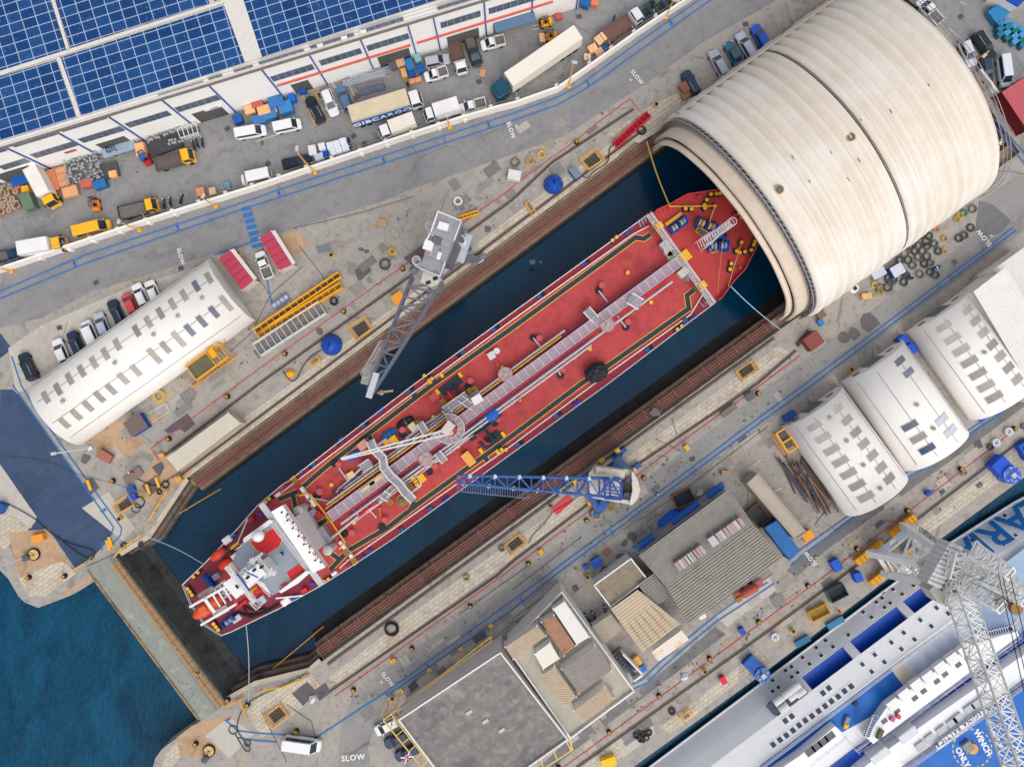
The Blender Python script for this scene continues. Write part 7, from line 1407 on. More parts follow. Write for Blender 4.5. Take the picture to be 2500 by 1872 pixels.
ground_rope('long black hose snaking across the blue tarmac',[(20,1228),(85,1265),(135,1307),(180,1328),(225,1341),(232,1353),(222,1362),(190,1348),(140,1308)]);ground_rope('black cable looping from the railed pit past the blue cabinet',[(1515,350),(1490,360),(1486,385),(1480,400),(1450,420),(1435,435),(1420,430),(1405,415)]);ground_rope('black hose crossing the left quay to the steel plates',[(560,0+955),(520,1000),(470,1040),(440,1160),(350,1190),(300,1172),(200,1140)],r=.04)if 0 else None
ground_rope('pair of black cables running from the blue dome to the orange hood',[(785,855),(760,870),(740,895),(728,920),(712,930),(690,905)]);ground_rope('black cable along the yellow frame near the lower dock corner',[(752,1640),(700,1668),(650,1690),(600,1720),(580,1770),(592,1800),(612,1825),(600,1830),(575,1790)]);ground_rope('dark cables snaking between the red mat and the stair pit',[(1420,1205),(1390,1225),(1350,1250),(1330,1275),(1305,1300),(1290,1325)],r=.05);ground_rope('black pipe along the left dock corner',[(330,1165),(380,1185),(420,1165),(455,1140),(520,1090),(600,1030)],r=.06);ground_rope('thin dark line across the blue tarmac',[(0,1112),(110,1125),(200,1160),(280,1180),(350,1200)],(70,66,62),.03)
for lab,a,b,za,zb,c,r in(('yellow mooring rope from the north quay to the tanker bow',(1579,346),(1634,501),.4,6.2,(214,170,74),.11),('pale blue mooring line from the tanker bow to the south quay',(1783,698),(1905,804),6,.5,(150,190,210),.08),('pale blue mooring line from the tanker stern to the left quay',(497,1377),(360,1310),4,.4,(150,186,204),.07),('thin grey mooring line from the tanker stern to the lower quay',(601,1527),(606,1714),4,.4,(170,170,160),.07),('yellow deck rope from the bow fairlead to a bitt',(1634,504),(1745,503),6,6,(222,170,60),.1),('yellow deck rope from the bitt to the bow winch',(1745,503),(1731,548),6,6,(222,170,60),.1),('pale rope from the bow bitt across the forecastle',(1810,592),(1778,700),6,6,(200,170,120),.06),('thin tan rope across the forecastle',(1766,574),(1752,715),6.2,6.2,(190,150,100),.04)):
 p,q_=P(*a,za),P(*b,zb);rope(lab,[p.lerp(q_,k/8)-Vector((0,0,.8*math.sin(math.pi*k/8)))*(1 if abs(za-zb)>1 else .05)for k in range(9)],r,c,'rope','mooring_rope')
def crate(label,x,y,deg,l,w,h,c,cat='crate',name='crate',zz=.1,lid=None,group=None,open_=False,slats=0):
 t=Thing(name,label,cat,x,y,0,deg,group);p=P(x,y,h*.8+zz);t.e.location=(p.x,p.y,zz);m=mat(c,.65,.12,2,stain=tuple(int(v*.8)for v in c),st=.6,sscale=1.5)
 if open_:
  for q in((-l/2,-w/2,l/2,-w/2+.06),(-l/2,w/2-.06,l/2,w/2),(-l/2,-w/2+.06,-l/2+.06,w/2-.06),(l/2-.06,-w/2+.06,l/2,w/2-.06)):MB().box(q[0],q[1],0,q[2],q[3],h).build('side_panel',m,t)
  MB().box(-l/2+.06,-w/2+.06,.02,l/2-.06,w/2-.06,h*.35).build('contents',mat(lid or(70,66,62),.8,.45,3,bump=.8),t)
 else:
  MB().box(-l/2,-w/2,0,l/2,w/2,h-.06).build('body',m,t,bevel=.02);MB().box(-l/2-.02,-w/2-.02,h-.06,l/2+.02,w/2+.02,h).build('lid',mat(lid,.65,.12,2)if lid else m,t,bevel=.015)
  if slats:
   mb=MB()
   for k in range(slats):mb.box(-l/2+(k+.15)*l/slats,-w/2,h,-l/2+(k+.75)*l/slats,w/2,h+.03)
   mb.build('slat',mat(tuple(min(255,int(v*1.1))for v in c),.8,.12,2),t)
 return t
TANC,BRN,BLC,ORC=(200,156,110),(150,96,76),(34,84,150),(232,150,50)
for a in(('white plant box on the quay beside the coils',1256,428,80,1.5,2.0,1.4,(214,212,208)),('blue cabinet with a grey lid beside the railed stair pit',1404,422,-54,1.9,1.2,1.3,BLC,'cabinet','cabinet',.1,(120,128,146)),('orange covered box beside the grey crane jib',972,727,36,1.9,1.5,1.1,ORC),('white cube beside the pipe rack under the grey crane',1172,634,30,.9,.8,.7,(214,212,208)),('blue bin beside the grey crane house',1143,605,30,.9,.8,.9,(30,120,180),'bin','bin'),('large blue skip with a brown top beside the long vaulted shed',333,1037,33,3.0,2.6,1.6,(28,76,170),'skip','skip',.1,(110,96,88)),('orange box on the left pier',92,1313,15,1.9,1.1,1.0,ORC),('blue cabinet at the left edge of the pier',-2,1240,60,1.6,1.3,1.4,BLC,'cabinet','cabinet'),('small blue machine on the left quay',319,1193,20,1.2,.8,.8,BLC),('blue box beside the left stair pit',322,1213,15,1.3,1.0,.9,(30,80,180)),('yellow box at the end of the left pipe rack',436,1170,30,.9,.8,.8,(214,160,70)),('small orange case at the end of the cream container',395,1112,30,.7,.7,.6,(222,160,84)),('brown pallet block nearest the navy car by the cover',1672,214,-55,1.6,1.3,1.2,BRN),('brown pallet block in front of the other by the cover',1675,230,-55,1.2,1.5,.7,(160,120,90)),('rusty brown crate with a dark open end near the dock cover',1985,832,36,2.6,2.3,1.7,(130,70,62)),('tan wooden box beside the arched cover',2116,723,5,1.5,.9,.8,(214,172,116)),('blue box with a white lid among the wire coils',2190,660,30,2.0,1.7,1.4,(26,70,160),'box','box',.1,(196,200,210)),('white box beside the blue one among the coils',2145,667,30,2.2,1.3,.8,(190,196,208)),('small blue pump beside the dock cover foot',2004,787,-50,1.0,.8,.7,(50,120,180)),('brown timber stand near the dock cover foot',2004,766,30,1.3,1.4,.7,(120,96,84)),('first blue cabinet between the vaulted sheds',2204,830,-54,1.3,1.5,1.3,(24,84,190),'cabinet','cabinet'),('second blue cabinet between the vaulted sheds',2224,852,-54,1.7,1.4,1.3,(24,84,190),'cabinet','cabinet'),('blue box at the front of the first vaulted shed',1929,1015,33,2.0,.8,1.2,(26,84,160)),('blue bin at the end of the far vaulted shed',2400,1019,30,1.1,.8,.8,(24,90,200),'bin','bin'),('larger blue cabinet on the south road edge',1457,1373,33,1.6,1.4,1.2,(30,88,176),'cabinet','cabinet'),('smaller blue cabinet beside the larger one',1431,1384,33,.8,.7,.8,(30,88,176),'cabinet','cabinet'),('brown pallet lying by the store building',1482,1348,50,1.1,1.0,.25,(150,96,76),'pallet','pallet'),('orange crate below the concrete annex',1972,1307,36,1.7,1.4,1.2,(238,150,50)),('tan box in the lane behind the office stair',1556,1613,-58,1.4,1.0,.8,(232,176,90)),('blue tank in the lane behind the office stair',1568,1632,-58,1.0,1.2,.7,(30,110,180)),('white cart by the beige shed wall',1713,1500,20,1.2,1.2,1.0,(222,216,204),'cart','cart'),('blue cabinet beside the lower lane text',2042,1379,-58,1.8,1.4,1.2,(30,86,180),'cabinet','cabinet'),('blue machine on the ferry quay',2095,1408,-70,1.5,1.2,1.4,(26,86,190),'machine','machine'),('yellow double tray skip on the ferry quay',2000,1495,27,3.2,1.7,1.0,(232,178,40),'skip','skip',.1,(150,120,60),None,True),('yellow machine at the lower edge of the photo',1486,1860,20,2.4,1.4,1.2,(236,186,40),'machine','machine'),('teal work float against the ferry side',2040,1520,30,2.9,1.0,.6,(50,116,150),'float','float'),('second teal work float against the ferry side',1960,1565,30,2.4,1.0,.6,(44,106,140),'float','float'),('pale steel cage crate on the ferry quay',2044,1447,27,3.0,2.1,1.3,(84,100,114),'cage','cage',.1,(50,54,58),None,True),('red machine on the lower quay stones',1766,1660,-60,1.2,.9,.9,(210,44,66),'machine','machine'),('blue machine beside the lower lane red line',1812,1540,-60,1.0,.9,.9,(30,84,170),'machine','machine'),('blue parasol stand in the middle of the lower red line',2268,1203,20,.9,.6,.9,(26,74,160),'machine','machine'),('red pump on the lower lane edge',1766,1662,-40,.5,.5,.5,(210,44,66),'pump','pump'),('yellow valve cabinet below the red line on the south road',1677,1093,-50,.9,.7,.7,(226,170,60),'cabinet','cabinet'),('yellow valve box by the stair pit on the south quay',1321,1347,-50,.8,.7,.7,(226,160,50),'cabinet','cabinet'),('orange valve box at the lower end of the south quay',960,1613,30,.8,.7,.7,(230,160,50),'cabinet','cabinet')):crate(*a)
cc_=crate('brown open skip full of dark bags beside the workshop',1669,1216,27,3.2,2.3,1.2,(150,110,60),'skip','skip',.1,(58,60,74),None,True);crate('open yellow skip with a grey engine behind the annex',1852,1258,-50,3.3,2.5,1.3,(140,110,60),'skip','skip',.1,(70,72,76),None,True)
crate('orange plywood crate on the tanker deck walkway',1144,1120,-52,2.2,1.35,1.2,(224,162,84),zz=DZ+.05);crate('pink crate on the tanker deck',886,1086,40,1.6,1.2,1.0,(206,150,124),zz=DZ+.05);crate('light tan pallet on the tanker deck pipe',856,1160,30,1.2,1.0,.15,(216,180,130),'pallet','pallet',DZ+.7,slats=5);crate('white plastic tank on the tanker deck beside the black tarpaulin',1008,1042,-50,1.3,1.1,1.0,(196,190,160),'tank','tank',DZ+.05);crate('red grating crate on the tanker deck',1060,968,36,1.4,1.1,.3,(190,80,84),zz=DZ+.05,slats=4)
crate('white cube tank on the tanker deck beside a round one',1200,868,30,1.1,1.1,.8,(206,206,210),'tank','tank',DZ+.05);o=MB().cyl(0,0,0,.7,.5,n=16).build('tank',mat((210,210,214),.6,.1,2));w_=P(1213,857,DZ);o.location=(w_.x,w_.y,DZ+.05);tag(o,'round white tank on the tanker deck next to the cube one','tank')
ti=0
for lab,x,y,deg,l,w,h,c,n,z in(('blue and orange pallet stack farthest from the warehouse',632,292,17,2.2,1.4,1.4,(60,110,160),6,.1),('orange pallet stack in the middle of the pallet yard',645,270,17,2.0,1.4,1.5,(214,164,116),6,.1),('blue pallet stack below the orange ones',660,280,17,2.0,1.4,1.4,(60,116,166),6,.1),('tall blue pallet stack against the warehouse',675,250,17,2.4,1.5,1.8,(50,110,165),6,.1),('second blue pallet stack by the black car',697,262,17,2.2,1.8,1.6,(56,120,176),6,.1),('red pallet stack by the warehouse doorway',628,253,17,1.8,1.3,1.6,(170,90,76),5,.1),('tan pallet stack left of the blue ones',610,268,17,1.6,1.4,1.4,(216,170,124),5,.1),('orange pallet stack at the front of the pallet yard',664,268,17,1.6,1.3,1.3,(210,150,100),5,.1),('tan pallet stack beside the red forklift',343,366,100,2.1,1.4,1.5,(226,172,118),8,.1),('small tan pallet on the keg stack',276,425,12,1.2,1.0,.9,(222,170,116),6,.1),('red pallet stack beside the kegs',212,448,12,1.8,1.3,1.2,(176,96,88),6,.1),('blue pallet stack beside the red one by the kegs',244,450,20,2.0,1.3,1.2,(40,104,156),6,.1),('long tan pallet stack below the kegs',172,468,15,2.4,1.6,.9,(206,156,116),8,.1),('rusty pallet pile beside the white box truck',130,440,105,3.4,1.3,.9,(192,120,84),12,.1),('rust stained sheet stack beside the kegs',152,432,105,3.2,1.9,.7,(196,140,108),3,.1),('brown pallet stack against the white wall by the lamp',490,469,12,1.3,1.3,1.0,(196,136,96),5,.1),('pale pallet stack against the white wall by the lamp',519,467,12,1.0,1.1,.8,(206,176,140),5,.1),('small blue pallet beside the white minibus',555,454,100,1.2,.9,.6,(110,140,160),4,.1),('blue crate stack nearest the warehouse doors',1019,141,-70,1.4,1.0,1.5,(120,160,170),5,.1),('blue crate stack in front of the cardboard boxes',1000,158,-70,1.8,1.1,1.4,(40,110,160),5,.1),('blue crate block beside the silver car',1027,168,-70,1.3,1.0,1.0,(24,84,150),3,.1),('dark blue crate block below the others',1006,181,-70,1.0,1.1,.9,(24,74,140),3,.1),('open tan crate in front of the blue crates',986,179,-75,1.5,.8,.8,(206,160,96),3,.1),('long tan board beside the person in dark blue',1014,197,15,2.0,.8,.5,(206,140,96),2,.1),('stack of cartons nearest the brown flatbed',1466,96,40,1.7,1.4,1.3,(216,174,138),3,.1),('cartons on a pallet beside the white wall',1447,119,30,1.4,1.2,1.2,(216,170,132),3,.1),('low carton stack by the blue pallet',1463,128,35,1.3,1.1,.9,(206,166,130),3,.1),('small pale carton stack beside the trailer',1434,140,0,1.1,1.0,.8,(214,180,150),2,.1),('blue pallet between cartons and the flatbed',1478,116,40,1.0,1.0,.6,(50,100,150),4,.1),('boxed pallet carried by the orange forklift',1324,93,95,1.4,.9,.9,(214,166,140),3,.4),('red crate by the warehouse end',1364,41,20,1.1,.9,.5,(180,84,70),4,.1),('tan pallet lying in the yard beside the teal cab',1178,179,70,1.2,.9,.2,(196,140,100),4,.1),('cartons in the warehouse doorway',965,138,20,1.8,1.2,1.2,(190,140,104),3,.1),('mixed cartons outside the warehouse doorway',978,152,20,1.4,1.3,1.0,(206,160,130),3,.1),('pile of dark wrapped goods outside the doorway',960,160,20,1.3,1.2,.8,(96,92,104),3,.1),('blue trolley in the warehouse doorway by the hatched bay',735,213,105,1.9,1.3,1.2,(30,80,150),4,.1),('blue bin beside the tall pallet stack',713,240,10,1.1,1.1,1.2,(20,96,190),2,.1),('open blue bin against the warehouse',580,291,20,1.4,1.3,1.2,(26,84,160),2,.1),('blue crate stack near the drums and the office',1430,8,-20,1.3,1.2,1.2,(30,96,160),3,.1),('orange pallet beside the blue crates at the top',1452,8,-20,1.2,.9,1.0,(210,120,84),4,.1),('tan pallet and rusty plate on the north quay',934,545,-10,1.4,1.3,.3,(170,136,100),6,.1),('brown pallet with a box on the left quay',255,1113,-30,2.4,1.4,.9,(150,100,84),5,.1),('wooden frame on the south road near the workshop',1771,1154,0,1.2,.7,.7,(170,140,110),4,.1),('dark timber pile beside the south red line',1780,1002,36,2.6,1.0,.5,(110,104,98),4,.1),('scrap pile on the south road edge',1832,967,36,1.5,1.1,.6,(96,92,90),4,.1),('steel grid on the left quay',325,1161,36,3.2,1.4,.25,(124,110,98),9,.1),('blue crate in the yard of the scaffold tubes',2440,30,36,3.2,2.2,1.2,(46,120,170),7,.1)):crate(lab,x,y,deg,l,w,h,c,'pallet stack','pallet_stack',z,slats=n)
for i in range(16):crate('blue and green bottle crates stacked at the right edge of the yard',2440+(i%4)*18+rnd.random()*3,45+(i//4)*13+(i%4)*9,36,1.0,.8,.8+.4*rnd.random(),rnd.choice([(50,126,176),(40,110,130),(70,140,190),(30,110,100)]),'bottle crate','bottle_crate',group='bottle crates at the right edge',slats=3)
for x,y,l,lab in((1578,30,1,'green open bin nearest the brown flatbed truck'),(1590,14,1,'green bin behind the first one'),(1612,17,0,'grey green bin beside the yellow lamp'),(1637,6,0,'bin with blue and white waste by the wall')):crate(lab,x,y,35,1.6,1.6,1.3,(84,110,104)if l else(96,110,118),'bin','waste_bin',.1,(60,70,70),None,True)
crate('blue trailer base under white boxes beside the white wall',820,364,12,4.4,2.1,.9,(24,70,170),'trailer','box_trailer')
for i,(x,y)in enumerate(((806,356),(822,352),(838,346),(812,372),(828,368),(844,362),(786,358))):crate('large white box stacked on the blue trailer by the white wall',x,y,14,1.0,1.05,.9,(216,218,226),'box','white_box',1.02,group='white boxes on the blue trailer')
crate('white cube tank between the saloon and the white boxes',763,367,100,1.5,1.2,1.2,(214,216,216),'tank','tank');crate('heap of white and blue packaging beside the dark saloon',780,384,20,1.4,1.1,.9,(190,200,214),'packaging','packaging')
mo=dup(bike0.e,855,352,0,-80,'red and black motorbike beside the white boxes on the trailer');mo.location.z=.02
for i,(x,y,dg,c)in enumerate(((885,182,17,(196,198,204)),(870,199,17,(176,180,188)),(912,190,17,(186,190,198)),(925,180,17,(168,172,180)),(905,208,15,(150,140,150)),(908,220,15,(120,130,150)))):
 t=Thing('profile_bundle','bundle of metal profiles by the warehouse wall, %s from the wall'%ordinal(i),'metal bundle',x,y,0,dg,'bundles of metal profiles');t.e.location.z=.1
 for k in range(6):MB().box(-2.2+.1*rnd.random(),-.55+k*.18,.1*(k%2),2.0+.2*rnd.random(),-.4+k*.18,.35+.1*(k%3)).build('profile',mat(c,.4,.15,2,metal=.4),t)
kg=Thing('keg','silver beer keg standing in a crowded stack by the warehouse','keg',0,0,group='silver kegs stacked by the warehouse')
kb=MB().cyl(0,0,0,.06,.17,.21,10).cyl(0,0,.06,.52,.21,n=10).cyl(0,0,.52,.58,.21,.16,10).build('keg_body',mat((176,178,180),.4,.2,4,metal=.3),kg);MB().cyl(0,0,.585,.6,.06,n=8).build('tap',BLK,kg)
ks=[]
for(ox,oy,nx,ny,th)in((T0(600,1400)[0],T0(600,1400)[1],12,9,12),(T0(1285,1185)[0],T0(1285,1185)[1],12,3,20),(T0(1490,1235)[0],T0(1490,1235)[1],5,2,14)):
 for i in range(nx):
  for j in range(ny):
   a=R(th);x=ox+i*7.6*math.cos(a)+j*7.6*math.sin(a)*.35;y=oy-i*7.6*math.sin(a)+j*7.4;
   if rnd.random()<.9:ks.append((x+rnd.uniform(-1.2,1.2),y+rnd.uniform(-1.2,1.2),rnd.random()*90))
for i,(x,y,d)in enumerate(ks):
 z=.1+.62*rnd.choice([0,0,1,1,2])if i<110 else .1+.6
 if i==0:at(kg,x,y,0,d,None,z)
 else:o=dup(kg.e,x,y,0,d);o.location.z=z
crate('black mesh covered keg pile behind the yellow cabbed truck',402,352,20,5.6,2.6,.5,(66,68,72),'keg pile','keg_pile',.1);crate('dark netted pile under the silver kegs',262,418,15,3.6,2.4,.4,(80,80,80),'keg pile','keg_pile',.1)
ca_=Thing('wire_cage','white metal frame cage beside the stacked kegs','cage',467,326,0,17);ca_.e.location.z=.1;mb=MB()
for x_ in(-1.5,-.75,0,.75,1.5):
 mb.bar((x_,-.8,0),(x_,-.8,1.3),.1);mb.bar((x_,.8,0),(x_,.8,1.3),.1);mb.bar((x_,-.8,1.3),(x_,.8,1.3),.1)
for y_ in(-.8,.8):
 for z_ in(.1,.7,1.3):mb.bar((-1.5,y_,z_),(1.5,y_,z_),.1)
mb.build('frame',SW_,ca_);MB().box(-1.4,-.7,.02,1.4,.7,.3).build('load',mat((84,84,88),.7,.4,3),ca_)
rl=Thing('cable_reel','wooden cable reel lying in the pile at the left edge of the yard','cable reel',0,0,group='cable reels at the left edge of the yard');MB().cyl(0,0,0,.1,.5,n=16).cyl(0,0,.55,.65,.5,n=16).build('flange',mat((166,140,116),.8,.2,3),rl);MB().cyl(0,0,.1,.55,.38,n=14).build('drum',mat((110,96,84),.8,.3,4),rl);MB().cyl(0,0,.65,.67,.12,n=8).build('hub',DARK,rl)
many(rl,[(x,y,0)for x,y in((4,470),(16,462),(32,458),(8,492),(24,476),(36,488),(14,505),(30,500),(46,498),(6,516),(42,508),(3,526),(22,466),(44,470),(12,520),(28,515),(50,505),(18,490))],None,.1)
crate('green wheeled container beside the cable reels',67,492,-70,2.6,1.7,1.6,(96,122,100),'container','skip');crate('red box beside the yellow one by the blue canopy',42,455,10,.9,.8,.8,(220,96,76));crate('small yellow cabinet beside the cable reels',62,462,10,1.1,1.0,1.0,(236,176,40),'cabinet','cabinet')
def gantry(label,q0,q1,w,h,c,n,cat='steel frame',name='steel_truss',fill=None):
 a,b=P(*q0),P(*q1);d=b-a;m_=(a+b)/2;t=Thing(name,label,cat,0,0,0,math.degrees(math.atan2(d.y,d.x)),world=(m_.x,m_.y,.1));L_=d.length/2;m=mat(c,.5,.1,2)
 for y_ in(-w/2,w/2):MB().bar((-L_,y_,h),(L_,y_,h),.22,.3).build('chord',m,t);MB().bar((-L_,y_,.15),(L_,y_,.15),.2,.3).build('chord',m,t)
 mb=MB()
 for k in range(n+1):
  x=-L_+2*L_*k/n;mb.bar((x,-w/2,.15),(x,-w/2,h),.1);mb.bar((x,w/2,.15),(x,w/2,h),.1);mb.bar((x,-w/2,h),(x,w/2,h),.1)
  if k<n:x2=x+2*L_/n;mb.bar((x,-w/2,.15),(x2,-w/2,h),.08);mb.bar((x,w/2,.15),(x2,w/2,h),.08)
 mb.build('brace',m,t)
 if fill:MB().box(-L_,-w/2+.12,.3,L_,w/2-.12,.36).build('walkway',mat(fill,.8,.2,2,corr=(0,.4,.6)),t)
YG=(232,166,30)
gantry('upper yellow lattice truss lying on the north quay',(628,810),(832,672),.9,.9,YG,14,fill=(96,80,66));gantry('lower yellow lattice truss next to the white gangway',(636,822),(836,698),.9,.9,YG,14,fill=(150,110,50));gantry('long white gangway lying beside the yellow trusses',(632,855),(790,752),2.2,1.0,(206,204,200),12,'gangway','gangway',(126,122,122));gantry('short blue and white beams by the white pickup line',(668,750),(705,724),.9,.4,(110,120,150),4,fill=(190,190,196));gantry('red steel beam lying across the stone blocks',(1500,358),(1582,282),1.0,.6,(206,36,60),9,fill=(150,24,44));gantry('yellow boom section behind the grey crane',(1122,535),(1168,520),.5,.5,YG,5)
yt=Thing('lattice_platform','yellow lattice platform with a green floor beside the long vaulted shed','platform',518,888,0,36);yt.e.location.z=.1;m=mat(YG,.5,.1,2);MB().box(-2.6,-1.4,2.6,1.2,1.3,2.7).build('floor',mat((104,100,78),.8,.2,1),yt);mb=MB()
for x_ in(-2.6,-1.3,0,1.3,2.6,3.6):
 for y_ in(-1.4,1.3):mb.bar((x_,y_,0),(x_,y_,3.3),.12);mb.bar((x_,y_,0),(x_+1.0,y_,2.6),.08)
for y_ in(-1.4,1.3):
 for z_ in(.2,2.65,3.3):mb.bar((-2.6,y_,z_),(3.6,y_,z_),.14)
for x_ in(-2.6,1.3,2.4,3.6):mb.bar((x_,-1.4,3.3),(x_,1.3,3.3),.12);mb.bar((x_,-1.4,.2),(x_,1.3,2.6),.1)
mb.build('frame',m,yt);MB().box(1.5,-.2,2.7,2.5,1.2,3.2).build('basket',m,yt)
cp_=Thing('lattice_platform','yellow handling frame standing by the first vaulted shed','platform',1912,1073,0,-58);cp_.e.location.z=.1;mb=MB()
for x_ in(-1.8,1.8):
 for y_ in(-.9,.9):mb.bar((x_,y_,0),(x_,y_,1.6),.14)
for y_ in(-.9,.9):mb.bar((-1.8,y_,1.6),(1.8,y_,1.6),.3);mb.bar((-1.8,y_,.3),(1.8,y_,.3),.2)
for x_ in(-1.8,0,1.8):mb.bar((x_,-.9,1.6),(x_,.9,1.6),.24)
mb.build('frame',mat((224,164,60),.6,.1,2),cp_);MB().box(-1.3,-.6,1.1,1.3,.6,1.2).build('floor',mat((96,92,84),.8,.2,2),cp_)
for lab,x,y,dg,s_ in(('yellow trestle on the stone paving by the blue dome',771,882,40,1.0),('yellow trestle between the blue dome and pipe rack',1294,508,-60,1.0),('folded yellow steps on the lower quay stones',1672,1742,40,1.1),('yellow frame beside the black coil by the long shed',480,935,40,.8)):
 t=Thing('trestle',lab,'trestle',x,y,0,dg);t.e.location.z=.1;mb=MB()
 for x_ in(-.9,0,.9):
  for y_ in(-.45,.45):mb.bar((x_*s_,y_*s_,0),(x_*.8*s_,y_*.8*s_,.8),.1)
 for y_ in(-.36,.36):mb.bar((-1.0*s_,y_*s_,.8),(1.0*s_,y_*s_,.8),.12);mb.bar((-1.0*s_,y_*1.2*s_,.2),(1.0*s_,y_*1.2*s_,.2),.08)
 for x_ in(-.8,.0,.8):mb.bar((x_*s_,-.4*s_,.8),(x_*s_,.4*s_,.8),.1)
 mb.build('frame',mat((234,166,50),.6,.1,2),t);MB().obox(.1,0,.9,.5,.86,.9,0).build('top',mat((110,110,104),.7,.2,2),t)
o=MB().ell(0,0,.35,.75,.6,.55,14,8,lo=0).cyl(0,0,0,.35,.62,.7).build('hood',mat((236,158,44),.6,.1,2));w_=P(711,912);o.location=(w_.x,w_.y,.1);tag(o,'orange conical hood on the north quay stones','hood')
for lab,x,y,l,w,dg in(('bundle of grey scaffold tubes on the north quay',791,609,2.6,1.1,20),('bundle of dark tubes beside the arched cover',1960,825,3.4,.7,50)):
 t=Thing('tube_bundle',lab,'tubes',x,y,0,dg);t.e.location.z=.1
 for k in range(9):MB().tube([(-l/2+rnd.random()*.3,(k/8-.5)*w+rnd.uniform(-.1,.1),.1+.08*(k%2)),(l/2-rnd.random()*.3,(k/8-.5)*w+rnd.uniform(-.1,.1),.14+.08*(k%2))],.05,5).build('tube',mat((140,146,158)if l<3 else(84,84,84),.5,.15,2),t)
for i in range(30):
 f=i/29;x0=1885+85*rnd.random()+20*f;y0=1108+15*rnd.random()+30*f;l=80+70*rnd.random();a=R(-58+rnd.uniform(-9,9));z=.2+.2*(i%4);p,q_=P(x0,y0),P(x0+l*math.cos(a)*.9,y0-l*math.sin(a)*.9)
 c=(70,84,110)if i%7==0 else(66,66,64)if i%5==0 else rnd.choice([(110,84,76),(124,96,84),(98,78,72),(140,112,96)])
 o=MB().tube([(p.x,p.y,z),(q_.x,q_.y,z)],.13,6).build('scrap_pipe',mat(c,.8,.2,2));tag(o,'rusty pipe lying in the scrap heap by the first vaulted shed','pipe','scrap pipes beside the vaulted shed')
for i,(x,y)in enumerate(((2459,1053),(2428,1080),(1890,1552))):
 t=Thing('cable_drum','white cable drum lying on the lower quay, %s from the right'%ordinal(i),'cable drum',x,y,group='white cable drums on the lower quay');t.e.location.z=.1;MB().cyl(0,0,0,.5,.66,n=18).build('drum',mat((206,208,212),.6,.08,2),t);mb=MB()
 for k in range(3):mb.obox(0,0,1.2,.08,.5,.54,k*60)
 mb.build('spoke',mat((110,110,114),.6,.1,2),t)
for i,(x,y,r)in enumerate(((1553,1793,.35),(1562,1800,.35),(1571,1790,.35),(1560,1786,.35),(1568,1803,.35),(1577,1797,.35),(1584,1786,.3))):coil('black rubber tyre in the small heap on the lower quay',x,y,.42,(52,58,58),2,.13,'tyre',.1+.25*(i%2),'tyre heap on the lower quay')
for lab,x,y,x2,y2 in(('large capstan with a spoked tan cover on the left pier',85,1352,71,1358),('large capstan with a spoked tan cover on the lower pier',512,1830,506,1846)):
 t=Thing('capstan',lab,'capstan',x,y);t.e.location.z=.1;MB().cyl(0,0,0,.25,1.0,n=22).build('base',BLK,t);MB().cyl(0,0,.25,.35,.8,n=22).build('cover',mat((218,184,116),.7,.1,2),t);mb=MB()
 for k in range(3):mb.obox(0,0,1.3,.06,.352,.38,k*60+10)
 mb.build('spoke',BLK,t);p=t.l(x2,y2);MB().cyl(p.x,p.y,0,1.1,.5,.55,16).cyl(p.x,p.y,1.1,1.2,.4,.3,16).build('head',mat((88,92,96),.6,.15,3),t)
def railrun(label,pts,h=1.0,m=None,name='safety_rail',cat='railing',r=.07):
 p=[Vector((*P(a,b).xy,.1))for a,b in pts];mb=MB()
 for k in(.5,1):mb.tube([a+Vector((0,0,h*k))for a in p],r,5)
 for a,b in zip(p[:-1],p[1:]):
  n=max(1,int((b-a).length/1.8))
  for i in range(n+1):c=a.lerp(b,i/n);mb.bar(c,c+Vector((0,0,h)),r*1.5)
 o=mb.build(name,m or YL);tag(o,label,cat)
railrun('bent yellow safety rail at the left side of the dock entrance',[(414,1196),(395,1225),(383,1245),(365,1275)]);railrun('yellow safety rail between the gate and the left quay',[(285,1356),(300,1338),(330,1318),(350,1302)]);railrun('curved yellow safety rail at the lower side of the dock entrance',[(755,1643),(735,1655),(690,1672),(640,1680),(628,1690)]);railrun('yellow safety rail at the lower end of the gate',[(553,1718),(580,1708),(597,1698)]);railrun('short straight yellow rail on the lower pier',[(590,1704),(606,1748)]);railrun('yellow barrier at the outer end of the floating gate',[(180,1391),(214,1372)])
for lab,q in(('long yellow block on the edge of the blue tarmac',(217,1184)),('upper yellow block at the corner of the blue tarmac',(269,1323)),('lower yellow block at the corner of the blue tarmac',(264,1331)),('yellow block on the navy plate by the entrance',(384,1177)),('orange block on the navy plate by the entrance',(361,1194))):crate(lab,*q,-70,1.7,.4,.4,(232,172,60),'block','kerb_block')
for lab,a,b in(('yellow mooring boom along the left entrance steps',(440,1252),(540,1192)),('yellow mooring boom along the lower entrance steps',(665,1632),(790,1528))):
 p,q_=P(*a,-2.5),P(*b,-3.9);p.z=-2.2;q_.z=-3.9;o=MB().tube([p,q_],.1,6).build('boom',mat((206,150,54),.6,.1,2));tag(o,lab,'boom')
wf=Thing('yellow_frame','yellow steel pipe frame standing around the office building','frame',1090,1640);m=mat((224,186,110),.6,.08,2);mb=MB();Z7=5.5
L1=[wf.l(*q,Z7)for q in(TH(1100,1250),TH(2030,530))];L2=[wf.l(*q,Z7)for q in(TH(1170,1190),TH(2030,570))]
for a,b in(L1,L2):mb.tube([a,b],.1,6)
for k in range(12):mb.bar(L1[0].lerp(L1[1],k/11),L2[0].lerp(L2[1],k/11),.1)
mb.build('walkway',m,wf)
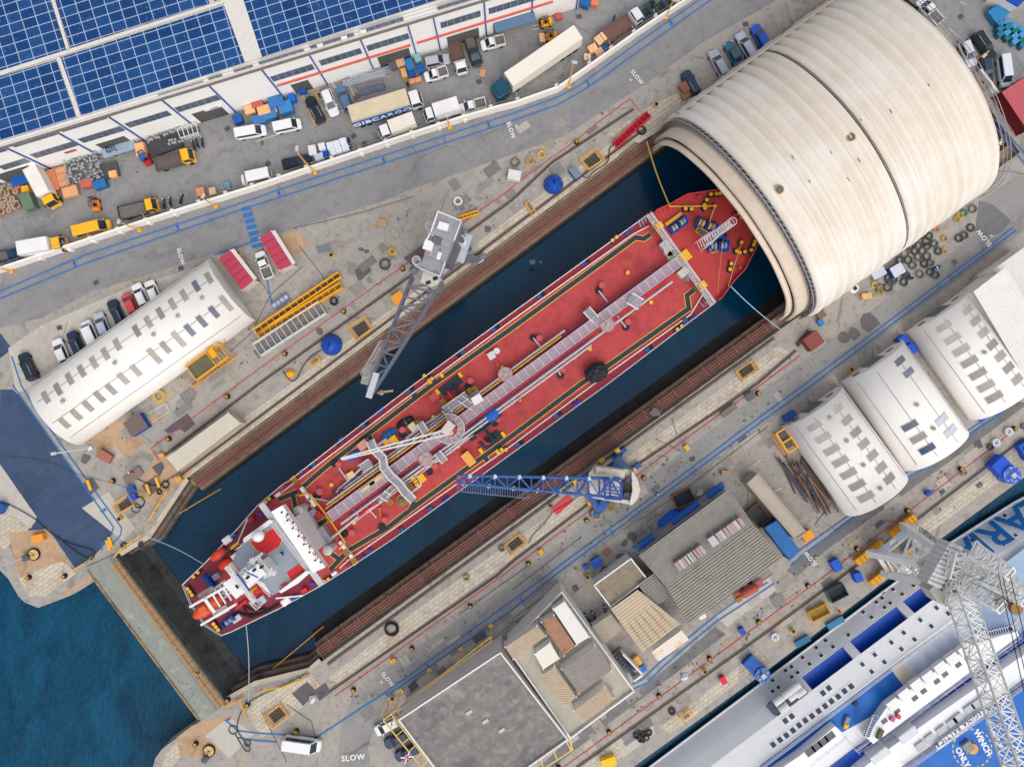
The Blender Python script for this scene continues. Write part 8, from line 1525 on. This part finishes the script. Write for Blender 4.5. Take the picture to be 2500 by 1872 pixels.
for a,b in((TH(1250,1000),TH(1165,1300)),(TH(1500,820),TH(1465,980)),(TH(1770,640),TH(1740,770)),(TH(2030,440),TH(2030,580)),(TH(1160,1070),TH(1100,1240))):
 p,q_=wf.l(*a,.1),wf.l(*b,Z7);MB().bar(p,q_,.18).build('post',m,wf);MB().obox(p.x,p.y,.7,.7,.1,.16,40).build('foot',m,wf)
mb=MB();s1,s2=[wf.l(*q,Z7)for q in(TH(1100,1250),TH(1430,1656))],[wf.l(*q,Z7)for q in(TH(1170,1200),TH(1480,1600))]
for a,b in(s1,s2):mb.tube([a,b],.12,6)
for k in range(7):mb.bar(s1[0].lerp(s1[1],k/6),s2[0].lerp(s2[1],k/6),.12)
mb.tube([s1[1],wf.l(1175,2010,Z7)],.12,6);mb.tube([wf.l(*TC(530,1500),Z7),wf.l(1290,1900,Z7)],.12,6);mb.tube([wf.l(*TC(500,1385),7),wf.l(*TC(520,1510),Z7)],.12,6);mb.tube([wf.l(*TC(470,1440),Z7),wf.l(*TC(520,1510),Z7)],.1,6)
for k in range(3):mb.tube([wf.l(*TC(470-110*k,1430+75*k),Z7),wf.l(*TC(510-120*k,1520+75*k),Z7)],.09,5)
mb.build('side_walkway',m,wf)
fg=Thing('flag','union jack flag hanging from the yellow frame','flag',997,1845);w_=P(*TH(1308,1568),5.7);fg.e.location=w_;fg.e.rotation_euler.z=R(38)
MB().box(-.9,-.55,0,.9,.55,.03).build('cloth',mat((30,48,120),.8,.1,3),fg);mb=MB()
for a,b in(((-.88,-.53),(.88,.53)),((-.88,.53),(.88,-.53)),((-.88,0),(.88,0)),((0,-.53),(0,.53))):mb.bar((*a,.04),(*b,.04),.2,.03)
mb.build('white_cross',SW_,fg);mb=MB();mb.bar((-.88,0,.07),(.88,0,.07),.12,.03);mb.bar((0,-.53,.075),(0,.53,.075),.12,.03);mb.build('red_cross',REDB,fg)
t=Thing('tank_trailer','rusty red tank on a trailer in the lower lane','tank',1824,1436,0,30);t.e.location.z=.1;rm=mat((170,84,70),.6,.12,1.5,stain=(140,70,56),st=.55);MB().loft([[(x,.7*r_*math.cos(2*math.pi*k/16),1.3+.7*r_*math.sin(2*math.pi*k/16))for k in range(16)]for x,r_ in((-1.5,.3),(-1.3,.8),(-1.1,1),(1.1,1),(1.3,.8),(1.5,.3))]).build('tank',rm,t,smooth=True);MB().box(-2.4,-.5,.4,2.6,.5,.6).build('frame',rm,t);MB().bar((2.4,0,.5),(4.6,.3,.5),.16).build('drawbar',rm,t);MB().box(-2.6,-.9,.5,-1.6,-.2,.9).build('toolbox',mat((150,110,70),.7,.2,2),t);wheels(t,(-.8,.8),.9,.4)
t=Thing('blue_tarpaulin','crumpled blue tarpaulin heap against the workshop wall','tarpaulin',1636,1267,0,36);t.e.location.z=.1;rings=[]
for i in range(11):x=-2.1+4.2*i/10;k_=.55+.45*math.sin(math.pi*i/10)**.5;rings.append([(x+rnd.uniform(-.1,.1),(1.1*math.cos(math.pi*j/8))*k_+rnd.uniform(-.08,.08),max(0,1.4*math.sin(math.pi*j/8)*k_+rnd.uniform(-.12,.12)))for j in range(9)])
MB().loft(rings).build('sheet',mat((16,100,206),.4,.15,2,bump=.6,bscale=3),t)
for lab,x,y,l,w,h,c,dg in(('black tarpaulin bundle on the tanker deck',988,1031,2.9,1.4,.9,(34,36,42),30),('crumpled blue tarpaulin on the tanker deck by the yellow box',949,1060,2.6,1.5,.9,(28,92,150),30),('blue tarpaulin under the tip of the tanker deck crane',862,1113,2.4,1.4,.8,(34,92,190),30)):
 t=Thing('tarpaulin_bundle',lab,'tarpaulin',x,y,0,dg);w_=P(x,y,DZ+.5);t.e.location=(w_.x,w_.y,DZ+.05);rings=[]
 for i in range(10):k_=.5+.5*math.sin(math.pi*i/9)**.6;rings.append([(-l/2+l*i/9+rnd.uniform(-.1,.1),w/2*math.cos(math.pi*j/8)*k_*rnd.uniform(.8,1.1),max(0,h*math.sin(math.pi*j/8)*k_*rnd.uniform(.7,1.1)))for j in range(9)])
 MB().loft(rings).build('sheet',mat(c,.4,.2,2,bump=.6,bscale=3),t);MB().tube([(.2,w/2*math.cos(math.pi*j/8)*1.06,h*math.sin(math.pi*j/8)*1.08+.04)for j in range(9)],.04,4).build('lashing',mat((150,150,150),.6,.1,2),t)
bt=Thing('workboat','black inflatable workboat with a blue cover on the tanker deck','boat',1183,1027,0,41);w_=P(1183,1027,DZ+.8);bt.e.location=(w_.x,w_.y,DZ+.1);MB().loft([[(x,s_*y,z)for s_,y,z in((-1,w1,.9),(-1,w1*.7,.2),(1,w1*.7,.2),(1,w1,.9))]for x,w1 in((-3.1,.25),(-2.2,.75),(-1,.95),(2.4,.95),(2.7,.8))]).build('hull',mat((34,36,44),.5,.15,2),bt);mb=MB()
for s_ in(-1,1):mb.tube([(-3.1,0,.95),(-2.3,.7*s_,.95),(-1,.95*s_,.95),(2.6,.95*s_,.95)],.2,8)
mb.build('tube',mat((40,42,50),.5,.15,2),bt);MB().ell(1.5,0,.9,1.5,1.05,.6,16,8,lo=0).build('cover',mat((24,88,176),.5,.12,2,bump=.4,bscale=3),bt);mb=MB()
for x_ in(-1.6,-.9,-.2):mb.bar((x_,-.7,.95),(x_,.7,.95),.3,.08)
mb.build('thwart',BLK,bt)
fd_=Thing('fender','huge black rubber fender wrapped in tyres on the tanker deck','fender',1456,909,0,30);w_=P(1456,909,DZ+1.4);fd_.e.location=(w_.x,w_.y,DZ+.08);MB().ell(0,0,1.35,1.95,1.3,1.3,22,14).build('body',mat((34,36,40),.5,.3,3,bump=.6,bscale=4),fd_,smooth=True)
tg=MB().tube([(1.0*0,.42*math.cos(2*math.pi*k/14),.42*math.sin(2*math.pi*k/14))for k in range(14)],.13,5,closed=True).build('tyre',mat((46,48,54),.5,.2,4),fd_)
first=True
for i in range(-2,3):
 for j in range(5):
  u,v=i*.62,math.pi*(j+.5)/5-(.2 if i%2 else 0);k_=math.sqrt(max(.05,1-(u/1.95)**2));p=Vector((u,1.3*k_*math.cos(v),1.35+1.3*k_*math.sin(v)));n=Vector((u/3.8,p.y/1.69,(p.z-1.35)/1.69)).normalized()
  o=tg if first else tg.copy()
  if not first:COL.objects.link(o)
  first=False;o.location=p;o.rotation_euler=n.to_track_quat('X','Z').to_euler()
br_=Thing('brush_pile','round basket of brown rope and brush on the tanker deck','basket',982,1220);w_=P(982,1220,DZ+.5);br_.e.location=(w_.x,w_.y,DZ+.05);MB().cyl(0,0,0,.5,1.0,n=20).build('basket',mat((170,110,80),.8,.2,3),br_);MB().ell(0,-.2,.5,.85,.7,.35,14,6,lo=0).build('brush',mat((130,110,70),.9,.5,5,bump=1),br_)
for q,a in(((1272,939),-60),((1429,844),-56),((929,1257),-82),((1218,905),-80)):
 t=Thing('vent_duct','orange flexible duct on the tanker deck '+{1272:'near the starboard catwalk rail',1429:'beside the central catwalk',929:'near the stern walkway',1218:'beside the round platform'}[q[0]]if q[0]!=1272 else 'orange flexible duct on the tanker deck near the middle','duct',*q,0,a);w_=P(*q,DZ+.3);t.e.location=(w_.x,w_.y,DZ+.2);mb=MB()
 for k in range(12):mb.tube([(-.9+k*.15,0,.1),(-.8+k*.15,.02*math.sin(k),.1)],.2 if k%2 else .16,8)
 mb.build('duct',mat((226,120,62),.6,.1,2),t);MB().cyl(-1.0,0,-.1,.25,.22).build('collar',mat((206,110,60),.6,.1,2),t)
t=Thing('fabric_mat','red rectangular mat lying on the south quay','mat',1373,1232);q=[t.l(*K5(*p))for p in((1130,685),(1305,540),(1365,600),(1190,755))];MB().prism([p.xy for p in q],.1,.16).build('sheet',mat((206,66,76),.7,.12,1,stain=(180,90,96),st=.6),t)
t=Thing('cover_boat','white fibreglass hood lying beside the arched cover','hood',2084,705,0,40);t.e.location.z=.1;MB().ell(0,0,0,.9,.7,.5,14,6,lo=0).build('shell',SW_,t,smooth=True);MB().box(-.3,-.3,.46,.3,.3,.52).build('window',DARK,t)
for i,(x,y,w_s,lab)in enumerate(((1118,492,0,'white ring shaped part lying on the north quay'),(762,1705,60,'pile of white sheets on the steel plate'),(1707,1203,30,'white bundle beside the brown skip'),(1670,1650,20,'white pump beside the lower red line'))):
 if i==0:o=MB().torus(0,0,.2,.6,.18,8,6).build('ring_part',SW_)
 else:o=MB().ell(0,0,.1,.7,.4,.45,9,5,lo=0).torus(.2,.2,.2,.4,.12,8,4).build('white_bundle',mat((206,208,212),.7,.1,3))
 w_=P(x,y);o.location=(w_.x,w_.y,.1);o.rotation_euler.z=R(w_s);tag(o,lab,'bundle')
for lab,x,y,c,l,w,h in(('blue slewing buoy with a speckled cover on the ferry quay',1845,1630,(30,84,160),3.6,2.2,1.4),('large blue winch house at the right edge of the lower quay',2455,1143,(24,80,190),3.4,2.6,2.2)):
 t=Thing('mooring_winch',lab,'winch',x,y,0,-45);p=P(x,y,h);t.e.location=(p.x,p.y,.1);MB().box(-l/2,-w/2,0,l/2,w/2,h-.3).build('house',mat(c,.6,.15,1),t,bevel=.1);MB().cyl(l/2-.2,0,0,h,w*.55,n=22).build('turntable',mat(c,.6,.2,1,stain=(170,180,196),st=.5,sscale=3),t);MB().box(l/2-.55,-.35,h,l/2+.15,.35,h+.5).build('cap',LG,t)
t=Thing('blue_cabinet','blue cabinet at the right edge by the last bollard','cabinet',2497,1098,0,30);t.e.location.z=.1;MB().box(-1,-1.4,0,1,1.4,1.3).build('body',mat((24,84,190),.6,.1,1),t,bevel=.06);MB().box(-.6,-.9,1.3,.6,.9,1.36).build('lid',DARK,t)
t=Thing('warehouse','corner of a blue roofed warehouse at the top right edge','warehouse',2480,0);q=[t.l(a,b,3)for a,b in((2430,-14),(2485,18),(2560,-60),(2480,-120))];MB().prism([p.xy for p in q],0,2.9).build('wall',WHITE,t);MB().prism([p.xy for p in q],2.9,3.1).build('roof',mat((16,70,170),.5,.1,1,corr=(30,.4,.5)),t)
bw=Thing('boundary_wall','stepped white wall below the red container behind the arched cover','wall',2440,290);q=[(2380,180),(2412,225),(2470,290),(2560,400)]
for a,b in zip(q[:-1],q[1:]):p,r_=bw.l(*a),bw.l(*b);MB().bar(p+Vector((0,0,.9)),r_+Vector((0,0,.9)),.4,1.8).build('wall',WHITE,bw);MB().obox(r_.x,r_.y,1.0,.8,0,1.2,-54).build('buttress',WHITE,bw)
kb_=Thing('stairwell','concrete outdoor stair with a blue handrail behind the office block','stairs',1525,1620);q=[kb_.l(a,b,2.5)for a,b in((1497,1608),(1518,1590),(1566,1640),(1545,1656))];MB().prism([p.xy for p in q],0,.4).build('landing',mat((96,92,92),.8,.2,1),kb_);mb=MB()
for k in range(8):mb.bar(q[0].lerp(q[3],k/8)*1+Vector((0,0,-1.2+.1*k)),q[1].lerp(q[2],k/8)+Vector((0,0,-1.2+.1*k))-(q[1]-q[0])*.5,.3,.15)
mb.build('step',mat((120,116,112),.8,.2,2),kb_);MB().bar(q[1],q[2],.25,2.4).build('wall',WHITE,kb_);MB().bar(q[2],q[3],.25,2.4).build('wall',WHITE,kb_);MB().tube([q[0].lerp(q[1],.4),q[3].lerp(q[2],.4)],.08,5).build('handrail',BLU,kb_)
